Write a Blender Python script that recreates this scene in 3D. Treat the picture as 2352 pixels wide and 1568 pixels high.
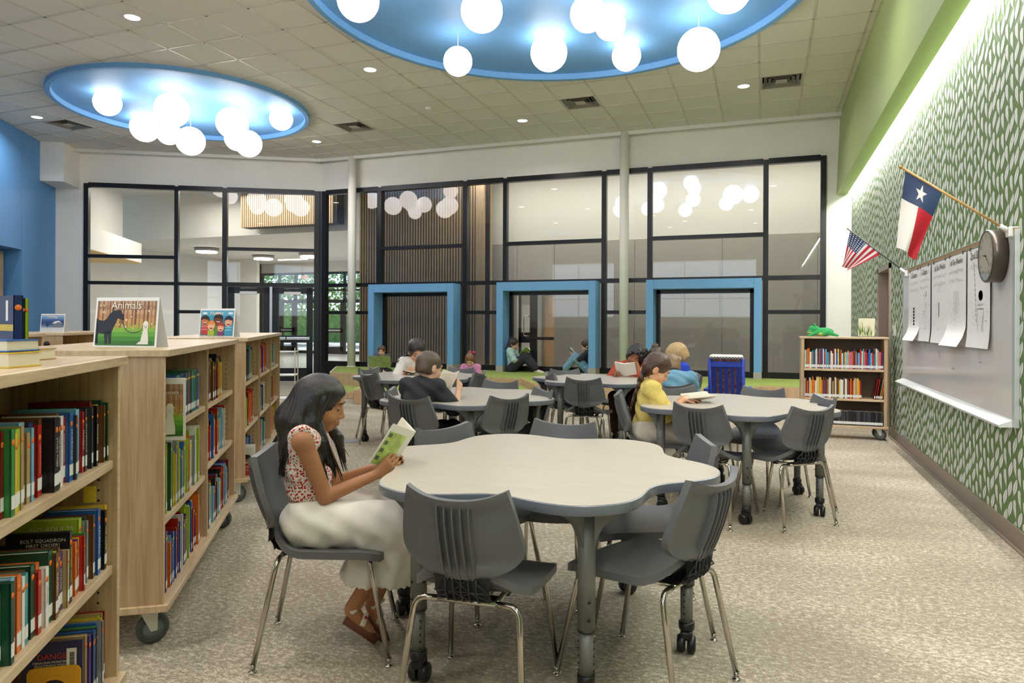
import bpy, bmesh, math, random
import numpy as np
from mathutils import Vector, Matrix

for _o in list(bpy.data.objects): bpy.data.objects.remove(_o)
SC = bpy.context.scene
COL = SC.collection
PI = math.pi
R = math.radians

# ---------------------------------------------------------------- camera
YAW = .3477; FPX = 1598.2; HY = 743.47; ROLL = .0045; EYE = 1.30
_s, _c = math.sin(YAW), math.cos(YAW); _cr, _sr = math.cos(ROLL), math.sin(ROLL)
def _setup_camera():
    cd = bpy.data.cameras.new('camera'); co = bpy.data.objects.new('camera', cd); COL.objects.link(co)
    right = Vector((_c, _s, 0)); up = Vector((0, 0, 1)); fwd = Vector((-_s, _c, 0))
    x = right*_cr + up*_sr; y = up*_cr - right*_sr; z = -fwd
    m = Matrix((x, y, z)).transposed().to_4x4(); m.translation = (0, 0, EYE)
    co.matrix_world = m
    cd.sensor_width = 36; cd.lens = FPX/2352*36; cd.shift_y = (HY-784)/2352
    cd.clip_start = .05; cd.clip_end = 300
    SC.camera = co
_setup_camera()
# ---------------------------------------------------------------- world, exposure, light paths
SC.view_settings.view_transform = 'Standard'; SC.view_settings.look = 'None'
SC.view_settings.gamma = 1; SC.view_settings.use_curve_mapping = False
SC.view_settings.exposure = 0.0
W = bpy.data.worlds.new('world'); SC.world = W; W.use_nodes = True
_nt = W.node_tree; _nt.nodes.clear()
_out = _nt.nodes.new('ShaderNodeOutputWorld'); _bg = _nt.nodes.new('ShaderNodeBackground')
_sky = _nt.nodes.new('ShaderNodeTexSky'); _sky.sky_type = 'HOSEK_WILKIE'; _sky.turbidity = 3.5
_sky.sun_direction = Vector((-.4, .5, .75)).normalized()
_bg.inputs['Strength'].default_value = 6.0
_nt.links.new(_sky.outputs[0], _bg.inputs[0]); _nt.links.new(_bg.outputs[0], _out.inputs[0])
SC.cycles.max_bounces = 6; SC.cycles.diffuse_bounces = 4; SC.cycles.glossy_bounces = 3
SC.cycles.transmission_bounces = 3; SC.cycles.transparent_max_bounces = 10
SC.cycles.caustics_reflective = False; SC.cycles.caustics_refractive = False
SC.cycles.sample_clamp_indirect = 4.0

def area(name, loc, rot, sx, sy, power, color=(1, .97, .92), shape='RECTANGLE', spread=180):
    l = bpy.data.lights.new(name, 'AREA'); l.shape = shape; l.size = sx; l.size_y = sy
    l.energy = power; l.color = color; l.spread = R(spread)
    o = bpy.data.objects.new(name, l); COL.objects.link(o); o.location = loc; o.rotation_euler = rot
    return o
# daylight through the window wall behind the photographer
area('daylight', (-2.4, -2.75, 2.75), (R(90), 0, 0), 4.2, 2.3, 70, (.86, .93, 1))
area('daylight', (-7.6, -2.75, 2.75), (R(90), 0, 0), 3.2, 2.3, 50, (.86, .93, 1))
# led strip of the cove above the leaf wallpaper
area('cove_strip_light', (1.362, 5.5, 3.565), (0, R(-22), 0), .05, 15, 330, (1, .98, .94))
# area lights behind the glass; the lobby pair is added to brighten the lobby
area('corridor_light', (-2.5, 14.2, 4.8), (0, 0, 0), 8, .5, 150)
area('lobby_light', (-13.2, 14.8, 4.9), (0, 0, 0), 5.0, 2.0, 240)
area('lobby_light', (-14.5, 21.0, 3.35), (0, 0, 0), 7.0, 4.0, 420, (.92, .96, 1))
area('classroom_light', (-3.5, 16.6, 2.9), (0, 0, 0), 2.4, .6, 60)

# ---------------------------------------------------------------- pixel -> place helpers (2352 x 1568 frame)
def ray(x, y):
    a = x-1176; b = y-HY
    u = (a*_cr+b*_sr)/FPX; v = -(-a*_sr+b*_cr)/FPX
    return Vector((u*_c-_s, _c+u*_s, v))
def onz(x, y, z):
    r = ray(x, y); t = (z-EYE)/r.z; return Vector((r.x*t, r.y*t, z))
def onY(x, y, Y):
    r = ray(x, y); t = Y/r.y; return Vector((r.x*t, Y, EYE+r.z*t))
def onX(x, y, X):
    r = ray(x, y); t = X/r.x; return Vector((X, r.y*t, EYE+r.z*t))
def at(x, y, d):
    r = ray(x, y); return Vector((r.x*d, r.y*d, EYE+r.z*d))
def dist(x, y): return -x*_s+y*_c

# ---------------------------------------------------------------- materials
def lin(c):
    if isinstance(c, str):
        c = tuple(int(c[i:i+2], 16)/255 for i in (0, 2, 4))
    return tuple(((v+.055)/1.055)**2.4 if v > .04045 else v/12.92 for v in c[:3])
_M = {}
def mat(name, color=None, rough=.6, metal=0, emit=None, estr=0, spec=.5, alpha=1, trans=0, noise=0, nscale=8, bump=0, bscale=60, stretch=None, c2=None, coat=0):
    if name in _M: return _M[name]
    m = bpy.data.materials.new(name); m.use_nodes = True; nt = m.node_tree; b = nt.nodes['Principled BSDF']
    col = lin(color) if color is not None else (.8, .8, .8)
    b.inputs['Base Color'].default_value = (*col, 1); b.inputs['Roughness'].default_value = rough
    b.inputs['Metallic'].default_value = metal; b.inputs['Specular IOR Level'].default_value = spec
    b.inputs['Coat Weight'].default_value = coat
    if trans: b.inputs['Transmission Weight'].default_value = trans
    if emit is not None:
        b.inputs['Emission Color'].default_value = (*lin(emit), 1); b.inputs['Emission Strength'].default_value = estr
    if noise or bump:
        tc = nt.nodes.new('ShaderNodeTexCoord'); mp = nt.nodes.new('ShaderNodeMapping')
        nt.links.new(tc.outputs['Object'], mp.inputs[0])
        if stretch: mp.inputs['Scale'].default_value = stretch
    if noise or c2:
        n = nt.nodes.new('ShaderNodeTexNoise'); n.inputs['Scale'].default_value = nscale; n.inputs['Detail'].default_value = 5
        nt.links.new(mp.outputs[0], n.inputs[0])
        rp = nt.nodes.new('ShaderNodeValToRGB'); rp.color_ramp.elements[0].position = .3; rp.color_ramp.elements[1].position = .7
        a = lin(c2) if c2 else tuple(v*(1-noise) for v in col)
        bb = col if c2 else tuple(min(1, v*(1+noise)) for v in col)
        rp.color_ramp.elements[0].color = (*a, 1); rp.color_ramp.elements[1].color = (*bb, 1)
        nt.links.new(n.outputs['Fac'], rp.inputs[0]); nt.links.new(rp.outputs[0], b.inputs['Base Color'])
    if bump:
        n2 = nt.nodes.new('ShaderNodeTexNoise'); n2.inputs['Scale'].default_value = bscale; n2.inputs['Detail'].default_value = 4
        nt.links.new(mp.outputs[0], n2.inputs[0])
        bp = nt.nodes.new('ShaderNodeBump'); bp.inputs['Strength'].default_value = bump; bp.inputs['Distance'].default_value = .01
        nt.links.new(n2.outputs['Fac'], bp.inputs['Height']); nt.links.new(bp.outputs[0], b.inputs['Normal'])
    _M[name] = m; return m
def glass_mat(name, tint=(1, 1, 1), refl=1.0):
    if name in _M: return _M[name]
    m = bpy.data.materials.new(name); m.use_nodes = True; nt = m.node_tree; nt.nodes.clear()
    o = nt.nodes.new('ShaderNodeOutputMaterial'); mx = nt.nodes.new('ShaderNodeMixShader')
    t = nt.nodes.new('ShaderNodeBsdfTransparent'); t.inputs[0].default_value = (*tint, 1)
    g = nt.nodes.new('ShaderNodeBsdfGlossy'); g.inputs['Roughness'].default_value = 0.0
    f = nt.nodes.new('ShaderNodeFresnel'); f.inputs[0].default_value = 1.5
    k = nt.nodes.new('ShaderNodeMath'); k.operation = 'MULTIPLY'; k.inputs[1].default_value = refl
    nt.links.new(f.outputs[0], k.inputs[0]); nt.links.new(k.outputs[0], mx.inputs[0])
    nt.links.new(t.outputs[0], mx.inputs[1]); nt.links.new(g.outputs[0], mx.inputs[2]); nt.links.new(mx.outputs[0], o.inputs[0])
    _M[name] = m; return m
def wood_mat(name, dark, light, sc=(6, 6, .9), rough=.42, coord='Object', rot=0):
    if name in _M: return _M[name]
    m = bpy.data.materials.new(name); m.use_nodes = True; nt = m.node_tree; b = nt.nodes['Principled BSDF']
    tc = nt.nodes.new('ShaderNodeTexCoord'); mp = nt.nodes.new('ShaderNodeMapping'); mp.inputs['Scale'].default_value = sc
    nt.links.new(tc.outputs[coord], mp.inputs[0])
    n = nt.nodes.new('ShaderNodeTexNoise'); n.inputs['Scale'].default_value = 3.0; n.inputs['Detail'].default_value = 3; n.inputs['Distortion'].default_value = .6
    nt.links.new(mp.outputs[0], n.inputs[0])
    mp2 = nt.nodes.new('ShaderNodeMapping'); mp2.inputs['Scale'].default_value = tuple(v*9 if v > 3 else v*2 for v in sc)
    nt.links.new(tc.outputs[coord], mp2.inputs[0])
    n2 = nt.nodes.new('ShaderNodeTexNoise'); n2.inputs['Scale'].default_value = 3.0; n2.inputs['Detail'].default_value = 2
    nt.links.new(mp2.outputs[0], n2.inputs[0])
    ad = nt.nodes.new('ShaderNodeMath'); ad.operation = 'MULTIPLY_ADD'; ad.inputs[1].default_value = .45; 
    nt.links.new(n2.outputs['Fac'], ad.inputs[0])
    ml = nt.nodes.new('ShaderNodeMath'); ml.operation = 'MULTIPLY'; ml.inputs[1].default_value = .55
    nt.links.new(n.outputs['Fac'], ml.inputs[0]); nt.links.new(ml.outputs[0], ad.inputs[2])
    rp = nt.nodes.new('ShaderNodeValToRGB'); rp.color_ramp.elements[0].position = .36; rp.color_ramp.elements[1].position = .62
    rp.color_ramp.elements[0].color = (*lin(dark), 1); rp.color_ramp.elements[1].color = (*lin(light), 1)
    nt.links.new(ad.outputs[0], rp.inputs[0]); nt.links.new(rp.outputs[0], b.inputs['Base Color'])
    b.inputs['Roughness'].default_value = rough
    _M[name] = m; return m
def carpet_mat():
    m = bpy.data.materials.new('carpet'); m.use_nodes = True; nt = m.node_tree; b = nt.nodes['Principled BSDF']
    tc = nt.nodes.new('ShaderNodeTexCoord')
    def nz(scale, sc, det=6, rough=.6):
        mp = nt.nodes.new('ShaderNodeMapping'); mp.inputs['Scale'].default_value = sc; nt.links.new(tc.outputs['Object'], mp.inputs[0])
        n = nt.nodes.new('ShaderNodeTexNoise'); n.inputs['Scale'].default_value = scale; n.inputs['Detail'].default_value = det; n.inputs['Roughness'].default_value = rough
        nt.links.new(mp.outputs[0], n.inputs[0]); return n
    a = nz(42, (.8, 1.25, 1), 9, .85); d = nz(1.8, (.5, 1, 1), 3, .5); f = nz(170, (.6, 1.2, 1), 3, .7)
    m1 = nt.nodes.new('ShaderNodeMath'); m1.operation = 'MULTIPLY_ADD'; m1.inputs[1].default_value = .22
    nt.links.new(d.outputs['Fac'], m1.inputs[0]); nt.links.new(a.outputs['Fac'], m1.inputs[2])
    m2 = nt.nodes.new('ShaderNodeMath'); m2.operation = 'MULTIPLY_ADD'; m2.inputs[1].default_value = .42
    nt.links.new(f.outputs['Fac'], m2.inputs[0]); nt.links.new(m1.outputs[0], m2.inputs[2])
    rp = nt.nodes.new('ShaderNodeValToRGB'); e = rp.color_ramp.elements
    e[0].position = .70; e[0].color = (*lin('8d8272'), 1); e[1].position = .915; e[1].color = (*lin('ddd3c0'), 1)
    x = e.new(.80); x.color = (*lin('9f9482'), 1)
    x = e.new(.85); x.color = (*lin('aba08d'), 1)
    nt.links.new(m2.outputs[0], rp.inputs[0]); nt.links.new(rp.outputs[0], b.inputs['Base Color'])
    b.inputs['Roughness'].default_value = .95; b.inputs['Specular IOR Level'].default_value = .1
    bp = nt.nodes.new('ShaderNodeBump'); bp.inputs['Strength'].default_value = .35; bp.inputs['Distance'].default_value = .004
    nt.links.new(m2.outputs[0], bp.inputs['Height']); nt.links.new(bp.outputs[0], b.inputs['Normal'])
    return m

OAK = wood_mat('oak_laminate', 'a98b6b', 'ccb08c', (14, 14, .8))
OAKH = wood_mat('oak_laminate_edge', 'c6a67e', 'e2c9a4', (3, 3, 14), .4)
OAKTOP = wood_mat('oak_top', 'c2a380', 'dfc7a3', (1.2, 14, 6), .3)
SLATW = wood_mat('slat_wood', '9d8468', 'bfa685', (20, 20, .8), .5)
WHITE = mat('white_paint', 'f2eee6', .7, noise=.02, nscale=2)
CEILM = mat('ceiling_tile', 'efe8dc', .9, noise=.03, nscale=180, bump=.15, bscale=300)
GRIDM = mat('ceiling_grid', 'd6cdbd', .35, spec=.6)
BLACKM = mat('black_aluminium', '1c1c20', .32, .3)
BLUEP = mat('blue_paint', '74acdd', .55, noise=.02, nscale=1.5)
BLUEW = mat('blue_wall', '5c96cf', .5, noise=.03, nscale=1.2)
BLUEC = mat('blue_cove', '70a8dc', .55)
GREENP = mat('green_paint', 'a3b274', .5, noise=.02, nscale=1.5)
WALLG = mat('wallpaper_green', '607d42', .6, noise=.05, nscale=2)
LEAFW = mat('leaf_print', 'e9ebe2', .6)
TAUPE = mat('rubber_base', '8d7f72', .5)
TURF = mat('turf_green', '9cac54', .95, noise=.16, nscale=60, bump=.5, bscale=220, c2=None)
CHROME = mat('chrome', 'c9c4bc', .12, 1)
CHAIRG = mat('chair_plastic', '67686a', .38, noise=.03, nscale=3, bump=.05, bscale=400)
CHAIRD = mat('chair_plastic_dark', '2a2b2e', .45)
TABTOP = wood_mat('table_laminate', 'c0b6a9', 'cdc4b7', (1.5, 26, 3), .28)
TABEDGE = mat('table_edge', '777d88', .3)
STEELG = mat('table_leg_grey', '74746f', .4, .2)
BLACKP = mat('black_plastic', '141416', .35)
GLASS = glass_mat('window_glass', (.95, .97, .96), 2.0)
GLASS1 = glass_mat('clear_cover', (.97, .97, .96), .35)
GLOBE = mat('globe_glass', 'ffffff', .4, emit='fff6ef', estr=7.5)
LAMPE = mat('downlight_lens', 'ffffff', .4, emit='fff8ea', estr=14)
LEDE = mat('led_lens', 'ffffff', .4, emit='fffbf0', estr=7)
METW = mat('white_metal', 'e6e4df', .35, .1)
ALU = mat('brushed_aluminium', 'b9bcc0', .3, .8)
PAPER = mat('paper', 'f1eee8', .7, noise=.02, nscale=6)
WBOARD = mat('whiteboard_surface', 'dcd8d4', .12, noise=.015, nscale=1)
RUBBER = mat('rubber_grey', '4b4f4e', .6)
WHEELG = mat('wheel_grey', '7d8886', .45)

# ---------------------------------------------------------------- object helpers
def tag(o, label=None, cat=None, group=None, kind=None):
    if label: o['label'] = label
    if cat: o['category'] = cat
    if group: o['group'] = group
    if kind: o['kind'] = kind
    return o
def empty(name, loc=(0, 0, 0), rz=0, label=None, cat=None, group=None, kind=None):
    o = bpy.data.objects.new(name, None); COL.objects.link(o); o.location = loc; o.rotation_euler = (0, 0, rz)
    o.empty_display_size = .05
    return tag(o, label, cat, group, kind)
def link(name, me, parent=None, loc=None, rot=None):
    o = bpy.data.objects.new(name, me); COL.objects.link(o)
    if parent is not None: o.parent = parent
    if loc is not None: o.location = loc
    if rot is not None: o.rotation_euler = rot
    return o
class MB:
    """collects shapes, builds one mesh"""
    def __init__(s): s.v = []; s.f = []; s.m = []; s.mats = []; s.sm = []
    def mi(s, m):
        if m not in s.mats: s.mats.append(m)
        return s.mats.index(m)
    def add(s, vs, fs, m=None, smooth=False, T=None):
        o = len(s.v)
        s.v += [tuple(T @ Vector(v)) if T is not None else tuple(v) for v in vs]
        s.f += [tuple(i+o for i in f) for f in fs]
        k = s.mi(m) if m is not None else 0
        s.m += [k]*len(fs); s.sm += [smooth]*len(fs); return s
    def box(s, a, b, m=None, T=None):
        x0, y0, z0 = a; x1, y1, z1 = b
        x0, x1 = min(x0, x1), max(x0, x1); y0, y1 = min(y0, y1), max(y0, y1); z0, z1 = min(z0, z1), max(z0, z1)
        v = [(x0,y0,z0),(x1,y0,z0),(x1,y1,z0),(x0,y1,z0),(x0,y0,z1),(x1,y0,z1),(x1,y1,z1),(x0,y1,z1)]
        return s.add(v, [(0,3,2,1),(4,5,6,7),(0,1,5,4),(1,2,6,5),(2,3,7,6),(3,0,4,7)], m, False, T)
    def bbox(s, a, b, r, m=None, T=None):
        """box with chamfered edges"""
        x0, y0, z0 = [min(p, q) for p, q in zip(a, b)]; x1, y1, z1 = [max(p, q) for p, q in zip(a, b)]
        r = min(r, (x1-x0)/2.01, (y1-y0)/2.01, (z1-z0)/2.01)
        bm = bmesh.new(); bmesh.ops.create_cube(bm, size=1)
        for v in bm.verts: v.co = ((x0+x1)/2+v.co.x*(x1-x0), (y0+y1)/2+v.co.y*(y1-y0), (z0+z1)/2+v.co.z*(z1-z0))
        bmesh.ops.bevel(bm, geom=bm.edges[:], offset=r, segments=2, affect='EDGES', profile=.5)
        bm.verts.index_update()
        s.add([v.co[:] for v in bm.verts], [[v.index for v in f.verts] for f in bm.faces], m, False, T); bm.free(); return s
    def prism(s, poly, z0, z1, m=None, T=None):
        n = len(poly); v = [(p[0], p[1], z0) for p in poly]+[(p[0], p[1], z1) for p in poly]
        f = [tuple(range(n-1, -1, -1)), tuple(range(n, 2*n))]+[(i, (i+1) % n, (i+1) % n+n, i+n) for i in range(n)]
        return s.add(v, f, m, False, T)
    def tube(s, pts, r, seg=10, m=None, cap=True, T=None):
        pts = [Vector(p) for p in pts]; n = len(pts); rr = r if hasattr(r, '__len__') else [r]*n
        vs = []; fs = []; prev = None
        for i, p in enumerate(pts):
            t = (pts[min(i+1, n-1)]-pts[max(i-1, 0)]).normalized()
            if prev is None:
                a = Vector((0, 0, 1)) if abs(t.z) < .9 else Vector((1, 0, 0)); u = t.cross(a).normalized()
            else:
                u = (prev-t*prev.dot(t)).normalized()
            prev = u; w = t.cross(u)
            for k in range(seg):
                an = 2*PI*k/seg; vs.append(p+(u*math.cos(an)+w*math.sin(an))*rr[i])
        for i in range(n-1):
            for k in range(seg):
                a = i*seg+k; b = i*seg+(k+1) % seg; fs.append((a, b, b+seg, a+seg))
        if cap: fs.append(tuple(range(seg-1, -1, -1))); fs.append(tuple(range((n-1)*seg, n*seg)))
        return s.add(vs, fs, m, True, T)
    def lathe(s, prof, seg=20, m=None, T=None, smooth=True):
        vs = []; fs = []; n = len(prof)
        for (r, z) in prof:
            for k in range(seg):
                an = 2*PI*k/seg; vs.append((r*math.cos(an), r*math.sin(an), z))
        for i in range(n-1):
            for k in range(seg):
                a = i*seg+k; b = i*seg+(k+1) % seg; fs.append((a, b, b+seg, a+seg))
        if prof[0][0] > 1e-5: fs.append(tuple(range(seg-1, -1, -1)))
        if prof[-1][0] > 1e-5: fs.append(tuple(range((n-1)*seg, n*seg)))
        return s.add(vs, fs, m, smooth, T)
    def ball(s, c, r, m=None, seg=16, rings=10, T=None):
        rx, ry, rz = r if hasattr(r, '__len__') else (r, r, r)
        vs = [(c[0], c[1], c[2]-rz)]; fs = []
        for i in range(1, rings):
            th = PI*i/rings-PI/2
            for k in range(seg):
                an = 2*PI*k/seg; vs.append((c[0]+rx*math.cos(th)*math.cos(an), c[1]+ry*math.cos(th)*math.sin(an), c[2]+rz*math.sin(th)))
        vs.append((c[0], c[1], c[2]+rz)); e = len(vs)-1
        for k in range(seg): fs.append((0, 1+(k+1) % seg, 1+k)); fs.append((e, e-seg+k, e-seg+(k+1) % seg))
        for i in range(rings-2):
            for k in range(seg):
                a = 1+i*seg+k; b = 1+i*seg+(k+1) % seg; fs.append((a, b, b+seg, a+seg))
        return s.add(vs, fs, m, True, T)
    def mesh(s, name='m'):
        me = bpy.data.meshes.new(name); me.from_pydata(s.v, [], s.f)
        for m in s.mats: me.materials.append(m)
        if len(s.mats) > 1: me.polygons.foreach_set('material_index', s.m)
        me.polygons.foreach_set('use_smooth', s.sm); me.update(); return me
    def build(s, name, parent=None, m=None, **k):
        if m is not None and not s.mats: s.mats = [m]
        return link(name, s.mesh(name), parent, **k)
def smooth_by_angle(me, ang=40):
    me.polygons.foreach_set('use_smooth', [True]*len(me.polygons))
    bm = bmesh.new(); bm.from_mesh(me)
    for e in bm.edges:
        if len(e.link_faces) == 2 and e.calc_face_angle(0) > R(ang): e.smooth = False
    bm.to_mesh(me); bm.free()
def box(name, a, b, m, parent=None): return MB().box(a, b, m).build(name, parent)
def copy_tree(o, parent=None):
    c = o.copy(); COL.objects.link(c); c.parent = parent
    for ch in [x for x in o.children]: copy_tree(ch, c)
    return c
def text(body, name, parent, m, size, mtx, align='CENTER', ext=0, maxw=None):
    cu = bpy.data.curves.new(name, 'FONT'); cu.body = body; cu.size = size; cu.align_x = align; cu.align_y = 'CENTER'
    cu.extrude = ext; cu.resolution_u = 2; cu.materials.append(m)
    o = bpy.data.objects.new(name, cu); COL.objects.link(o); o.parent = parent; o.matrix_local = mtx; return o
def frame_m(origin, xd, yd):
    """matrix with local x along xd, y along yd"""
    x = Vector(xd).normalized(); y = Vector(yd).normalized(); z = x.cross(y)
    m = Matrix((x, y, z)).transposed().to_4x4(); m.translation = origin; return m
# ================================================================ SETTING
CZ = 4.90; BY = 13.18; TOPZ = 4.234; PZ = .35
def wx(Y): return 1.40       # face of the right wall
CORN = Vector((-9.29, BY, 0)); DW = Vector((-4.26, -2.41, 0)).normalized(); DWL = 4.86
DN = Vector((DW.y, -DW.x, 0))            # points into the room?
if DN.dot(Vector((0, 0, 0))-CORN) < 0: DN = -DN
LEND = CORN+DW*DWL
BLP = Vector((-12.76, 8.503, 0)); BLD = Vector((-14.02, 10.47, 0))-BLP; BLD.normalize()
BLN = Vector((BLD.y, -BLD.x, 0)); BLN = -BLN if BLN.dot(-BLP) < 0 else BLN
BCOR = Vector((-14.36, 11.0, 0))

# floor
fl = MB().prism([(-16, -3), (1.5, -3), (1.5, BY), (-9.29, BY), (-14.6, 10.2), (-16, 9)], -.05, 0, carpet_mat()).build('floor')
tag(fl, 'beige mottled carpet floor with pale flecks', kind='structure')
lobf = MB().prism([(-30, 28), (-9.35, 28), (-2, 28), (1.9, 28), (1.9, BY+.01), (-9.29, BY+.01), (-14.6, 10.21), (-30, 10.2)], -.06, -.005, mat('lobby_floor', 'b9b3a8', .18, noise=.06, nscale=3)).build('floor')
tag(lobf, 'pale polished lobby floor behind the glass', kind='structure')

# right wall, with the recess of the wood door
g0 = onX(2018, 900, 1.40).y; g1 = onX(2046, 900, 1.40).y     # door opening in the wall (far, near)
dtop = onX(2030, 612, 1.40).z
m = MB()
m.box((1.40, -3, 0), (1.6, g1, CZ+.3), WALLG); m.box((1.40, g0, 0), (1.6, BY+.2, CZ+.3), WALLG); m.box((1.40, g1, dtop), (1.6, g0, CZ+.3), WALLG)
rw = m.build('wall_right'); tag(rw, 'green wall papered with white leaf print', kind='structure')
dr = empty('door_3', (1.40, (g0+g1)/2, 0)); tag(dr, 'wood door in a taupe frame in the leaf wall', kind='structure')
hw = abs(g0-g1)/2
MB().box((-.02, -hw, 0), (.16, -hw+.06, dtop)).box((-.02, hw-.06, 0), (.16, hw, dtop)).box((-.02, -hw, dtop-.06), (.16, hw, dtop)).build('door_frame', dr, mat('door_frame_taupe', 'a3968a', .5))
MB().box((.09, -hw+.06, 0), (.13, hw-.06, dtop-.06)).build('door_leaf', dr, wood_mat('door_wood', '8f6a49', 'a98560', (14, 14, .8)))
sw = MB().bbox((1.385, g1-.32, 1.18), (1.40, g1-.22, 1.30), .004, METW).build('light_switch'); tag(sw, 'white wall switch beside the wood door in the leaf wall', 'switch')
# baseboards
for nm, a, b in (('baseboard_right', -3, g1), ('baseboard_right', g0, BY)):
    o = MB().box((1.388, a, 0), (1.40, b, .12), TAUPE).box((1.372, a, 0), (1.40, b, .012), TAUPE).build(nm); tag(o, 'taupe rubber base along the leaf wall', kind='structure')

# printed leaves: thousands of small shapes, one piece of stuff on the wall
def leaf_print():
    rnd = random.Random(5); V = []; F = []
    def feather(w, h, lean):
        L = []; n = 6
        for k in range(n+1):
            t = k/n; y = (t-.5)*h; L.append((lean*(t-.5)*h*.9, y, w*math.sin(PI*min(1, t*.92+.06))**.6))
        return L
    def leafshape(oy, oz, w, h, lean, gap, curl, blunt):
        n = 7; c = []
        for k in range(n+1):
            t = k/n
            pr = (min(1, t*2.4+.05)**.7)*(min(1, (1-t)*7)**.5+.02) if blunt else max(.04, math.sin(PI*(t*.92+.05)))**.85
            c.append((oy+lean*(t-.5)*h+curl*math.sin(t*PI)*w, oz+(t-.5)*h, w*pr))
        for sgn in (-1, 1):
            b = len(V)
            for k, (y, z, ww) in enumerate(c):
                gi = gap*(1 if 1 <= k <= n-1 else 0)
                V.append((y+sgn*gi, z)); V.append((y+sgn*ww, z))
            for k in range(n):
                q = (b+2*k, b+2*k+1, b+2*k+3, b+2*k+2); F.append(q if sgn < 0 else q[::-1])
        b = len(V); y, z, _ = c[0]
        V.extend([(y-.003, z), (y+.003, z), (y-lean*.03-.006*(1 if blunt else -1), z-.014), (y-lean*.03-.002-.006*(1 if blunt else -1), z-.014)]); F.append((b, b+3, b+2, b+1))
    dy = .086; row = 0; y = 2.3
    while y < BY-.05:
        z = .10+(row % 2)*.055+rnd.uniform(0, .05)
        while z < 3.62:
            k = rnd.random(); near = z < .9
            if k < .5:
                leafshape(y+rnd.uniform(-.006, .006), z, .034, .098, -.50, .0024, .1, False)
            else:
                leafshape(y+rnd.uniform(-.006, .006), z, .0235, .106, .20, .0016, .5, True)
            z += .118 if k < .5 else .128
        y += dy; row += 1
    keep = []
    vs = [(1.3985, a, b) for a, b in V]
    for f in F:
        cy = sum(V[i][0] for i in f)/4; cz = sum(V[i][1] for i in f)/4
        if cz < .122 or (g1-.02 < cy < g0+.02 and cz < dtop+.02) or cz > 3.6: continue
        keep.append(f[::-1])
    me = bpy.data.meshes.new('leaf_print'); me.from_pydata(vs, [], keep); me.materials.append(LEAFW)
    o = link('leaf_print', me, rw); o['kind'] = 'stuff'; o['label'] = 'white printed leaves of the wallpaper'
leaf_print()

# green bulkhead with led cove
X0, X1 = 1.162, 1.335; SZ = 3.55
prof = [(1.215, CZ+.02), (X0, SZ), (X1, SZ), (X1, SZ+.16), (1.40, SZ+.16), (1.40, CZ+.02)]
m = MB(); n = len(prof)
vs = [(x, -3, z) for x, z in prof]+[(x, BY, z) for x, z in prof]
m.add(vs, [tuple(range(n)), tuple(range(2*n-1, n-1, -1))]+[(i, i+n, (i+1) % n+n, (i+1) % n) for i in range(n)], GREENP)
bh = m.build('trim_1'); tag(bh, 'green bulkhead along the top of the leaf wall', kind='structure')
led = MB().box((X1+.001, -3, SZ+.03), (1.397, BY-.02, SZ+.045), LEDE).build('led_strip', bh); led['label'] = 'glowing strip light in the cove'

# back wall (above glass), right jamb
def wallbox(name, label, boxes, mt, kind='structure'):
    m = MB()
    for a, b in boxes: m.box(a, b, mt)
    return tag(m.build(name), label, kind=kind)
GR = onY(1897, 600, BY).x
wb = wallbox('wall_back', 'off-white wall above and beside the glass wall', [((-9.29, BY, TOPZ), (1.6, BY+.2, CZ+.3)), ((GR, BY, 0), (1.6, BY+.2, TOPZ))], WHITE)
# wall above the door glass
T = frame_m((CORN.x, CORN.y, 0), DW, DN)     # local x along wall to the left, y into the room
z3 = T.col[2].z
m = MB()
def dwbox(mb, x0, x1, y0, y1, z0, z1, mt):
    vs = [CORN+DW*x+DN*y for x, y in ((x0, y0), (x1, y0), (x1, y1), (x0, y1))]
    mb.prism([(v.x, v.y) for v in vs], z0, z1, mt)
dwbox(m, -.05, DWL+1.6, -.2, 0, TOPZ, CZ+.3, WHITE); dwbox(m, DWL, DWL+1.6, -.2, 0, 0, TOPZ, WHITE)
wl = m.build('wall_left'); tag(wl, 'off-white wall over the entrance glazing', kind='structure')
# soffit box at the left end of the door wall
m = MB()
b0 = onz(127, 345, CZ); zb = 4.12
dwbox(m, DWL+.12, DWL+1.6, 0, .75, zb, CZ+.1, WHITE)
tag(m.build('trim_2'), 'white boxed soffit between the blue wall and entrance glazing', kind='structure')
# blue wall with niche
NP0 = BLP+BLD*.85; 
def blbox(mb, s0, s1, y0, y1, z0, z1, mt):
    vs = [BLP+BLD*x+BLN*y for x, y in ((s0, y0), (s1, y0), (s1, y1), (s0, y1))]
    mb.prism([(v.x, v.y) for v in vs], z0, z1, mt)
m = MB()
NZ = 2.66; n1 = .85
blbox(m, n1, 3.3, -.2, 0, 0, CZ+.3, BLUEW); blbox(m, -2.2, n1, -.2, 0, NZ, CZ+.3, BLUEW)
blbox(m, -2.2, n1, -.62, -.6, 0, NZ+.1, BLUEW); blbox(m, n1-.001, n1+.05, -.62, -.2, 0, NZ, BLUEW); blbox(m, -2.2, n1, -.62, -.2, NZ, NZ+.05, BLUEW)
blbox(m, -7.5, -2.2, -.2, 0, 0, CZ+.3, BLUEW)
tag(m.build('wall_left'), 'blue painted wall with a recessed niche', kind='structure')
m = MB(); blbox(m, .843, .849, .0, .002, NZ, CZ, mat('joint_line', '4f83b8', .6)); tag(m.build('trim_3'), 'control joint in the blue wall', kind='structure')
oc = empty('storage_cabinet', BLP+BLD*0-BLN*.3, 0, 'tall oak cabinet standing in the niche of the blue wall', 'cabinet')
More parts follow.
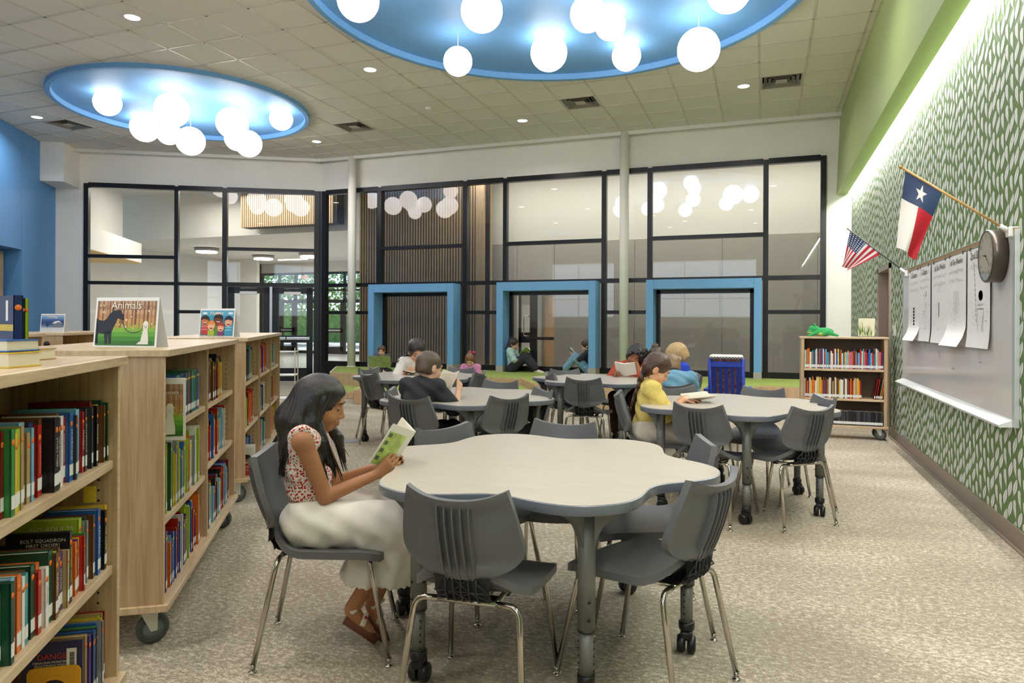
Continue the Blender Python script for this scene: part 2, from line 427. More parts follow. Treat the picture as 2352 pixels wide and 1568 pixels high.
for a, b in ((-1.0, -.42), (-.41, .14), (.15, .70)):
    m = MB(); vs = [BLD*x+BLN*y for x, y in ((a, -.28), (b, -.28), (b, .06), (a, .06))]; m.prism([(v.x, v.y) for v in vs], 0.02, NZ-.06, OAK); m.build('side_panel' if b > .6 else 'door', oc)

# outer shell behind and beside the photographer
wn = MB()
wn.box((-16, -3.2, 0), (1.6, -3, 1.6), WHITE).box((-16, -3.2, 3.9), (1.6, -3, CZ+.3), WHITE).box((-.3, -3.2, 1.6), (1.6, -3, 3.9), WHITE).box((-6, -3.2, 1.6), (-4.5, -3, 3.9), WHITE).box((-16, -3.2, 1.6), (-9.2, -3, 3.9), WHITE)
tag(wn.build('wall_front'), 'white window wall behind the viewpoint', kind='structure')
for i, (a, b) in enumerate(((-4.5, -.3), (-9.2, -6.0))):
    m = MB(); n = 3 if i == 0 else 2
    for k in range(n+1): x = a+(b-a)*k/n; m.box((x-.03, -3.1, 1.6), (x+.03, -3.02, 3.9), BLACKM)
    for z in (1.6, 2.35, 3.87): m.box((a, -3.1, z), (b, -3.02, z+.05), BLACKM)
    tag(m.build('window_%d' % (9+i)), 'window frame behind the viewpoint', kind='structure')
p = BLP-BLD*7.5
tag(MB().prism([(p.x, p.y), (p.x-.2, p.y), (-8.9, -3.2), (-8.7, -3.2)], 0, CZ+.3, WHITE).build('wall_left'), 'white side wall near the viewpoint', kind='structure')

# ---------------------------------------------------------------- ceiling
CIR = [((-9.1, 9.08), 1.98), ((-2.12, 7.15), 2.72)]
ceil = empty('ceiling', (0, 0, CZ)); tag(ceil, 'suspended grid ceiling with beige square tiles', kind='structure')
YT = 12.93
def halfplanes():
    H = [((1.212, 0), (-1, 0)), ((0, YT), (0, -1))]
    q = CORN+DN*.28; H.append(((q.x, q.y), (DN.x, DN.y)))
    H.append(((BLP.x, BLP.y), (BLN.x, BLN.y))); H.append(((0, -3), (0, 1))); return H
HP = halfplanes()
def clip(poly):
    for (p, n) in HP:
        out = []
        for i in range(len(poly)):
            a = poly[i]; b = poly[(i+1) % len(poly)]
            da = (a[0]-p[0])*n[0]+(a[1]-p[1])*n[1]; db = (b[0]-p[0])*n[0]+(b[1]-p[1])*n[1]
            if da >= 0: out.append(a)
            if (da < 0) != (db < 0):
                t = da/(da-db); out.append((a[0]+(b[0]-a[0])*t, a[1]+(b[1]-a[1])*t))
        poly = out
        if len(poly) < 3: return []
    return poly
def circ_state(poly):
    st = 0
    for (c, r) in CIR:
        ds = [math.hypot(x-c[0], y-c[1]) for x, y in poly]
        if max(ds) < r-.04: return 2
        if min(ds) < r-.04+.01: st = 1; return st
        # edge could cross
        if min(ds) < r+.2:
            cx = sum(x for x, y in poly)/len(poly); cy = sum(y for x, y in poly)/len(poly)
            mids = [((poly[i][0]+poly[(i+1) % len(poly)][0])/2, (poly[i][1]+poly[(i+1) % len(poly)][1])/2) for i in range(len(poly))]
            if min(math.hypot(x-c[0], y-c[1]) for x, y in mids) < r-.04: return 1
    return 0
TS = .61; X00 = -5.571; Y00 = 7.677
tiles = []; far = MB()
VENT = [(-12.016, 9.248), (-7.112, 10.997), (-2.775, 11.012), (.328, 11.041)]
vent_cells = {(math.floor((x-X00)/TS), math.floor((y-Y00)/TS)) for x, y in VENT}
for i in range(-17, 12):
    for j in range(-18, 9):
        if (i, j) in vent_cells: continue
        x0 = X00+i*TS+.006; y0 = Y00+j*TS+.006; x1 = x0+TS-.012; y1 = y0+TS-.012
        cx, cy = (x0+x1)/2, (y0+y1)/2
        poly = clip([(x0, y0), (x1, y0), (x1, y1), (x0, y1)])
        if not poly: continue
        st = circ_state(poly)
        if st == 2: continue
        m = MB()
        if st == 0:
            m.prism(poly, .004, .02, CEILM)
        else:
            N = 10
            for a in range(N):
                for b in range(N):
                    q = clip([(x0+(x1-x0)*a/N, y0+(y1-y0)*b/N), (x0+(x1-x0)*(a+1)/N, y0+(y1-y0)*b/N), (x0+(x1-x0)*(a+1)/N, y0+(y1-y0)*(b+1)/N), (x0+(x1-x0)*a/N, y0+(y1-y0)*(b+1)/N)])
                    if q and all(math.hypot(x-c[0], y-c[1]) > r-.06 for (c, r) in CIR for x, y in q):
                        k = len(q); m.add([(x, y, .004) for x, y in q], [tuple(range(k-1, -1, -1))], CEILM)
        if not m.v: continue
        d = dist(cx, cy); px = 1176+(cx*_c+cy*_s)/max(d, .01)*FPX; py = HY-3.6/max(d, .01)*FPX
        vis = d > 5 and -80 < px < 2250 and py > -80
        if vis: tiles.append((d, m))
        else: far.add(m.v, m.f, CEILM)
tiles.sort(key=lambda t: t[0])
for d, m in tiles[:300]: m.build('ceiling_tile', ceil)
for d, m in tiles[300:]: far.add(m.v, m.f, CEILM)
o = far.build('ceiling_tiles_rest', ceil); o['kind'] = 'stuff'; o.name = 'ceiling_tiles'
def inside(x, y):
    return all((x-p[0])*n[0]+(y-p[1])*n[1] >= 0 for p, n in HP) and all(math.hypot(x-c[0], y-c[1]) > r-.05 for c, r in CIR)
def bars(horizontal):
    rng = range(-17, 13) if not horizontal else range(-18, 10)
    for k in rng:
        m = MB(); run = None; N = 500
        for t in range(N+1):
            v = -16+18*t/N if horizontal else -3+17*t/N
            x, y = (v, Y00+k*TS) if horizontal else (X00+k*TS, v)
            ok = inside(x, y) and t < N
            if ok and run is None: run = v
            if not ok and run is not None:
                if v-run > .05:
                    if horizontal: m.box((run, y-.012, -.002), (v, y+.012, .006), GRIDM)
                    else: m.box((x-.012, run, -.002), (x+.012, v, .006), GRIDM)
                run = None
        if m.v: m.build('grid_bar', ceil)
bars(True); bars(False)
# upper slab so the room is closed
tag(MB().box((-16, -3.2, CZ+.5), (1.6, 13.4, CZ+.6), WHITE).build('roof_slab'), 'slab over the ceiling', kind='structure')
# trim and soffit along the back and door walls
m = MB(); m.box((-9.3, YT, CZ-.06), (1.22, YT+.03, CZ+.02), METW)
a = CORN+DN*.28
dwbox(m, -.1, 6.4, .25, .28, CZ-.06, CZ+.02, METW)
tag(m.build('trim_4'), 'white edge trim where the ceiling stops before the glass wall', kind='structure')
m = MB(); m.box((-9.4, YT+.03, CZ), (1.22, BY, CZ+.02), WHITE); dwbox(m, -.2, 6.4, 0, .25, CZ, CZ+.02, WHITE)
tag(m.build('trim_5'), 'narrow plaster band above the glass wall', kind='structure')

# ---------------------------------------------------------------- round blue coves
LIDZ = 5.09
for idx, ((cx, cy), r) in enumerate(CIR):
    cv = empty('trim_%d' % (6+idx), (cx, cy, 0)); tag(cv, ['smaller round blue ceiling cove toward the entrance', 'larger round blue ceiling cove over the tables'][idx], kind='structure')
    seg = 96
    MB().lathe([(r, CZ+.02), (r, 4.845), (r-.008, 4.838), (r-.075, 4.838), (r-.083, 4.845), (r-.083, LIDZ-.05), (r-.083, LIDZ)], seg, BLUEC).build('cove_rim', cv)
    smooth_by_angle(cv.children[0].data, 30)
    MB().lathe([(0, LIDZ), (r-.08, LIDZ), (r-.08, LIDZ+.02), (0, LIDZ+.02)], seg, mat('blue_lid', '5d97cd', .6), smooth=False).build('cove_lid', cv)

# ---------------------------------------------------------------- globe pendants
def pendant(px, py, gx, gy, gr, which, label, noc=False):
    p = onz(px, py, LIDZ-.02); d = dist(p.x, p.y); g = at(gx, gy, d); r = gr*d/FPX
    t = empty('globe_pendant', (p.x, p.y, LIDZ), 0, label, 'pendant lamp', ['globe pendants in the smaller blue cove', 'globe pendants in the larger blue cove'][which])
    gz = g.z-LIDZ
    MB().lathe([(.066, 0), (.066, -.035), (.058, -.045), (0, -.045)], 20, METW).build('canopy', t)
    MB().lathe([(.008, -.045), (.008, -.07), (0, -.07)], 10, CHROME).build('cord_grip', t)
    MB().tube([(0, 0, -.06), (0, 0, gz+r-.01)], .004, 6, METW).build('cord', t)
    MB().ball((0, 0, gz), r, GLOBE, 28, 18).build('globe', t)
P1 = [(247,192,246,235,30,'leftmost globe pendant, alone at the left of the smaller blue cove'),(395,180,395,253,38,'largest-looking globe pendant at the front of the smaller blue cove'),
(333,253,330,293,32,'globe pendant just left of the big front globe, hung short, smaller cove'),(388,217,388,305,27,'globe pendant mostly hidden behind the big front globe in the smaller cove'),
(438,251,438,324,32,'globe pendant on the longest cord, centre of the smaller blue cove'),(533,207,534,283,35,'globe pendant right of centre, front of a trio in the smaller cove'),
(545,240,541,318,28,'globe pendant half hidden in the middle of the right trio, smaller cove'),(571,262,572,330,30,'lowest globe pendant of the right trio in the smaller cove'),(646,233,645,273,26,'rightmost small globe pendant in the smaller blue cove')]
for a in P1: pendant(*a[:5], 0, a[5])
P2 = [(823,-95,823,0,48,'globe pendant cut by the top edge above the left side of the larger cove'),(1107,-70,1107,25,48,'big globe pendant second from left in the larger blue cove'),
(1052,47,1052,141,33,'small globe pendant hanging lowest at the left of the larger cove'),(1261,58,1259,121,42,'globe pendant at the front centre edge of the larger cove'),
(1351,-60,1351,32,41,'globe pendant overlapping a smaller one, centre of the larger cove'),(1402,3,1399,57,35,'smaller globe pendant overlapped by its neighbour in the larger cove'),
(1439,75,1437,129,33,'small globe pendant right of centre at the rim of the larger cove'),(1605,5,1604,114,48,'big globe pendant at the right rim of the larger cove'),
(1675,-110,1675,-22,50,'globe pendant cut by the top edge at the right of the larger cove')]
for a in P2: pendant(*a[:5], 1, a[5])
# pendants of the larger cove above the frame, they light the room
for (x, y, w_) in ((-3.2, 6.0, 'left one'), (-2.2, 5.4, 'middle one'), (-1.0, 6.2, 'right one')):
    t = empty('globe_pendant', (x, y, LIDZ), 0, 'globe pendant of the larger cove hidden above the frame, '+w_, 'pendant lamp', 'globe pendants in the larger blue cove')
    MB().lathe([(.066, 0), (.066, -.035), (.058, -.045), (0, -.045)], 20, METW).build('canopy', t)
    MB().ball((0, 0, -.42), .2, GLOBE, 24, 14).build('globe', t); MB().tube([(0, 0, -.04), (0, 0, -.23)], .004, 6, METW).build('cord', t)

# ---------------------------------------------------------------- downlights, vents, detectors
DL = [(-7.037, 6.198,'recessed downlight left of the larger cove, largest in view'), (-5.28, 8.602,'recessed downlight between the two blue coves'), (-4.043, 11.651,'recessed downlight near the glass wall, middle of the ceiling'),
      (-.307, 11.059,'recessed downlight beside the rightmost ceiling vent'), (-8.372, 11.661,'recessed downlight just right of the smaller cove, by the entrance'), (-12.054, 8.664,'recessed downlight near the blue wall')]
HID = [(-2.6, 1.6, 'recessed downlight above the frame, over the nearest bookcase'), (-5.2, 5.2, 'recessed downlight above the frame, over the long bookcase'), (-3.5, 3.2, 'recessed downlight above the frame, over the bookcases'), (-.4, 3.4, 'recessed downlight above the frame, over the nearest table'), (-7, 2.6, 'recessed downlight above the frame, toward the blue wall'), (.2, 7.2, 'recessed downlight just above the frame, right of the larger cove'), (-3.3, .2, 'recessed downlight behind the viewpoint, middle one'), (-.3, .4, 'recessed downlight over the viewpoint by the leaf wall'), (-6, -.5, 'recessed downlight behind the viewpoint, left one')]  # unseen downlights; the first two are added to brighten the left floor
for (x, y, *lb) in DL+HID:
    t = empty('downlight', (x, y, CZ), 0, lb[0] if lb else 'recessed downlight above the frame', 'downlight', 'recessed ceiling downlights')
    MB().lathe([(.082, .002), (.095, -.008), (.1, -.004), (.1, .003)], 24, METW).build('trim_ring', t)
    MB().lathe([(0, -.003), (.083, -.003), (.083, .001), (0, .001)], 24, LAMPE, smooth=False).build('lens', t)
    area('downlight_beam', (x, y, CZ-.03), (0, 0, 0), .17, .17, 22, (1, .945, .915), 'DISK', 150)
VL = ['square ceiling vent by the blue wall', 'square ceiling vent just right of the smaller cove', 'square ceiling vent in front of the larger cove', 'rightmost square ceiling vent by the green bulkhead']
for k, (x, y) in enumerate(VENT):
    i, j = math.floor((x-X00)/TS), math.floor((y-Y00)/TS)
    t = empty('ceiling_vent', (X00+(i+.5)*TS, Y00+(j+.5)*TS, CZ), 0, VL[k], 'vent', 'square ceiling vents')
    DARK = mat('vent_dark', '2a2924', .8); VM = mat('vent_metal', 'bdb5a5', .4)
    MB().box((-.3, -.3, .10), (.3, .3, .12), DARK).build('backing', t)
    m = MB()
    def ring(a, b, z0, z1, mm):
        for (s0, s1) in (((-a, -a), (a, -b)), ((-a, b), (a, a)), ((-a, -b), (-b, b)), ((b, -b), (a, b))): m.box((s0[0], s0[1], z0), (s1[0], s1[1], z1), mm)
    ring(.3, .265, -.001, .004, VM); m.build('frame', t)
    for q, a in enumerate((.24, .18, .12)):
        m = MB(); h = .035
        for sx in (0, 1, 2, 3):
            T = Matrix.Rotation(sx*PI/2, 4, 'Z')
            m.add([(-a, -a, -.002), (a, -a, -.002), (a-.04, -a+.04, h), (-a+.04, -a+.04, h), (-a, -a, .002), (a, -a, .002)], [(0, 1, 2, 3), (3, 2, 1, 0)], VM, False, T)
        m.build('vane', t)
    MB().box((-.08, -.08, 0), (.08, .08, .004), VM).build('vane', t)
for (x, y, lb) in ((-5.272, 10.413, 'small white smoke detector on the ceiling between vents'),):
    tag(MB().lathe([(.055, 0), (.055, -.02), (.035, -.045), (0, -.047)], 20, METW).build('smoke_detector', None, loc=(x, y, CZ)), lb, 'detector')
p = onz(312, 198, LIDZ); tag(MB().lathe([(.06, 0), (.055, -.012), (0, -.012)], 20, METW).build('speaker_disc', None, loc=p), 'small white disc on the lid of the smaller blue cove', 'speaker')
# ================================================================ GLASS WALLS
def curtain(name, label, P, D, N, mull, rows, z0, ztop, depth=.12):
    """P origin, D along, N toward the room; mull: list of (s, width); rows: per bay list of z"""
    w = empty(name, P, math.atan2(D.y, D.x)); tag(w, label, kind='structure')
    sg = 1 if Vector((-D.y, D.x, 0)).dot(N) > 0 else -1
    def bx(s0, s1, a, b, mt, nm, yy=(0, depth)):
        MB().box((s0, sg*(-yy[1]+.04), a), (s1, sg*(.04-yy[0]), b), mt).build(nm, w)
    for s, wd in mull: bx(s-wd/2, s+wd/2, z0, ztop, BLACKM, 'mullion')
    for k in range(len(mull)-1):
        a = mull[k][0]+mull[k][1]/2; b = mull[k+1][0]-mull[k+1][1]/2
        zs = rows[k]
        for z, h, kind in zs:
            if kind: bx(a, b, z-h/2, z+h/2, BLACKM, 'transom')
        # panes between successive transoms
        zz = sorted(zs)
        for (za, ha, _), (zb_, hb, _) in zip(zz[:-1], zz[1:]):
            if zb_-hb/2-(za+ha/2) < .1 or zs is None: continue
            if (k, round(za, 2)) in SKIP.get(name, ()): continue
            MB().add([(a, sg*-.03, za+ha/2), (b, sg*-.03, za+ha/2), (b, sg*-.03, zb_-hb/2), (a, sg*-.03, zb_-hb/2)], [(0, 1, 2, 3)], GLASS).build('pane', w)
    return w
SKIP = {}
def X(px, y=500): return onY(px, y, BY).x
mx = [X(746), X(873), X(1069), X(1161), X(1388), X(1493), X(1759), X(1891)]
wd = [.10, .10, .10, .08, .09, .09, .09, .09]
T0 = (TOPZ-.03, .10, 1); B0 = (PZ+.05, .12, 1)
hi = (2.913, .07, 1); md = (2.135, .08, 1); lo = (1.53, .07, 1)
rows = [[B0, lo, md, T0], [B0, md, hi, T0], [B0, lo, md, T0], [B0, md, hi, T0], [B0, lo, md, T0], [B0, md, hi, T0], [B0, lo, md, T0]]
curtain('window_1', 'black framed glass wall along the back of the room', Vector((0, BY, 0)), Vector((1, 0, 0)), Vector((0, -1, 0)),
        list(zip(mx, wd)), rows, 0, TOPZ)
# black spandrel below the sill, between floor and platform
tag(box('trim_8', (-9.29, BY-.03, 0), (GR, BY+.05, PZ), BLACKM), 'black sill below the glass wall', kind='structure')
# window seat glazing frames are inside the portals (see below)
# door wall: s measured from the corner to the left
def S(px, y=500):
    r = ray(px, y); t = (CORN.x*DN.x+CORN.y*DN.y)/(r.x*DN.x+r.y*DN.y); q = Vector((r.x*t, r.y*t, 0)); return (q-Vector((CORN.x, CORN.y, 0))).dot(DW)
sm = [S(729), S(517), S(406), S(199)]
dh = 2.135
rowsd = [[(dh, .09, 1), (2.913, .07, 1), T0], [(.06, .12, 1), (1.53, .07, 1), (dh, .07, 1), T0], [(.06, .12, 1), (1.53, .07, 0), (dh, .07, 1), (2.70, .07, 1), T0]]
dwn = curtain('window_2', 'black framed glass wall around the entrance doors', Vector((CORN.x, CORN.y, 0)), DW, DN, [(sm[0], .13), (sm[1], .10), (sm[2], .08), (sm[3], .09)], rowsd, 0, TOPZ)
MB().box((.0, -.08, 0), (.07, .04, TOPZ), BLACKM).build('mullion', dwn)
def door(n, s0, s1, label, hand):
    d = empty('door_%d' % n, CORN+DW*((s0+s1)/2), math.atan2(DW.y, DW.x)); tag(d, label, kind='structure')
    sg = 1 if Vector((-DW.y, DW.x, 0)).dot(DN) > 0 else -1
    w = abs(s1-s0)/2; h = dh-.05
    m = MB()
    st = .13
    def b(x0, x1, z0, z1, y0=-.025, y1=.025): m.box((x0, sg*y0, z0), (x1, sg*y1, z1), BLACKM)
    b(-w, -w+st, .01, h); b(w-st, w, .01, h); b(-w, w, .01, .30); b(-w, w, h-.14, h); b(-w+st, w-st, .86, 1.02)
    m.build('leaf_frame', d)
    for z0, z1 in ((.30, .86), (1.02, h-.14)):
        MB().add([(-w+st, 0, z0), (w-st, 0, z0), (w-st, 0, z1), (-w+st, 0, z1)], [(0, 1, 2, 3)], GLASS).build('pane', d)
    pb = MB().bbox((-w+.05, sg*.045, .92), (w-.30*1, sg*.085, .985), .01, ALU).build('push_bar', d); MB().bbox((w-.29, sg*.045, .92), (w-.05, sg*.085, .985), .01, ALU).build('push_bar', d)
    cl = MB().bbox((-.18, sg*.03, h-.17), (.18, sg*.09, h-.10), .006, METW).build('door_closer', d)
    MB().tube([(.02, sg*.07, h-.09), (.16, sg*.12, h-.03), (-.18, sg*.07, h-.03)], .008, 6, ALU).build('closer_arm', cl)
mid = (sm[0]+sm[1])/2
door(1, sm[0]+.09, mid-.03, 'black glazed entrance door leaf nearer the window seats', 1)
door(2, mid+.03, sm[1]-.07, 'black glazed entrance door leaf partly hidden behind the bookcases', -1)
pst = CORN+DW*mid+DN*.03
tag(MB().bbox((-.03, -.03, 0), (.03, .03, dh-.04), .005, ALU).build('trim_9', None, loc=pst, rot=(0, 0, math.atan2(DW.y, DW.x))), 'grey steel post between the entrance doors', kind='structure')

# ================================================================ PLATFORM AND PORTALS
pf = empty('window_seat_platform', (0, 0, 0)); tag(pf, 'stepped oak platform topped with green turf along the glass wall', kind='structure')
def W2(px, py, z): p = onz(px, py, z); return (p.x, p.y)
A = [W2(757, 854, PZ), W2(820, 858, PZ), W2(1000, 863, PZ), W2(1197, 869, PZ), W2(1226, 880, PZ), W2(1411, 888, PZ), W2(1700, 895, PZ), W2(1751, 886, PZ), W2(1848, 891, PZ)]
top = A+[(GR-.02, A[-1][1]), (GR-.02, BY-.03), (-8.9, BY-.03)]
def tier(poly, z, name):
    m = MB(); m.prism(poly, .003, z-.02, wood_mat('platform_wood', 'c4a077', 'd9bb92', (10, 10, .7))); m.build(name, pf)
    m = MB(); m.prism(poly, z-.02, z, OAKH); m.build('nosing', pf)
    cx = sum(p[0] for p in poly)/len(poly); cy = sum(p[1] for p in poly)/len(poly)
    ins = []
    for i in range(len(poly)):
        a = Vector(poly[i-1]); b = Vector(poly[i]); c = Vector(poly[(i+1) % len(poly)])
        n1 = Vector((-(b-a).y, (b-a).x)).normalized(); n2 = Vector((-(c-b).y, (c-b).x)).normalized()
        n = (n1+n2); n = n/max(.3, n.length_squared)*2
        ins.append((b.x+n.x*.03, b.y+n.y*.03))
    m = MB(); k = len(ins); m.add([(x, y, z+.006) for x, y in ins]+[(x, y, z-.001) for x, y in ins], [tuple(range(k))]+[(i, i+k, (i+1) % k+k, (i+1) % k) for i in range(k)], TURF)
    m.build('turf_top', pf)
tier(top, PZ, 'top_step')
mstep = [W2(813, 928, 0), W2(1100, 945, 0), W2(1245, 949, 0), W2(1226, 881, PZ), (A[3][0], A[3][1]-.02), (A[2][0], A[2][1]-.02), (A[1][0]+.3, A[1][1]-.04)]
tier(mstep, .235, 'middle_step')
lstep = [W2(772, 914, 0), W2(812, 916, 0), (mstep[-1][0]-.02, mstep[-1][1]-.02), (A[0][0]+.1, A[0][1]-.02)]
tier(lstep, .115, 'low_step')
# columns
for px, lb in ((808, 'slim white round column by the entrance doors'), (1433.5, 'slim white round column between the second and third window seats')):
    p = onY(px, 600, 12.98)
    t = empty('column', (p.x, p.y, PZ), 0, lb, 'column'); MB().tube([(0, 0, 0), (0, 0, CZ-PZ-.01)], .087, 24, mat('column_white', 'f3efe6', .5)).build('shaft', t)
    MB().lathe([(.105, 0), (.105, .02), (.087, .022)], 24, WHITE).build('base', t)
# three blue window seats
FY = 12.78
for k, (xo0, xo1, xi0, xi1, lb) in enumerate(((845.5, 1041, 858.5, 1027, 'blue window-seat surround nearest the entrance doors'), (1140, 1368, 1155, 1351.6, 'middle blue window-seat surround, children reading inside'), (1483.7, 1749.7, 1500.5, 1731.7, 'blue window-seat surround nearest the leaf wall'))):
    a, b, c, d = [onY(x, 660, FY).x for x in (xo0, xo1, xi0, xi1)]
    cx = (a+b)/2; zt = 2.115; zi = 1.945
    t = empty('window_seat', (cx, FY, PZ), 0, lb, 'window seat', 'blue window-seat surrounds'); 
    a, b, c, d = a-cx, b-cx, c-cx, d-cx; D = BY-FY-.03
    MB().bbox((a, 0, .0), (c, D, zt-PZ), .006, BLUEP).build('side_panel', t); MB().bbox((d, 0, .0), (b, D, zt-PZ), .006, BLUEP).build('side_panel', t)
    MB().bbox((c, 0, zi-PZ), (d, D, zt-PZ), .006, BLUEP).build('head_panel', t)
    for x0, x1 in ((a, c), (d, b)):
        MB().box((x0-.004, -.006, .006), (x1+.004, D, .125), mat('plinth_grey', 'b3aaa0', .5)).build('plinth', t)
    m = MB(); fw = .07
    m.box((c, D, .0), (c+fw, D+.09, zi-PZ)).box((d-fw, D, .0), (d, D+.09, zi-PZ)).box((c, D, zi-PZ-fw), (d, D+.09, zi-PZ)).box((c, D, 0), (d, D+.09, .08)); m.mats = [BLACKM]
    m.build('glass_frame', t)

# ================================================================ BEHIND THE GLASS
# slat wall
sx0 = onY(826, 600, 14.6).x; sx1 = onY(1093, 600, 14.6).x
sl = empty('wood_slat_wall', (sx0, 14.6, 0), 0); tag(sl, 'tall wall of vertical wood slats behind the glass', kind='structure')
MB().box((0, .06, 0), (sx1-sx0+.3, .12, CZ+.2), mat('slat_backing', '2b241c', .8)).build('backing', sl)
n = 44; pitch = (sx1-sx0)/n
smesh = MB().box((0, 0, 0), (pitch*.56, .07, CZ+.2), SLATW).mesh('slat')
for k in range(n): link('slat', smesh, sl, loc=(k*pitch, 0, 0))
MB().box((sx1-sx0, -.02, 0), (onY(1112, 600, 14.6).x-sx0, .5, CZ+.2), SLATW).build('end_panel', sl)
# hanging slat box in the lobby
hx0 = onY(553, 480, 15.9).x; hx1 = onY(771, 480, 15.9).x; hz0 = onY(660, 517, 15.9).z; hz1 = 5.19
hb = empty('wood_slat_bulkhead', (hx0, 15.9, hz0), 0, 'wood slat bulkhead hanging high in the lobby', 'bulkhead')
MB().box((0, .06, 0), (hx1-hx0, .4, hz1-hz0), mat('slat_backing', '2b241c', .8)).build('backing', hb)
pit = .07; n = int((hx1-hx0)/pit); smesh = MB().box((0, 0, 0), (.04, .06, hz1-hz0), SLATW).mesh('slat')
for k in range(n): link('slat', smesh, hb, loc=(k*pit, 0, 0))
# corridor wall with mesh panels (right)
PYY = 15.3
px0 = onY(1112, 600, PYY).x; pzt = 3.17
o0 = onY(1188, 700, PYY).x; o1 = onY(1273, 700, PYY).x; oz = 2.1
wallbox('wall_corridor', 'white upper wall of the corridor behind the glass', [((px0, PYY+.03, pzt), (1.9, PYY+.2, 5.4)), ((px0, PYY+.03, oz), (o1, PYY+.2, pzt)), ((px0, PYY+.03, 0), (o0, PYY+.2, oz)), ((o1, PYY+.03, 0), (1.9, PYY+.2, pzt)), ((1.8, BY+.2, 0), (1.95, PYY+.2, 5.4))], mat('corridor_white', 'd6d2c6', .7))
def meshmat():
    m = bpy.data.materials.new('shade_mesh'); m.use_nodes = True; nt = m.node_tree; b = nt.nodes['Principled BSDF']
    tc = nt.nodes.new('ShaderNodeTexCoord'); mp = nt.nodes.new('ShaderNodeMapping'); mp.inputs['Scale'].default_value = (24, 24, 24)
    v = nt.nodes.new('ShaderNodeTexVoronoi'); v.inputs['Randomness'].default_value = 0
    nt.links.new(tc.outputs['Object'], mp.inputs[0]); nt.links.new(mp.outputs[0], v.inputs[0])
    rp = nt.nodes.new('ShaderNodeValToRGB'); rp.color_ramp.elements[0].position = .2; rp.color_ramp.elements[1].position = .45
    rp.color_ramp.elements[0].color = (*lin('8c867c'), 1); rp.color_ramp.elements[1].color = (*lin('b1aba0'), 1)
    nt.links.new(v.outputs['Distance'], rp.inputs[0]); nt.links.new(rp.outputs[0], b.inputs['Base Color']); b.inputs['Roughness'].default_value = .8
    return m
MESHM = meshmat()
pc = empty('perforated_panel_wall', (px0, PYY, 0)); tag(pc, 'grey perforated panels lining the corridor behind the glass', kind='structure')
edges = [0, o0-px0]
MB().box((0, 0, .02), (o0-px0-.01, .03, pzt), MESHM).build('perforated_panel', pc); MB().box((o0-px0, 0, oz), (o1-px0-.01, .03, pzt), MESHM).build('perforated_panel', pc)
x = o1-px0; 
while x < 1.8-px0: MB().box((x, 0, .02), (min(x+1.83, 1.8-px0), .03, pzt), MESHM).build('perforated_panel', pc); x += 1.845
# glazed corridor door seen through the middle window seat
gd = empty('door_4', (o0, PYY+.1, 0)); tag(gd, 'dark glazed corridor door seen through the middle window seat', kind='structure')
w = o1-o0
a0 = onY(1217, 700, PYY+.1).x-o0; a1 = onY(1234, 700, PYY+.1).x-o0
MB().box((0, 0, 0), (.06, .05, oz)).box((a0, 0, 0), (a1, .05, oz)).box((0, 0, oz-.08), (w, .05, oz)).box((0, 0, .86), (a0, .05, 1.1)).box((a1, 0, .93), (w, .05, 1.0)).build('leaf_frame', gd, BLACKM)
MB().tube([(a0+.02, -.02, 1.02), (a0-.10, -.08, 1.02), (a0-.12, -.08, 1.05), (a0-.12, -.08, 1.45), (a0-.10, -.08, 1.48), (a0+.02, -.02, 1.48)], .013, 8, CHROME).build('pull_handle', gd)
MB().add([(a1, .02, 0), (w, .02, 0), (w, .02, oz), (a1, .02, oz)], [(0, 1, 2, 3)], GLASS).build('pane', gd)
wallbox('wall_corridor', 'white wall with a wood door deeper behind the corridor', [((-8, 18.2, 0), (1.9, 18.4, 4.0)), ((-8, 15.55, 4.0), (1.9, 18.4, 4.1))], mat('corridor_white', 'd6d2c6', .7))
wd4 = empty('door_5', (onY(1262, 700, 18.15).x, 18.15, 0)); tag(wd4, 'wood door deep behind the corridor glass', kind='structure')
MB().box((-.17, -.02, 0), (.3, .04, 2.1), mat('door_frame_taupe', 'a3968a', .5)).build('door_frame', wd4); MB().box((-.12, -.04, 0), (.3, .0, 2.04), wood_mat('door_wood2', 'b08a63', 'c6a27b', (14, 14, .8))).build('door_leaf', wd4)
cab = box('storage_locker', (onY(1190, 700, 17.2).x, 17.2, .1), (onY(1217, 700, 17.2).x, 17.6, 1.8), PAPER); tag(cab, 'white cabinet behind the glazed corridor door', 'cabinet')
# --- lobby behind the entrance doors
LW = mat('lobby_white', 'cfcbc3', .6)
# ceiling of the corridor / lobby
wallbox('ceiling', 'white ceiling over corridor and lobby', [((-30, BY+.2, 5.2), (2, 28, 5.3)), ((-30, 9, 5.2), (-9.3, BY+.21, 5.3))], LW)
ly = 16.6; lz = onY(640, 538, ly).z
wallbox('wall_lobby', 'white lobby walls and lowered soffit', [((-26, ly, lz), (-8.8, 27.2, lz+.3)), ((-26, ly-.1, lz), (-8.8, ly, 5.2)), ((-8.9, 14.7, 0), (-8.75, 27.2, 5.2))], LW)
ex = 25.0
x0 = onY(600, 650, ex).x
wallbox('wall_lobby', 'pale wall at the left of the lobby', [((x0-.2, ly, 0), (x0, ex, lz)), ((x0-.2, ex-.1, 0), (x0, ex, lz))], LW)
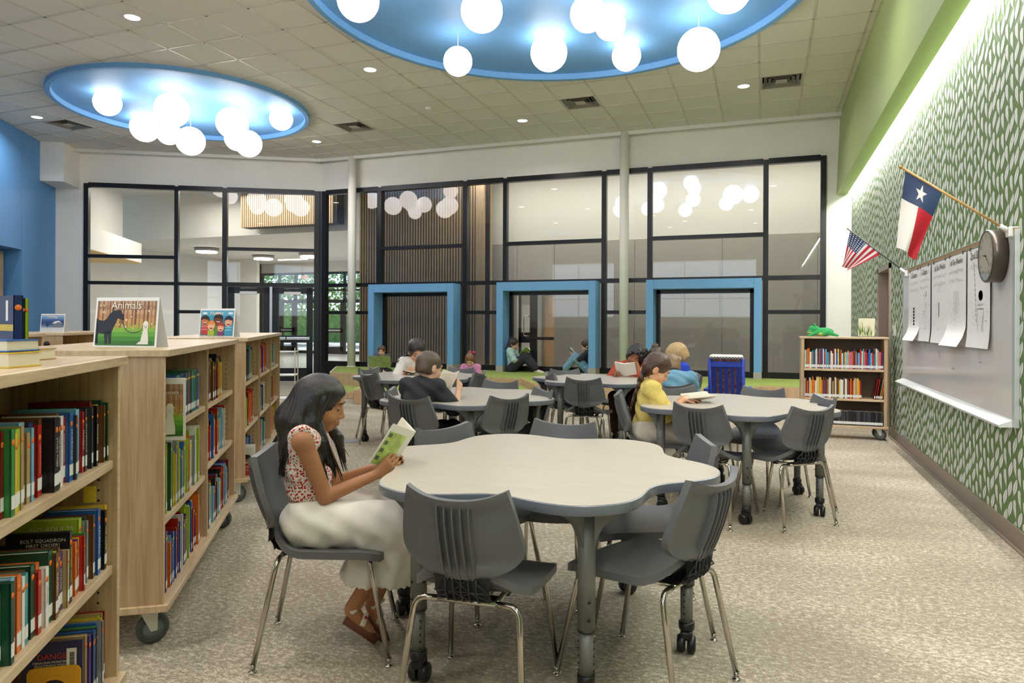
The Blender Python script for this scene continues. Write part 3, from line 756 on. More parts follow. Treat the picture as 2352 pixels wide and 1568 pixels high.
# exterior storefront
sf = empty('window_3', (x0, ex, 0)); tag(sf, 'black framed exterior doors and windows at the end of the lobby', kind='structure')
wsf = -8.9-x0
fzt = onY(680, 627, ex).z
for xx in (0, .9, 1.75, 3.0, 4.2, 5.1, 6.0, 6.9, wsf-.12): MB().box((xx, 0, 0), (xx+.09, .1, fzt)).build('mullion', sf, BLACKM)
for zz, h in ((0, .12), (2.15, .14), (2.65, .08), (fzt-.08, .1)): MB().box((0, 0, zz), (wsf, .1, zz+h)).build('transom', sf, BLACKM)
for (a, b) in ((1.0, 1.75), (3.3, 4.2), (5.4, 6.0)):
    MB().box((a, .02, 0), (b, .08, .3)).box((a, .02, .9), (b, .08, 1.08)).box((a, .02, 0), (a+.15, .08, 2.15)).box((b-.15, .02, 0), (b, .08, 2.15)).build('leaf_frame', sf, BLACKM)
    MB().box((a+.1, -.06, .96), (b-.1, -.02, 1.02)).build('push_bar', sf, ALU)
wallbox('wall_lobby', 'header wall above the exterior doors', [((x0, ex, fzt), (-8.8, ex+.15, lz+.1))], LW)
ext = empty('exit_sign', onY(702, 637, ex-.25), 0, 'red exit sign over the exterior doors', 'sign')
MB().box((-.16, -.03, -.08), (.16, .0, .08), PAPER).build('panel', ext)
text('EXIT', 'lettering', ext, mat('exit_red', 'd4252a', .5, emit='d4252a', estr=1), .15, frame_m((0, -.032, 0), (1, 0, 0), (0, 0, 1)))
# vestibule line lights and round lobby lamps
for px, py, Y in ((475, 577, 17.0), (605, 593, 18.9), (712, 588, 18.9)):
    p = onz(px, py, lz-.11); t = empty('disc_lamp', p, 0, {475: 'round disc ceiling lamp behind the second pane', 605: 'round disc lamp seen above the left entrance door', 712: 'round disc lamp at the frame edge above the right door'}[px], 'ceiling lamp', 'round disc lamps in the lobby')
    MB().lathe([(.34, 0), (.34, -.05), (0, -.055)], 28, LAMPE).build('diffuser', t); MB().lathe([(.40, .095), (.38, .0), (.34, 0)], 28, mat('lamp_rim', '8f8a83', .5)).build('rim', t); pass
for py, a, b in ((598, 640, 720), (609, 650, 722)):
    p = onz(a, py, lz-.03); q = onz(b, py, lz-.03)
    t = MB().box((p.x, p.y-.04, lz-.03), (q.x, p.y+.04, lz+.01), LAMPE).build('linear_lamp'); tag(t, 'long thin ceiling light in the vestibule, %s one' % ('farther' if py == 609 else 'nearer'), 'ceiling lamp', 'linear vestibule lights')
# yellow niche and white bulkhead at the left of the lobby, oak panel and green graphic
YEL = mat('yellow_paint', 'dfb45a', .6); CRM = mat('cream_wall', 'cdbb8a', .6)
LYY = 14.6
A1 = at(196, 600, 16.0); B1 = at(325, 600, 20.0); dv = Vector((B1.x-A1.x, B1.y-A1.y, 0)).normalized(); lv = Vector((-dv.y, dv.x, 0)); lv = lv if lv.x < 0 else -lv
A1 = A1-dv*.2; zc = 3.0
def lprism(name, label, off0, off1, z0, z1, mt, s0=0, s1=None):
    E1 = Vector((B1.x, B1.y, 0)) if s1 is None else Vector((A1.x, A1.y, 0))+dv*s1; S1 = Vector((A1.x, A1.y, 0))+dv*s0
    q = [S1+lv*off0, E1+lv*off0, E1+lv*off1, S1+lv*off1]
    tag(MB().prism([(v.x, v.y) for v in q], z0, z1, mt).build(name), label, kind='structure')
lprism('wall_lobby', 'white bulkhead over the yellow opening', 0, 2.5, zc, zc+.55, WHITE); lprism('ceiling', 'yellow ceiling of the lobby opening', .02, 2.5, zc-.02, zc, YEL)
lprism('wall_lobby', 'cream wall inside the yellow opening', 1.0, 1.1, 0, zc-.02, CRM, 0, (Vector((B1.x, B1.y, 0))-Vector((A1.x, A1.y, 0))).length*.42)
lprism('wall_lobby', 'white wall above the bulkhead', .5, .6, zc+.55, 5.2, LW)
wallbox('wall_lobby', 'grey-white wall behind the left panes', [((onY(204, 600, 22.8).x-3, 22.8, 0), (onY(590, 600, 22.8).x, 22.95, lz))], LW)
pa = onY(332, 700, 22.6); pb_ = onY(437, 700, 22.6)
op = empty('oak_display_panel', (pa.x, 22.6, 0), 0, 'oak panel with green and yellow graphic in the lobby', 'panel')
MB().box((0, 0, 0), (pb_.x-pa.x, .08, onY(380, 652, 22.6).z), wood_mat('honey_wood', 'c29a63', 'd3ad77', (9, 9, .8))).build('board', op)
ga = onY(375, 733, 22.59)
MB().box((ga.x-pa.x, -.01, 0), (pb_.x-pa.x-.02, 0, 1.1), YEL).build('graphic', op); MB().box((ga.x-pa.x, -.012, 1.1), (pb_.x-pa.x-.02, 0, ga.z), mat('graphic_green', '7ba43c', .6)).build('graphic', op)
# outdoors
og = box('ground_outside', (-60, 25.2, -.3), (20, 80, -.1), mat('pavement', 'c9c6bf', .9, noise=.05, nscale=2)); tag(og, 'bright pavement outside the lobby', kind='structure')
def tree(x, y, s, lb):
    rnd = random.Random(int(x*7)); t = empty('tree', (x, y, -.1), 0, lb, 'tree', 'trees outside the lobby')
    MB().tube([(0, 0, 0), (.1, 0, 2*s), (0, .1, 3.4*s)], [.16, .12, .06], 8, mat('bark', '5b4a3a', .9)).build('trunk', t)
    v = []; f = []
    for k in range(2600):
        th = rnd.uniform(0, 2*PI); ph = math.acos(rnd.uniform(-1, 1)); rr = (rnd.random()**.35)*2.4*s
        c = Vector((rr*math.sin(ph)*math.cos(th), rr*math.sin(ph)*math.sin(th), 2.9*s+rr*.95*math.cos(ph)))
        a = Vector((rnd.gauss(0, 1), rnd.gauss(0, 1), rnd.gauss(0, 1))).normalized()*.14; b = a.cross(Vector((rnd.gauss(0, 1), rnd.gauss(0, 1), rnd.gauss(0, 1)))).normalized()*.08
        n = len(v); v += [c-a, c+b, c+a, c-b]; f.append((n, n+1, n+2, n+3))
    me = bpy.data.meshes.new('foliage'); me.from_pydata([tuple(p) for p in v], [], f); me.materials.append(mat('foliage', '8fb56a', .8, noise=.3, nscale=2)); o = link('foliage', me, t); o['kind'] = 'stuff'
for i, x in enumerate((-29, -23, -17, -11)): tree(x, 38, 1.2, 'leafy green tree outside the exterior doors, %s' % ['far left', 'second from left', 'third from left', 'far right'][i])
tag(MB().box((-40, 44, -.1), (0, 46, 2.2), mat('hedge', '7fa35c', .9, noise=.35, nscale=3, bump=1, bscale=9)).build('hedge'), 'green hedge beyond the trees outside', 'hedge')
sun = bpy.data.lights.new('sun', 'SUN'); sun.energy = 5; sun.angle = .02; so = bpy.data.objects.new('sun', sun); COL.objects.link(so); so.rotation_euler = (R(38), 0, R(-150))
# ================================================================ FURNITURE
# ---- chair: local +y is forward (towards where the sitter looks), origin on the floor under the seat centre
def chair_parts():
    D = {}
    # backrest: shell with thick rim, sunk back panel
    def P(u, v, off=0):
        # v 0..1 from the neck up; half width profile
        w = .203*math.sqrt(max(.04, 1-((.36-v)/.365)**2)) if v < .36 else .203-.038*((v-.36)/.64)**1.5
        z = .492+v*.268+.032*v**2*abs(u)**2.4
        y = -.205-.085*v-.012*math.sin(v*PI)+.060*(u*w/.2)**2
        return Vector((u*w, y-off, z))
    NU, NV = 20, 18
    def shell(panel):
        vs = []; fs = []
        for s in (0, 1):
            for j in range(NV+1):
                for i in range(NU+1):
                    u = -1+2*i/NU; v = j/NV
                    if s == 0: vs.append(P(u, v, 0))
                    else:
                        e = min(1-abs(u), (1-v)*.9, v*.60)
                        t = .026 if e < .07 else (.026-(e-.07)/.05*.018 if e < .12 else .008)
                        vs.append(P(u, v, t))
        n = (NU+1)*(NV+1)
        for j in range(NV):
            for i in range(NU):
                a = j*(NU+1)+i; fs.append((a, a+1, a+NU+2, a+NU+1)); b = a+n; fs.append((b, b+NU+1, b+NU+2, b+1))
        for i in range(NU):
            fs.append((i, i+n, i+1+n, i+1)); a = NV*(NU+1)+i; fs.append((a, a+1, a+1+n, a+n))
        for j in range(NV):
            a = j*(NU+1); fs.append((a, a+NU+1, a+NU+1+n, a+n)); a += NU; fs.append((a, a+n, a+NU+1+n, a+NU+1))
        return vs, fs
    vs, fs = shell(0); m = MB(); m.add(vs, fs, CHAIRG, True); me = m.mesh('backrest'); smooth_by_angle(me, 45); D['backrest'] = me
    # ribs on the back
    ribs = []
    for k in range(5):
        x = -.052+k*.026; v_ = []; f_ = []; N = 12
        for j in range(N+1):
            v = .0+j/N*.93
            w = abs(P(1, v).x); u = x/w
            p = P(max(-1, min(1, u)), v, .006); h = .024*min(1, (1-v)*6)**.5
            for dx in (-.0022, .0022):
                v_.append((p.x+dx, p.y, p.z)); v_.append((p.x+dx, p.y-h, p.z))
        for j in range(N):
            a = j*4; f_ += [(a, a+4, a+5, a+1), (a+2, a+3, a+7, a+6), (a+1, a+5, a+7, a+3)]
        q = MB(); q.add(v_, f_, CHAIRG, False); ribs.append(q.mesh('rib'))
    D['ribs'] = ribs
    # dark grooves between the ribs: lattice neck between seat and backrest
    q = MB()
    path = [(-.10, .402), (-.15, .405), (-.19, .418), (-.212, .45), (-.218, .50)]
    for k in range(5): q.tube([(-.052+k*.026, y-.012, z-.004) for y, z in path], .0035, 5, CHAIRD)
    for (ya, za), (yb, zb_) in zip(path[:-1], path[1:]):
        q.add([(-.092, ya, za), (.092, ya, za), (.092, yb, zb_), (-.092, yb, zb_)], [(0, 1, 2, 3), (3, 2, 1, 0)], CHAIRD)
        for sx in (-1, 1): q.tube([(sx*.09, ya-.008, za), (sx*.03, yb-.012, zb_)], .003, 4, CHAIRD)
        q.tube([(-.03, ya-.012, za), (.03, yb-.012, zb_)], .003, 4, CHAIRD); q.tube([(.03, ya-.012, za), (-.03, yb-.012, zb_)], .003, 4, CHAIRD)
        q.tube([(-.09, yb-.010, zb_), (.09, yb-.010, zb_)], .003, 4, CHAIRD)
    D['lattice'] = q.mesh('neck_lattice')
    # seat pan
    NU, NV = 18, 18; vs = []; fs = []
    def Q(u, v):
        y = -.205+.448*v-.012*math.sin(min(1, v*3)*PI)
        w = .085+(.205-.085)*(v/.24)**.62 if v < .24 else (.205+.022*math.sin((v-.24)/.56*PI/2) if v < .8 else .227-.03*((v-.8)/.2)**2)
        z = .430+.014*u*u*(1-.5*v)+.072*(max(0, .30-v)/.30)**1.9-.020*max(0, (v-.72)/.28)**2-.008*math.sin(v*PI)*(1-u*u)
        y += -.028*(u*u)*max(0, (v-.8)/.2)
        return Vector((u*w, y, z))
    for s in (0, 1):
        for j in range(NV+1):
            for i in range(NU+1):
                u = -1+2*i/NU; v = j/NV; p = Q(u, v)
                if s: p = p-Vector((0, 0, .012+.016*(abs(u) > .92 or v > .97 or v < .03)))
                vs.append(p)
    n = (NU+1)*(NV+1)
    for j in range(NV):
        for i in range(NU):
            a = j*(NU+1)+i; fs.append((a, a+1, a+NU+2, a+NU+1)); b = a+n; fs.append((b, b+NU+1, b+NU+2, b+1))
    for i in range(NU):
        fs.append((i, i+n, i+1+n, i+1)); a = NV*(NU+1)+i; fs.append((a, a+1, a+1+n, a+n))
    for j in range(NV):
        a = j*(NU+1); fs.append((a, a+NU+1, a+NU+1+n, a+n)); a += NU; fs.append((a, a+n, a+NU+1+n, a+NU+1))
    m = MB(); m.add(vs, fs, CHAIRG, True); me = m.mesh('seat'); smooth_by_angle(me, 50); D['seat'] = me
    # legs
    def bend(p0, c, p1, n=6):
        return [Vector(p0)*(1-t)**2+Vector(c)*2*t*(1-t)+Vector(p1)*t*t for t in [i/n for i in range(n+1)]]
    legs = []
    for sy in (-1, 1):
        for sx in (-1, 1):
            top = Vector((sx*.10, sy*.165, .400)); kn = Vector((sx*.178, sy*.172, .400)); ft = Vector((sx*.213, sy*.25, .014))
            d = (ft-kn).normalized()
            pts = [top]+bend((sx*.14, sy*.168, .400), kn, kn+d*.045)+[ft]
            legs.append(MB().tube(pts, .0105, 10, CHROME).mesh('leg'))
    D['legs'] = legs
    D['glide'] = [MB().lathe([(.0108, .030), (.0108, .015), (.006, .013), (.006, .008), (.013, .0065), (.0165, .003), (.0165, 0), (0, 0)], 14, CHROME, T=Matrix.Translation((sx*.213, sy*.25, 0))).mesh('glide') for sy in (-1, 1) for sx in (-1, 1)]
    q = MB(); q.tube([(-.10, -.165, .4), (.10, -.165, .4)], .0105, 10, CHROME); q.tube([(-.10, .165, .4), (.10, .165, .4)], .0105, 10, CHROME)
    for sx in (-.1, .1): q.tube([(sx, -.165, .403), (sx, .165, .403)], .009, 8, CHROME); q.box((sx-.012, -.06, .388), (sx+.012, -.03, .41), CHAIRD)
    D['frame'] = q.mesh('seat_frame')
    return D
CH = chair_parts()
CHAIRS = []
def chair(x, y, face, label, group):
    t = empty('school_chair', (x, y, 0), R(face-90), label, 'chair', group)
    link('seat', CH['seat'], t); b = link('backrest', CH['backrest'], t); link('neck_lattice', CH['lattice'], t); link('seat_frame', CH['frame'], t)
    for r in CH['ribs']: link('rib', r, b)
    for l, g in zip(CH['legs'], CH['glide']): lg = link('leg', l, t); link('glide', g, lg)
    CHAIRS.append(t); return t
def chair_px(px, d, face, label, group, back=.285):
    r = ray(px, 870); f = Vector((math.cos(R(face)), math.sin(R(face)), 0))
    k = 1.0
    # ray() has unit depth, so d is the distance along the view axis
    p = Vector((r.x*d, r.y*d, 0))+f*back
    return chair(p.x, p.y, face, label, group)
G1, G2, G3, G4, G5 = ['grey chairs around the %s' % s for s in ('nearest table', 'table by the leaf wall', 'middle table', 'table by the entrance steps', 'table before the middle window seat')]
chair(-.915, 2.24, 94, 'grey chair at nearest table with its ribbed back square to the viewpoint', G1)
chair(-.404, 2.585, 156.7, 'grey chair at the right corner of nearest table, ribbed back turned left', G1)
chair_px(1634, 3.08, 197, 'grey chair behind the right corner chair of nearest table, seat lit from above', G1)
chair_px(1300, 3.72, 270, 'grey chair beyond the far edge of nearest table, only its top showing', G1)
chair_px(1012, 3.53, 334, 'grey chair across from the girl in white skirt, top edge behind her book', G1)
chair(-1.653, 2.406, 26.4, 'grey chair holding the girl in the white skirt', G1)
chair(.12, 5.006, 131.5, 'grey chair with ribbed back at the right corner of the leaf-wall table', G2)
chair_px(1600, 4.50, 71, 'grey chair with ribbed back at the near left of the leaf-wall table', G2)
chair_px(1553, 5.86, 311, 'grey chair behind the open book at the leaf-wall table', G2)
chair_px(1756, 5.76, 251, 'grey chair on the far side of the leaf-wall table, before the turf step', G2)
chair_px(1902, 5.05, 200, 'grey chair edge-on at the right end of the leaf-wall table', G2)
chair_px(1419, 5.27, 11, 'grey chair holding the girl in the yellow T-shirt', G2)
chair_px(1254, 5.55, 221, 'grey chair edge-on at the right end of the middle table', G3)
chair_px(1153, 6.38, 265, 'grey chair on the far side of the middle table, only its top showing', G3)
chair_px(893, 5.45, 22, 'grey chair edge-on left of the boy in the black T-shirt', G3)
chair_px(935, 4.91, 84, 'grey chair holding the boy in the black T-shirt', G3)
chair_px(1175, 5.0, 146, 'grey chair with ribbed back at the front of the middle table', G3)
chair_px(1106, 7.5, 183, 'grey chair edge-on at the right end of the entrance-steps table', G4)
chair_px(1062, 8.25, 262, 'grey chair on the far side of the entrance-steps table, before the girl in pink', G4)
chair_px(843, 8.05, 350, 'grey chair behind the ribbed one at the left of the entrance-steps table', G4)
chair_px(843, 7.25, 62, 'grey chair with ribbed back at the left end of the entrance-steps table', G4)
chair_px(1004, 6.95, 114, 'grey chair behind the neck of the boy in the black T-shirt', G4)
chair_px(955, 8.5, 299, 'grey chair holding the boy in the striped white shirt', G4)
chair_px(1339, 6.69, 94, 'grey chair with ribbed back at the front of the table before the middle window seat', G5)
chair_px(1296, 8.05, 292, 'grey chair on the far left of the table before the middle window seat', G5)
chair_px(1260, 7.3, 30, 'grey chair edge-on at the left end of the table before the middle window seat', G5)
chair_px(1545, 6.1, 112, 'grey chair holding the boy in the light blue shirt', G5)
chair_px(1607, 7.3, 192, 'grey chair holding the blond boy in the royal blue T-shirt', G5)
chair_px(1452, 8.25, 262, 'grey chair holding the boy in the red shirt', G5)

# ---- table
def table_parts():
    D = {}; N = 144
    def rr(th): return .742-.140*((1-math.cos(6*th))/2)**1.25
    pts = [(rr(2*PI*k/N)*math.cos(2*PI*k/N), rr(2*PI*k/N)*math.sin(2*PI*k/N)) for k in range(N)]
    ins = [(x*.994, y*.994) for x, y in pts]
    m = MB(); m.add([(x, y, .720) for x, y in ins], [tuple(range(N))], TABTOP); D['top'] = m.mesh('table_top')
    m = MB(); rings = [(.994, .7195), (1.0, .717), (1.0, .688), (.994, .684)]
    vs = [(x*s, y*s, z) for s, z in rings for x, y in pts]; fs = [(j*N+i, j*N+(i+1) % N, (j+1)*N+(i+1) % N, (j+1)*N+i) for j in range(3) for i in range(N)]
    fs.append(tuple(range(4*N-1, 3*N-1, -1))); m.add(vs, fs, TABEDGE, True); me = m.mesh('edge_band'); smooth_by_angle(me, 50); D['edge'] = me
    D['legs'] = []
    for k in range(6):
        a = k*PI/3; x, y = .615*math.cos(a), .615*math.sin(a); T = Matrix.Translation((x, y, 0)) @ Matrix.Rotation(a, 4, 'Z')
        up = MB().tube([(0, 0, .27), (0, 0, .684)], .030, 20, STEELG, T=T).lathe([(.031, .266), (.031, .272)], 20, BLACKP, T=T)
        for z in (.31, .37): 
            for s in (0, PI/2, PI): up.ball((.0295*math.cos(s), .0295*math.sin(s), z), .006, BLACKP, 8, 6, T=T)
        # gusset wings below the top
        for s in (-1, 1):
            prof = [(.028, .684), (.14, .684), (.10, .664), (.062, .63), (.040, .59), (.028, .55)]
            Rm = T @ Matrix.Rotation(s*2.09+PI, 4, 'Z') @ Matrix.Rotation(PI/2, 4, 'X')
            up.prism(prof, -.012, .012, STEELG, T=Rm)
        lo = MB().tube([(0, 0, .10), (0, 0, .27)], .0245, 18, STEELG, T=T)
        for z in (.13, .155, .18, .205, .23):
            for s in (0, PI): lo.ball((.0243*math.cos(s+1.2), .0243*math.sin(s+1.2), z), .0045, BLACKP, 8, 6, T=T)
        rot = Matrix.Rotation(k*1.3, 4, 'Z')
        ca = MB().lathe([(.029, .088), (.031, .092), (.031, .118), (.026, .12)], 18, BLACKP, T=T)
        ca.bbox((-.024, -.034, .050), (.024, .020, .088), .010, BLACKP, T=T @ rot)
        for s in (-1, 1):
            ca.lathe([(.0, -.016), (.027, -.016), (.0335, -.011), (.035, .0), (.0335, .011), (.027, .016), (.0, .016)], 20, BLACKP, T=T @ rot @ Matrix.Translation((s*.020, -.012, .0352)) @ Matrix.Rotation(PI/2, 4, 'Y'))
        D['legs'].append((up.mesh('leg'), lo.mesh('lower_tube'), ca.mesh('caster')))
    m = MB(); m.box((-.33, -.33, .668), (.33, .33, .684), BLACKP); D['plate'] = m.mesh('under_plate')
    return D
TB = table_parts()
def table(x, y, ph, label):
    t = empty('activity_table', (x, y, 0), R(ph), label, 'table', 'wavy edged activity tables')
    link('table_top', TB['top'], t); link('edge_band', TB['edge'], t); link('under_plate', TB['plate'], t)
    for u, l, c in TB['legs']: lg = link('leg', u, t); link('lower_tube', l, lg); link('caster', c, lg)
table(-.90, 2.81, 3.5, 'wavy white-topped table nearest the viewpoint')
table(-.22, 5.39, 41, 'wavy white-topped table beside the leaf wall, open book on it')
table(-2.27, 5.18, -3, 'wavy white-topped table behind the nearest one, boy in black at it')
table(-3.60, 6.95, 29, 'wavy white-topped table closest to the entrance steps')
table(-1.65, 7.325, 2.5, 'wavy white-topped table before the middle window seat')

# ---- bookcases
SP0 = Vector((-2.223, 2.112, 0)); SD = Vector((-.5504, .835, 0)); SN = Vector((-.835, -.5504, 0)); BTZ = 1.192; BBZ = .16
def caster_big(t, x, y, rz, s=1):
    T = Matrix.Translation((x, y, 0)) @ Matrix.Rotation(rz, 4, 'Z')
    c = MB().lathe([(.0, -.012), (.040, -.012), (.044, -.016), (.056, -.015), (.0625, -.008), (.0625, .008), (.056, .015), (.044, .016), (.040, .012), (0, .012)], 28, RUBBER, T=T @ Matrix.Translation((0, -.02, .0625)) @ Matrix.Rotation(PI/2, 4, 'Y')).build('caster', t)
    MB().lathe([(0, -.0135), (.042, -.0135), (.042, .0135), (0, .0135)], 24, WHEELG, T=T @ Matrix.Translation((0, -.02, .0625)) @ Matrix.Rotation(PI/2, 4, 'Y')).build('wheel_disc', c)
    m = MB()
    for sx in (-1, 1):
        m.add([(sx*.022, -.032, .055), (sx*.022, -.008, .055), (sx*.022, .035, .148), (sx*.022, -.035, .148), (sx*.025, -.032, .055), (sx*.025, -.008, .055), (sx*.025, .035, .148), (sx*.025, -.035, .148)],
              [(0, 1, 2, 3), (7, 6, 5, 4), (0, 4, 5, 1), (1, 5, 6, 2), (2, 6, 7, 3), (3, 7, 4, 0)], METW, T=T)
    m.box((-.035, -.045, .146), (.035, .045, BBZ), METW, T=T); m.tube([(-.028, -.02, .0625), (.028, -.02, .0625)], .007, 8, METW, T=T); m.build('fork', c)
def bookcase(s0, bays, label, shelves, blen=.912, depth=.60, origin=None, name='double_bookcase', rz=None):
    """front face along SD from s0; local x along SD, local y = into the case"""
    P = (origin if origin is not None else SP0)+SD*s0
    t = empty(name, P, math.atan2(SD.y, SD.x), label, 'bookcase', 'rolling oak double-sided bookcases')
    # local: +x along SD, local y = left normal = rotate +90 of SD -> that is SN?
    L = blen*bays; th = .022; hd = depth/2
    MB().bbox((-.012, -.02, BTZ-.028), (L+.012, depth+.02, BTZ), .003, OAKTOP).build('top', t)
    MB().bbox((-.012, -.02, BBZ), (L+.012, depth+.02, BBZ+.028), .003, OAKTOP).build('bottom_panel', t)
    for x in (0, L-th):
        e = MB().box((x, .0, BBZ+.028), (x+th, depth, BTZ-.028), OAK).box((x-.0005, -.0008, BBZ+.028), (x+th+.0005, .0008, BTZ-.028), OAKH).build('end_panel', t)
    MB().box((L, hd-.03, .99), (L+.001, hd+.03, 1.05), BLACKP)
    for k in range(1, bays):
        x = k*blen-th/2; MB().box((x, .002, BBZ+.028), (x+th, depth-.002, BTZ-.028), OAK).build('divider', t)
    MB().box((th, hd-.006, BBZ+.028), (L-th, hd+.006, BTZ-.028), OAK).build('back_panel', t)
    hole = MB()
    for k in range(bays):
        x0 = k*blen+(th if k == 0 else th/2)+.002; x1 = (k+1)*blen-(th if k == bays-1 else th/2)-.002
        for z in shelves[k]:
            MB().bbox((x0, .012, z-.028), (x1, hd-.008, z), .002, OAKTOP).build('shelf', t)
        z = .26
        while z < 1.05:
            hole.box((x1+.0015, .05, z), (x1+.0005, .056, z+.006), BLACKP); z += .032
        hole.ball((x1, .16, 1.10), .005, CHROME, 8, 6)
    hole.build('shelf_pin_holes', t)
    for x in (.09, L-.09):
        for y in (.08, depth-.08): caster_big(t, x, y, .5 if x < .5 else -.4)
    if bays > 2: caster_big(t, L/2, .08, .9)
    if s0 != 0 or origin is not None: MB().lathe([(.028, 0), (.028, .002), (0, .002)], 20, BLACKP, T=Matrix.Translation((-.0005, .13, 1.08)) @ Matrix.Rotation(-PI/2, 4, 'Y')).build('cable_grommet', t)
    return t
S2 = [.868, .515]
U1 = bookcase(-.552-1.824, 2, 'oak rolling bookcase nearest the viewpoint, cut by the left edge', [[.868, .53], [.868, .54]])
U2 = bookcase(0, 2, 'oak rolling bookcase with the large Animals sign on top', [[.868, .508], [.868, .545]])
U3 = bookcase(2.286, 3, 'long oak rolling bookcase with the Humor sign on top', [[.862, .522], [.858, .525], [.856, .51]], blen=.90)
p4 = onz(142, 764, BTZ)
U4 = bookcase(0, 2, 'oak rolling bookcase behind, with the Holiday sign on top', [[.86, .52], [.86, .52]], origin=Vector((p4.x, p4.y, 0)))
U5 = bookcase(-2.27, 2, 'oak rolling bookcase behind, left of the one with the Holiday sign', [[.86, .52], [.86, .52]], origin=Vector((p4.x, p4.y, 0)))
# right bookcase, single sided, facing the viewpoint
RX0, RX1, RY = .405, 1.305, 8.78
rbk = empty('single_bookcase', (RX0, RY, 0), 0, 'oak rolling bookcase by the leaf wall with green plush on top', 'bookcase')
W_ = RX1-RX0; th = .022; dp = .33
MB().bbox((-.012, -.01, 1.145), (W_+.012, dp, 1.167), .003, OAKTOP).build('top', rbk); MB().bbox((-.012, -.01, .132), (W_+.012, dp, .158), .003, OAKTOP).build('bottom_panel', rbk)
for x in (0, W_-th*1.6): MB().box((x, 0, .158), (x+th*1.6, dp, 1.145), OAK).build('end_panel', rbk)
MB().box((th, dp-.02, .158), (W_-th, dp, 1.145), mat('dark_back', '6b5640', .6)).build('back_panel', rbk)
for z in (.80, .462): MB().bbox((th*1.6, .01, z-.026), (W_-th*1.6, dp-.02, z), .002, OAKTOP).build('shelf', rbk)
for x in (.10, W_-.08):
    for y in (.07, dp-.07): caster_big(rbk, x, y, .6+x)
# clear display stand beyond the long bookcase
ps = onz(648, 968, .02); cs = empty('acrylic_display_stand', (ps.x, ps.y, 0), R(120), 'clear tiered display stand beyond the end of the long bookcase', 'display stand')
for z in (.03, .32, .62, .92): MB().box((-.15, -.18, z), (.15, .18, z+.012), mat('acrylic', 'd9d4c6', .2)).build('tray', cs)
for sx in (-.145, .145):
    for sy in (-.175, .175): MB().box((sx-.006, sy-.006, .0), (sx+.006, sy+.006, .98), mat('acrylic', 'd9d4c6', .2)).build('post', cs)
# blue wooden rocking chair seen from behind
def rocker():
    d = 7.35; B = mat('blue_enamel', '1f3fb5', .35); B2 = mat('blue_enamel_dark', '1a3494', .4)
    bl = at(1640, 960, d); br = at(1700, 960, d)
    c = (Vector((bl.x, bl.y, 0))+Vector((br.x, br.y, 0)))/2
    t = empty('rocking_chair', (c.x, c.y, 0), R(88-90), 'blue wooden rocking chair with slatted back and white cushion by the turf step', 'chair')
    k = .17  # lean of the back
    def p(x, z, y=0): return (x, -.0-(z-.38)*.28+y, z)
    for sx in (-.165, .165): MB().tube([(sx, .03, .06), p(sx, .38), p(sx, .95)], .020, 10, B).build('back_post', t)
    for z in (.46, .89): 
        a = p(0, z); MB().bbox((-.165, a[1]-.012, z-.03), (.185, a[1]+.012, z+.03), .006, B).build('back_rail', t)
    for j in range(5):
        x = -.116+j*.058; a = p(x, .46); b_ = p(x, .89)
        m = MB(); m.add([(x-.019, a[1]-.006, a[2]), (x+.019, a[1]-.006, a[2]), (x+.019, b_[1]-.006, b_[2]), (x-.019, b_[1]-.006, b_[2]), (x-.019, a[1]+.008, a[2]), (x+.019, a[1]+.008, a[2]), (x+.019, b_[1]+.008, b_[2]), (x-.019, b_[1]+.008, b_[2])], [(0, 1, 2, 3), (7, 6, 5, 4), (0, 3, 7, 4), (1, 5, 6, 2)], B2); m.build('slat', t)
    MB().bbox((-.22, -.02, .36), (.22, .42, .39), .008, B).build('seat', t)
    for sx in (-.2, .2):
        MB().tube([(sx, .38, .06), (sx, .36, .37), (sx, .36, .60)], .018, 8, B).build('leg', t)
        MB().bbox((sx-.03, -.12, .60), (sx+.03, .42, .625), .006, B).build('arm', t)
        MB().tube([(sx, -.42+.95*i/12, .02+.10*((i/12-.5)*2)**2) for i in range(13)], .020, 8, B).build('rocker', t)
    # backrest cushion hanging over the top, tied braid print showing between slats
    m = MB(); N = 8
    for (y0, y1) in ((.035, .085),):
        vs = []; fs = []
        for i in range(N+1):
            z = .45+(.96-.45)*i/N
            for sx in (-.165, .165):
                q = p(sx, z); vs += [(sx, q[1]+y0, z), (sx, q[1]+y1, z)]
        for i in range(N):
            a = i*4; fs += [(a, a+2, a+6, a+4), (a+1, a+5, a+7, a+3), (a, a+4, a+5, a+1), (a+2, a+3, a+7, a+6)]
        fs.append((N*4, N*4+2, N*4+3, N*4+1)); fs.append((0, 1, 3, 2))
        m.add(vs, fs, mat('quilt', 'cfc3b0', .9, c2='b5262c', nscale=30, noise=.1))
    m.build('quilt', t)
    q = p(0, .96); MB().bbox((-.165, q[1]-.03, .945), (.165, q[1]+.10, .99), .02, PAPER).build('cushion', t)
    m = MB()
    for i in range(22):
        for j in range(2):
            if (i+j) % 2 == 0: m.box((-.162+i*.0147, q[1]-.0335, .946+j*.011), (-.162+(i+1)*.0147, q[1]-.03, .957+j*.011), BLACKP)
    m.build('checker_trim', t)
rocker()
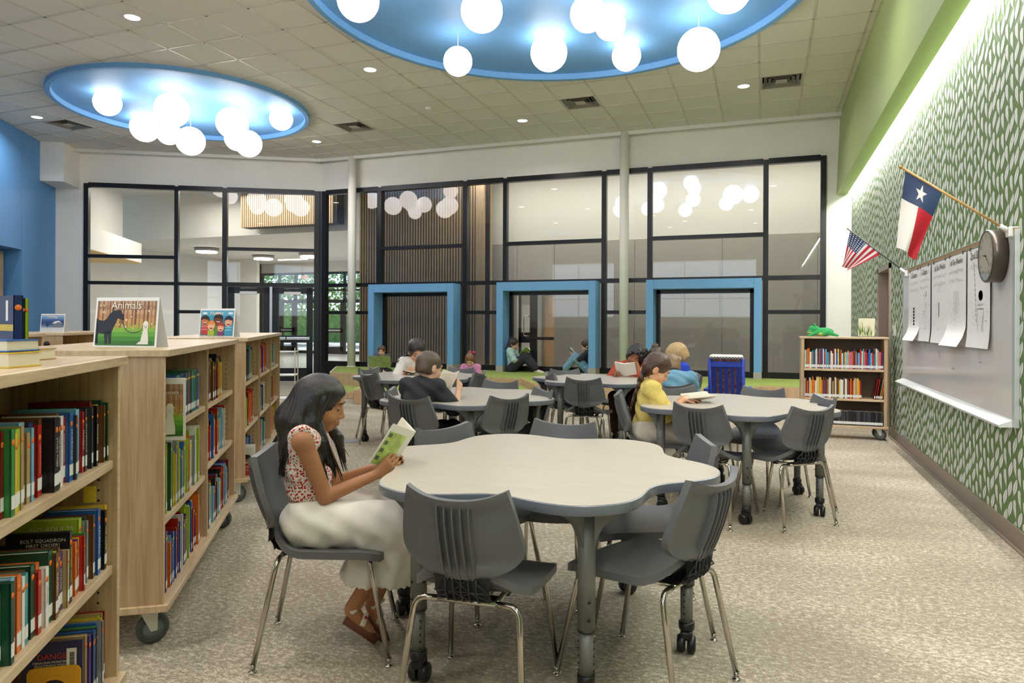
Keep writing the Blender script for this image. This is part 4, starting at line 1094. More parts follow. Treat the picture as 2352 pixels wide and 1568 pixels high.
# ================================================================ BOOKS
PAL = [('red', 'b3261f'), ('dark red', '7a1d1f'), ('orange', 'e2701f'), ('yellow', 'e8c23a'), ('lime green', 'a9c43c'), ('green', '3f8a4a'), ('dark green', '1f4d3a'), ('teal', '3d9aa0'),
       ('light blue', '7fb9d8'), ('blue', '2f62b0'), ('navy blue', '22305e'), ('purple', '5a3c86'), ('pink', 'd9688c'), ('brown', '6b4428'), ('black', '1d1c20'), ('charcoal grey', '3d3f45'), ('grey', '8b8e92'), ('cream', 'e6dcc0'), ('white', 'ecebe6'), ('tan', 'b79a6a')]
def bmat(name): return mat('book_'+name.replace(' ', '_'), dict(PAL)[name], .28, noise=.10, nscale=25)
PAGEM = mat('book_pages', 'e9e0cb', .8, noise=.05, nscale=90, stretch=(1, 1, 20))
STICK = mat('spine_sticker', 'efeeea', .5); DOTO = mat('dot_orange', 'f07a2a', .5); DOTY = mat('dot_yellow', 'e9d83a', .5)
ORD = ['first', 'second', 'third', 'fourth', 'fifth', 'sixth', 'seventh', 'eighth', 'ninth', 'tenth', 'eleventh', 'twelfth', 'thirteenth', 'fourteenth', 'fifteenth', 'sixteenth', 'seventeenth', 'eighteenth', 'nineteenth', 'twentieth']
def ordn(n):
    if n < 20: return ORD[n]
    t = ['twenty', 'thirty', 'forty', 'fifty', 'sixty'][(n+1)//10-2]; k = (n+1) % 10
    return (t+'-'+ORD[k-1]) if k else {20: 'twentieth', 30: 'thirtieth', 40: 'fortieth', 50: 'fiftieth', 60: 'sixtieth'}[n+1]
SPT = mat('spine_title', 'f2ead8', .5); SPY = mat('spine_title_yellow', 'e8d23a', .5)
NBOOK = [0]
def book(T, t, h, d, col, label, group, title=None, dot='o', parts=True, tcol=None, sticker=True):
    """T maps local: x along the shelf (thickness), y into the shelf, z up; spine at y=0"""
    NBOOK[0] += 1
    cm = bmat(col); m = MB()
    c = .0022
    m.box((0, 0, 0), (t, .004, h), cm); m.box((0, 0, 0), (c, d, h), cm); m.box((t-c, 0, 0), (t, d, h), cm)
    o = m.build('book'); o.matrix_world = T; tag(o, label, 'book', group)
    if not parts: 
        MB().box((c, .004, .004), (t-c, d-.004, h-.004), PAGEM).box((0, -.0006, .012), (t, .0, .012+min(.028, h*.14)), STICK).build('pages', o); return o
    MB().box((c, .004, .003), (t-c, d-.004, h-.004), PAGEM).build('pages', o)
    if sticker: MB().box((.0006, -.0007, .016), (t-.0006, 0, .016+.030), STICK).build('spine_label', o)
    if dot: MB().lathe([(min(.0075, t*.42), 0), (min(.0075, t*.42), .0006), (0, .0006)], 12, DOTO if dot == 'o' else DOTY, T=Matrix.Translation((t/2, 0, h-.03)) @ Matrix.Rotation(PI/2, 4, 'X')).build('dot_sticker', o)
    if title:
        n = len(title); sz = min(t*.95, (h-.10)/(n*.62)*1.0)
        text(title, 'spine_title', o, tcol or SPT, sz, Matrix.Translation((t/2, -.001, h*.53)) @ Matrix(((0, 1, 0, 0), (0, 0, -1, 0), (-1, 0, 0, 0), (0, 0, 0, 1))))
    return o
def row(case, x0, x1, z, label, group, seed, heights=(.19, .23), thick=(.012, .026), first=None, cols=None, parts=True, stuff=False, dirn=1, setback=(.015, .045), lean=0, dep=(.14, .165), dot='o', zscale=1):
    """books standing on a shelf of a bookcase; local x from x0 to x1"""
    rnd = random.Random(seed); M0 = case.matrix_world.copy() if False else Matrix.Translation(case.location) @ Matrix.Rotation(case.rotation_euler[2], 4, 'Z')
    out = []
    x = x0 if dirn > 0 else x1; i = 0; S = MB() if stuff else None
    while True:
        spec = first[i] if first and i < len(first) else None
        t = spec[1] if spec else rnd.uniform(*thick); h = (spec[2] if spec else rnd.uniform(*heights))*zscale
        if dirn > 0 and x+t > x1 or dirn < 0 and x-t < x0: break
        col = spec[0] if spec else rnd.choice(cols or [p[0] for p in PAL]); sb = rnd.uniform(*setback); d = rnd.uniform(*dep)
        xx = x if dirn > 0 else x-t
        T = M0 @ Matrix.Translation((xx, sb, z+.0005)) @ Matrix.Rotation(rnd.uniform(-.01, .01)+lean, 4, 'Y')
        if stuff:
            S.box((0, 0, 0), (t, .003, h), bmat(col), T); S.box((0, .003, 0), (.002, d, h), bmat(col), T); S.box((t-.002, .003, 0), (t, d, h), bmat(col), T); S.box((.002, .003, .003), (t-.002, d, h-.004), PAGEM, T)
            S.box((0, -.0006, .014), (t, 0, .044), STICK, T)
        else:
            nm = '%s book, %s from %s' % (col, ordn(i), label)
            out.append((book(T, t, h, d, col, nm, group, title=spec[3] if spec and len(spec) > 3 else None, parts=parts, dot=dot if not spec or len(spec) < 5 else spec[4], tcol=spec[5] if spec and len(spec) > 5 else None), h, d))
        x += dirn*(t+rnd.uniform(.0003, .0018)); i += 1
    if stuff:
        o = S.build('books'); tag(o, label, 'books', None, 'stuff')
    return out
# ---- nearest bookcase: local x runs away from the viewpoint (to the far end panel at 1.824)
L1 = 1.824; e = L1-.024
t1 = [('dark green', .012, .205), ('dark green', .014, .215), ('brown', .012, .20), ('navy blue', .016, .205, 'CRIMES'), ('yellow', .012, .205), ('cream', .014, .185, 'PROJECTS'), ('black', .014, .205, 'MADNESS'), ('dark red', .016, .222), ('charcoal grey', .012, .205), ('black', .012, .205, 'DENALI STORM'), ('black', .012, .205),
      ('charcoal grey', .014, .205, 'THUNDERSTRUCK'), ('red', .016, .198, 'MANIAC'), ('light blue', .018, .198), ('navy blue', .014, .198, 'STRANGE'), ('teal', .018, .215, 'DEEPWOOD'), ('light blue', .026, .215), ('charcoal grey', .012, .20), ('blue', .026, .21, 'HURRICANE'), ('red', .018, .20, 'CARTWHEELING'), ('brown', .020, .215, 'MOONRISE'),
      ('white', .028, .21, 'THE BARREN GROUNDS', 'o', bmat('black')), ('charcoal grey', .022, .208, 'THE ELEPHANT'), ('black', .030, .212, 'STORY THIEF'), ('brown', .022, .215, '15 SECRETS TO SURVIVE'), ('red', .024, .20, 'SUMMER OF THE MOON'), ('navy blue', .026, .212, 'TOME HILL')]
row(U1, .99, e, .868, 'far end, top shelf, nearest bookcase', 'books on the top shelf of the nearest bookcase', 3, first=t1, dirn=-1, zscale=.88, heights=(.19, .225), setback=(.018, .05))
t2 = [('yellow', .022, .212, 'ROSES', 'o', bmat('black')), ('black', .018, .20, 'THE GAME'), ('charcoal grey', .022, .198, 'WAY HOME'), ('blue', .024, .218, 'ATLANTIS'), ('dark red', .012, .205), ('brown', .014, .206), ('charcoal grey', .018, .208, 'ISLAND'), ('grey', .014, .20), ('lime green', .024, .215, None, 'o'), ('black', .004, .13, None, None),
      ('blue', .010, .172), ('green', .010, .176, 'FROGS'), ('red', .010, .172), ('yellow', .012, .17, 'GOLD'), ('purple', .010, .168), ('orange', .016, .165), ('orange', .018, .182, 'REVENGE'), ('navy blue', .014, .178, 'REALITY TV'), ('black', .018, .215, 'WATSON  LOOT', 'o', SPY), ('charcoal grey', .014, .165), ('tan', .012, .17), ('purple', .024, .17, 'SKYWARD', 'o'), ('brown', .014, .19), ('lime green', .018, .185, None, 'o'),
      ('brown', .016, .185, 'CAVERN', 'o'), ('dark green', .026, .20), ('white', .020, .165, 'MILO SPECK', 'o', bmat('black')), ('orange', .020, .185), ('red', .018, .17)]
RM = row(U1, .99, e-.004, .54, 'far end, middle shelf, nearest bookcase', 'books on the middle shelf of the nearest bookcase', 4, first=t2, dirn=-1, zscale=.9, heights=(.18, .215), setback=(.02, .05))
row(U1, 1.62, e-.004, BBZ+.03, 'far end, bottom shelf, nearest bookcase', 'books on the bottom shelf of the nearest bookcase', 5, dirn=-1, heights=(.20, .23), thick=(.008, .018), setback=(.02, .04), zscale=.93,
    first=[('red', .008, .225), ('tan', .012, .225), ('lime green', .014, .22), ('yellow', .010, .218), ('grey', .012, .215), ('blue', .012, .215), ('green', .014, .21), ('charcoal grey', .010, .21), ('blue', .012, .208), ('navy blue', .014, .206)])
# yellow metal bookend
M1 = Matrix.Translation(U1.location) @ Matrix.Rotation(U1.rotation_euler[2], 4, 'Z')
YM = mat('yellow_bookend', 'e0a52a', .3)
be = MB()
ax = 1.485
for r0, r1, y0, y1, dx in ((0, 1, .03, .17, 0),):
    n = 12; out = []; inn = []
    for k in range(n+1):
        a = PI*k/n; out.append((.10+.070*math.cos(a) if False else .10, 0))
arc = [(.10-.068, 0), (.10-.068, .125), (.10-.064, .135), (.10-.055, .140), (.10+.055, .140), (.10+.064, .135), (.10+.068, .125), (.10+.068, 0)]
inner = [(.10-.040, 0), (.10-.040, .065)]+[(.10+.040*math.cos(PI-PI*k/10), .065+.040*math.sin(PI-PI*k/10)) for k in range(1, 10)]+[(.10+.040, .065), (.10+.040, 0)]
vs = [(0, y, z) for y, z in arc]+[(0, y, z) for y, z in inner]; 
def strip(outer, inner, x0, x1, mt, T):
    # ring between two arcs, matched by resampling
    def res(P, n):
        L = [0]; 
        for a, b in zip(P[:-1], P[1:]): L.append(L[-1]+math.hypot(b[0]-a[0], b[1]-a[1]))
        o = []
        for k in range(n):
            s = L[-1]*k/(n-1); j = max(i for i in range(len(L)) if L[i] <= s+1e-9); j = min(j, len(P)-2); t = (s-L[j])/max(1e-9, L[j+1]-L[j])
            o.append((P[j][0]+(P[j+1][0]-P[j][0])*t, P[j][1]+(P[j+1][1]-P[j][1])*t))
        return o
    n = 30; A_ = res(outer, n); B_ = res(inner, n); V = []; F = []
    for x in (x0, x1): V += [(x, y, z) for y, z in A_]+[(x, y, z) for y, z in B_]
    for k in range(n-1):
        F += [(k, k+1, n+k+1, n+k), (2*n+k, 3*n+k, 3*n+k+1, 2*n+k+1), (k, 2*n+k, 2*n+k+1, k+1), (n+k, n+k+1, 3*n+k+1, 3*n+k)]
    mb = MB(); mb.add(V, F, mt, False, T); return mb
bx = strip(arc, inner, 0, .003, YM, None); bx.box((0, .032, 0), (.12, .168, .002), YM)
inner2 = [(.10-.047, .0), (.10-.047, .065)]+[(.10+.047*math.cos(PI-PI*k/10), .065+.047*math.sin(PI-PI*k/10)) for k in range(1, 10)]+[(.10+.047, .065), (.10+.047, 0)]
b2 = strip(inner2, inner, -.003, 0, YM, None); bx.add(b2.v, b2.f, YM)
o = bx.build('bookend'); o.matrix_world = M1 @ Matrix.Translation((1.594, 0, BBZ+.029)); tag(o, 'yellow metal arched bookend holding the bottom-shelf books of the nearest bookcase', 'bookend')
# comic-like back cover in front of the bottom row
cb = MB().box((1.600, .03, BBZ+.03), (1.606, .185, BBZ+.03+.205), mat('cover_dark', '2a2d55', .25)).build('book'); cb.matrix_world = M1; tag(cb, 'dark blue picture book face-on behind the yellow bookend', 'book', 'books on the bottom shelf of the nearest bookcase')
text('DANGER', 'cover_title', cb, mat('title_red', 'd23a2a', .5), .022, frame_m((1.5995, .10, BBZ+.195), (0, -1, 0), (0, 0, 1)))
text('MENACING MONSTERS AND\nFRIGHTENING PHANTOMS', 'cover_title', cb, SPT, .0085, frame_m((1.5995, .10, BBZ+.175), (0, -1, 0), (0, 0, 1)))
MB().box((1.5985, .045, BBZ+.15), (1.60, .07, BBZ+.215), STICK).build('barcode_label', cb)
m = MB(); rb = random.Random(2); z = BBZ+.16
while z < BBZ+.205: h = rb.uniform(.0006, .002); m.box((1.598, .05, z), (1.5985, .062, z+h), BLACKP); z += h+rb.uniform(.0006, .0015)
m.build('barcode', cb)
# big titles on the covers that face the viewpoint on the middle shelf
for ttl, i, s in (('NO ADULTS', 8, .020), ('BOLT SQUADRON\nFIRST ORDER!', 18, .013)):
    bo, h, d = RM[i]; text(ttl, 'cover_title', bo, SPT, s, frame_m((-.0006, d*.42, h-.026), (0, -1, 0), (0, 0, 1)))
# yellow bookmark card
o = MB().box((e-.03, .05, .54+.205), (e-.029, .085, .54+.255), mat('yellow_card', 'e9c53a', .6)).build('bookmark'); o.matrix_world = M1; tag(o, 'yellow card standing out of a book, middle shelf, nearest bookcase', 'bookmark')
# books standing and lying on top of the nearest bookcase
def topbooks():
    g = 'books on top of the nearest bookcase'
    base = onz(0, 838, BTZ); 
    def put(px, py, t, h, col, lb, **k):
        p = onz(px, py, BTZ); T = Matrix.Translation(p) @ Matrix.Rotation(R(20), 4, 'Z'); return book(T, t, h, .15, col, lb, g, **k)
    def stand(px, py, t, h, col, lb, k=0, **kw):
        p = onz(px, py, BTZ); T = Matrix.Translation(p) @ Matrix.Rotation(R(68), 4, 'Z'); return book(T, t, h, .15, col, lb, g, **kw)
    b = stand(30, 841, .020, .172, 'navy blue', 'navy book with yellow band standing cover-on at the left of the nearest bookcase')
    MB().box((-.0008, .0, .085), (-.0002, .15, .101), bmat('yellow')).build('cover_band', b); MB().box((-.0012, .045, .11), (-.0003, .065, .16), STICK).build('barcode_label', b)
    stand(39, 838, .012, .172, 'light blue', 'pale blue thin book standing on the nearest bookcase'); stand(47, 836, .010, .168, 'black', 'thin dark book between pale blue and green ones on the nearest bookcase'); stand(53, 834, .012, .168, 'lime green', 'lime green thin book standing on the nearest bookcase')
    def lying(px, py, z0, t, col, lb):
        p = onz(px, py, BTZ); m = MB().box((-.15, 0, 0), (0, .11, .003), bmat(col)).box((-.148, .002, .003), (-.003, .108, t-.003), PAGEM).box((-.15, 0, t-.003), (0, .11, t), bmat(col)).build('book'); m.matrix_world = Matrix.Translation((p.x, p.y, BTZ+z0+.0005)) @ Matrix.Rotation(R(20), 4, 'Z'); tag(m, lb, 'book', g)
    lying(21, 846, 0, .036, 'yellow', 'thick yellow-edged book lying flat at the left on the nearest bookcase'); lying(17, 846, .037, .028, 'blue', 'blue book lying flat on top of the yellow-edged one on the nearest bookcase')
    lying(70, 829, 0, .032, 'tan', 'tan book lying flat behind the standing books on the nearest bookcase')
topbooks()
# ---- second bookcase (Animals)
g2 = 'books in the bookcase with the Animals sign'
def bay(case, x0, x1, zs, nm, g, seed, fill, **k):
    for i, (z, lv) in enumerate(zip(zs, ('top', 'middle', 'bottom'))):
        row(case, x0, x0+(x1-x0)*fill[i], z, 'near end of the %s shelf, %s' % (lv, nm), g, seed+i, dirn=1, **k)
row(U2, .30, .80, .868, 'near end, top shelf, near bay, Animals bookcase', g2, 20, heights=(.195, .20), thick=(.010, .013), cols=['red', 'teal', 'blue', 'purple', 'green', 'navy blue', 'lime green', 'teal'], dot='y', dep=(.14, .15), setback=(.02, .025))
row(U2, .03, .80, .508, 'near end, middle shelf, near bay, Animals bookcase', g2, 21, heights=(.21, .29), thick=(.010, .020), dot='y', cols=['navy blue', 'orange', 'lime green', 'dark green', 'grey', 'white', 'lime green', 'yellow', 'light blue', 'blue'])
row(U2, .03, .87, BBZ+.028, 'near end, bottom shelf, near bay, Animals bookcase', g2, 22, heights=(.18, .25), thick=(.010, .020), dot='y', cols=['blue', 'red', 'brown', 'light blue', 'white', 'lime green', 'orange', 'blue', 'purple', 'navy blue'])
row(U2, .93, 1.50, .868, 'near end, top shelf, far bay, Animals bookcase', g2, 23, heights=(.19, .25), thick=(.012, .022), dot='y', cols=['teal', 'dark green', 'black', 'brown', 'orange', 'yellow', 'dark red', 'charcoal grey'])
row(U2, .93, 1.60, .545, 'near end, middle shelf, far bay, Animals bookcase', g2, 24, heights=(.18, .26), thick=(.012, .024), dot='y', cols=['yellow', 'blue', 'red', 'charcoal grey', 'brown', 'cream', 'light blue', 'black'])
row(U2, .93, 1.76, BBZ+.028, 'near end, bottom shelf, far bay, Animals bookcase', g2, 25, heights=(.18, .25), thick=(.012, .022), dot='y', cols=['light blue', 'lime green', 'black', 'red', 'dark red', 'purple', 'yellow', 'grey'])
# ---- third bookcase: one mass per bay shelf (beyond the limit of single books)
for b in range(3):
    x0 = b*.90+.03
    for i, z in enumerate(([.862, .522], [.858, .525], [.856, .51])[b]+[BBZ+.028]):
        row(U3, x0, x0+(.55, .62, .5)[(b+i) % 3], z, 'assorted books on the %s shelf, %s bay of the Humor bookcase' % (('top', 'middle', 'bottom')[i], ('near', 'middle', 'far')[b]), None, 50+b*3+i, stuff=True, heights=(.19, .26), thick=(.012, .024),
            cols=[['brown', 'tan', 'charcoal grey', 'light blue', 'teal', 'orange'], ['red', 'tan', 'purple', 'orange', 'lime green', 'dark red'], ['navy blue', 'blue', 'grey', 'lime green', 'cream']][(b+i) % 3])
# ---- right bookcase: thin picture books as single things
g3 = 'thin books in the bookcase by the leaf wall'
C1 = ['cream', 'red', 'white', 'tan', 'blue', 'orange', 'grey', 'dark red', 'yellow', 'teal', 'navy blue', 'light blue', 'pink', 'white', 'cream']
C2 = ['yellow', 'orange', 'cream', 'tan', 'white', 'dark red', 'yellow', 'orange', 'brown', 'purple']
row(rbk, .04, .862, .80, 'assorted thin picture books on the top shelf by the leaf wall', g3, 71, stuff=True, heights=(.175, .235), thick=(.009, .0165), cols=C1, parts=False, setback=(.01, .03), dep=(.16, .2))
row(rbk, .04, .645, .462, 'yellow and orange thin books on the middle shelf by the leaf wall', g3, 72, stuff=True, heights=(.19, .24), thick=(.009, .0165), cols=C2, parts=False, setback=(.01, .03), dep=(.16, .2))
row(rbk, .35, .862, .158, 'thin black books on the bottom shelf by the leaf wall', g3, 73, stuff=True, heights=(.158, .165), thick=(.015, .018), cols=['black', 'black', 'black', 'charcoal grey'], parts=False, setback=(.01, .012), dep=(.12, .13))
# red stickers on those books' spine tops
M3 = Matrix.Translation(rbk.location)
for x, c, l in ((.765, 'dark red', 0), (.785, 'red', 0), (.803, 'black', 0), (.820, 'tan', 0), (.836, 'orange', 0)):
    book(M3 @ Matrix.Translation((x, .02, .463)) @ Matrix.Rotation(.16, 4, 'Y'), .012, .235, .17, c, '%s thin book leaning at the end, middle shelf by the leaf wall' % c, g3, parts=False)

# ================================================================ SIGNS
def poly_print(mb, pts, mt, y=0, T=None):
    """flat printed patch in the local xz plane"""
    n = len(pts); mb.add([(p[0], -y, p[1]) for p in pts], [tuple(range(n))], mt, False, T)
def disc(cx, cz, r, n=18, rz=None): return [(cx+r*math.cos(2*PI*k/n), cz+(rz or r)*math.sin(2*PI*k/n)) for k in range(n)]
def tent(px, py, w, h, rz, label, title, art, tsz, z=BTZ):
    p = onz(px, py, z) if px is not None else Vector((hq.x, hq.y, z)); t = empty('tent_sign', p, R(rz), label, 'sign', 'plastic display signs')
    m = MB(); FR = mat('sign_plastic', 'efeeea', .3)
    lean = .10*h
    m.add([(-w/2, 0, 0), (w/2, 0, 0), (w/2, lean, h), (-w/2, lean, h), (-w/2, .002, 0), (w/2, .002, 0), (w/2, lean+.002, h), (-w/2, lean+.002, h)], [(0, 1, 2, 3), (7, 6, 5, 4), (0, 3, 7, 4), (1, 5, 6, 2)], FR); m.build('front_panel', t)
    m = MB(); m.add([(-w/2, h*.36, 0), (w/2, h*.36, 0), (w/2, lean+.002, h), (-w/2, lean+.002, h)], [(0, 1, 2, 3), (3, 2, 1, 0)], FR); m.box((-w/2, 0, 0), (w/2, h*.36, .002), FR); m.build('rear_panel', t)
    T = Matrix.Rotation(-math.atan2(lean, h), 4, 'X')
    pr = MB(); art(pr, w*.94, h*.93, T); o = pr.build('picture', t); 
    text(title, 'lettering', t, SPT, tsz, Matrix.Translation((0, -.004, 0)) @ T @ frame_m((0, 0, h*.84), (1, 0, 0), (0, 0, 1)), ext=.0003)
    return t
c_ = lambda n, h: mat('print_'+n, h, .5)
def grad(pr, w, h, cols, T, x0=None):
    n = len(cols)
    for k in range(n):
        z0 = .035*h+(h*.97)*k/n; z1 = .035*h+(h*.97)*(k+1)/n
        poly_print(pr, [(-w/2, z0), (w/2, z0), (w/2, z1), (-w/2, z1)], c_('g'+cols[k], cols[k]), .001, T)
def animals(pr, w, h, T, horse=True):
    rnd = random.Random(8)
    grad(pr, w, h, ['2f6a1e', '3d8426', '5a9c2e', '7fae3a', 'b0a24a', 'c79a5a', 'b98a62', 'c6a07a', 'a37f66', 'b8977c'], T)
    for k in range(16):
        x = -w/2+w*(k+.5)/16+rnd.uniform(-.3, .3)*w/16; ww = w*rnd.uniform(.008, .022); z0 = h*rnd.uniform(.38, .5)
        poly_print(pr, [(x-ww, z0), (x+ww, z0), (x+ww*.8, h), (x-ww*.8, h)], c_('trunk%d' % (k % 3), ['8a5a3c', '6f4a36', 'a8734c'][k % 3]), .0014, T)
    for k in range(40):
        x = rnd.uniform(-.48, .46)*w; z = rnd.uniform(.4, .92)*h; poly_print(pr, disc(x, z, w*rnd.uniform(.006, .018), 8), c_('leafblob%d' % (k % 3), ['e8d8b0', 'c9a05c', 'd9c27a'][k % 3]), .0016, T)
    if horse:
        H = c_('horse', '15172a')
        s = w/1.0; P = lambda L: [(-w/2+a*w, h*.035+b*h*.95) for a, b in L]
        poly_print(pr, P([(.0, .62), (.03, .30), (.10, .26), (.24, .27), (.28, .34), (.33, .52), (.36, .62), (.40, .60), (.46, .56), (.47, .60), (.45, .70), (.40, .80), (.36, .82), (.34, .80), (.28, .80), (.22, .72), (.18, .62), (.12, .56), (.05, .58)]), H, .002, T)
        for L in ([(.0, .6), (.0, .05), (.03, .05), (.035, .2), (.06, .32)], [(.14, .3), (.17, .03), (.205, .03), (.20, .3)], [(.20, .3), (.235, .03), (.27, .04), (.27, .34)], [(.0, .05), (.03, .03), (.05, .05), (.03, .3)]): poly_print(pr, P(L), H, .002, T)
        poly_print(pr, P([(.42, .555), (.52, .33), (.62, .28), (.72, .30), (.82, .40), (.83, .41), (.72, .32), (.62, .30), (.525, .345), (.43, .57)]), c_('lead', '3a3a38'), .0021, T)
        ox, sc = .84, 1
    else: ox, sc = .5, 3.4
    D = c_('dog', 'e6e2d6'); P2 = lambda L: [(-w/2+(ox+(a-.84)*sc)*w, h*.035+(b*(1 if horse else 1.15))*h*.95) for a, b in L]
    poly_print(pr, P2([(.78, .03), (.77, .14), (.795, .30), (.81, .40), (.87, .40), (.885, .28), (.90, .14), (.90, .03)]), D, .0022, T)
    poly_print(pr, P2([(.70, .03), (.78, .03), (.79, .10), (.75, .09)]), D, .0022, T)
    poly_print(pr, P2([(.80, .36), (.795, .46), (.82, .52), (.87, .52), (.885, .45), (.88, .37), (.845, .33)]), D, .0024, T)
    poly_print(pr, P2([(.775, .475), (.80, .50), (.815, .555), (.865, .56), (.88, .50), (.905, .475), (.84, .49)]), c_('hat', 'f1ecdc'), .0027, T)
    for a, b, r in ((.828, .435, .006), (.858, .435, .006), (.843, .405, .008)):
        q = P2([(a, b)])[0]; poly_print(pr, disc(q[0], q[1], r*w*(1 if horse else 1.6), 10), c_('black', '181818'), .0029, T)
def kid(pr, x, z, s, skin, hair, shirt, T, y=.002, stripes=None):
    K = c_; 
    zb_ = max(z-3.0*s, .04*h_[0]); poly_print(pr, [(x-.9*s, zb_), (x+.9*s, zb_), (x+1.0*s, z-1.2*s), (x+.5*s, z-.8*s), (x-.5*s, z-.8*s), (x-1.0*s, z-1.2*s)], K('s'+shirt, shirt), y, T)
    if stripes:
        for q in ((-1.9, -1.3) if z-2.6*s > .04*h_[0] else (-1.3,)): poly_print(pr, [(x-.9*s, z+q*s), (x+.9*s, z+q*s), (x+.9*s, z+(q+.25)*s), (x-.9*s, z+(q+.25)*s)], K('s'+stripes, stripes), y+.0002, T)
    poly_print(pr, disc(x, z+.25*s, 1.18*s, 18), K('h'+hair, hair), y+.0003, T)
    poly_print(pr, disc(x, z-.05*s, 1.0*s, 18, .95*s), K('k'+skin, skin), y+.0005, T)
    poly_print(pr, [(x-1.0*s, z+.35*s), (x-.3*s, z+.55*s), (x+.5*s, z+.4*s), (x+1.0*s, z+.35*s), (x+.7*s, z+1.1*s), (x-.7*s, z+1.1*s)], K('h'+hair, hair), y+.0007, T)
    poly_print(pr, [(x-.5*s, z-.2*s), (x+.5*s, z-.2*s), (x+.35*s, z-.6*s), (x, z-.75*s), (x-.35*s, z-.6*s)], K('mouth', '8c2b2b'), y+.0008, T)
    poly_print(pr, [(x-.45*s, z-.2*s), (x+.45*s, z-.2*s), (x+.4*s, z-.34*s), (x-.4*s, z-.34*s)], K('teeth', 'f6f3ee'), y+.001, T)
    for sx in (-.4, .4): poly_print(pr, [(x+(sx-.18)*s, z+.12*s), (x+sx*s, z+.24*s), (x+(sx+.18)*s, z+.12*s), (x+sx*s, z+.17*s)], K('black', '181818'), y+.001, T)
h_ = [.2]
def humor(pr, w, h, T):
    h_[0] = h
    grad(pr, w, h, ['3f9aa5', '3f9aa5', '3c96b5', '3c96b5', '5aa9cc'], T)
    for x in (-.38, .02, .40): poly_print(pr, disc(x*w, h*.9, w*.08, 12, h*.04), c_('cloud', 'eef2f2'), .0014, T)
    kid(pr, .04*w, .62*h, .125*w, '6b3a24', '2a1711', '5a8c3c', T, .0016)
    kid(pr, -.36*w, .58*h, .115*w, 'c5744a', '2a1711', 'b8343a', T, .003, 'd98a8a')
    kid(pr, .36*w, .56*h, .115*w, 'e3a585', '241c3a', '3f93b5', T, .003, '7cc0d8')
    kid(pr, -.15*w, .40*h, .105*w, 'eab48e', 'd98a3c', 'a9b83c', T, .005); kid(pr, .14*w, .34*h, .100*w, 'e8a888', 'a83c26', '7a3c6b', T, .006)
def holiday(pr, w, h, T):
    grad(pr, w, h, ['d8dbe0', 'c8ced8', '6f8ab0', '3f5f92', '2c4a80', '3a5f9c', '6d90c0', '8fb0d6'], T)
    rnd = random.Random(3)
    for k in range(14):
        x = rnd.uniform(-.48, .48)*w; z = rnd.uniform(.3, .5)*h; poly_print(pr, [(x-.03*w, z), (x+.03*w, z), (x, z+.28*h)], c_('fir', '1f3358'), .0015, T)
    poly_print(pr, [(.0*w, .32*h), (.4*w, .28*h), (.42*w, .46*h), (.28*w, .58*h), (.08*w, .5*h)], c_('cabin', '6f7886'), .002, T); poly_print(pr, [(-.02*w, .5*h), (.08*w, .5*h), (.28*w, .6*h), (.44*w, .48*h), (.28*w, .68*h), (.1*w, .64*h)], c_('snow', 'e6eaf0'), .0022, T)
rzs = 6
tent(285, 797, .315, .215, 8, 'large tent sign reading Animals with a dark horse and a pale dog in a hat', 'Animals', animals, .048)
tent(496, 773, .315, .215, 4, 'tent sign reading Humor with laughing cartoon children', 'Humor', humor, .042)
hq = U4.location+SD*.42+SN*.24; tent(None, None, .27, .19, 14, 'tent sign reading Holiday with a snowy blue scene', 'Holiday', holiday, .036)
tag(MB().bbox((-.02, -.012, 0), (.02, .012, .03), .003, PAPER).build('eraser', None, loc=onz(127, 757, BTZ)), 'tiny white block standing left of the Holiday sign', 'block')
def shelf_sign(case, x, zc, w, h, label, title, art, z_off=0, tall=True):
    """white framed card hooked over a shelf edge, parallel to the viewer, sticking out of the shelf front"""
    M0 = Matrix.Translation(case.location) @ Matrix.Rotation(case.rotation_euler[2], 4, 'Z')
    loc = (M0 @ Vector((x, .0, zc)))
    t = empty('shelf_sign', loc, R(30), label, 'sign', 'plastic display signs')
    FR = mat('sign_plastic', 'efeeea', .3)
    MB().bbox((-w/2, 0, -h/2), (w/2, .004, h/2), .003, FR).build('frame', t)
    pr = MB(); T = Matrix.Translation((0, -.001, -h*.46)); art(pr, w*.84, h*.86, T); pr.build('picture', t)
    if title: text(title, 'lettering', t, SPT, w*.19, frame_m((w*.0, -.008, h*.27), (1, 0, 0), (0, 0, 1)), ext=.0003)
    return t
def dogcard(pr, w, h, T): animals(pr, w, h, T, False)
def boycard(pr, w, h, T):
    h_[0] = h
    grad(pr, w, h, ['5fb0ae', '5fb0ae', '7cc0bd', 'd6d2c6', 'd6d2c6'], T); kid(pr, 0, .56*h, .36*w, 'b9683f', '2a1711', 'b8343a', T, .002, 'd98a8a')
shelf_sign(U2, .10, .945, .118, .255, 'upright card sign reading Animals with a pale dog, hooked on the second bookcase', 'Animals', dogcard)
shelf_sign(U3, .10, .285, .118, .26, 'upright card sign with a laughing cartoon boy on the lowest shelf of the third bookcase', None, boycard)

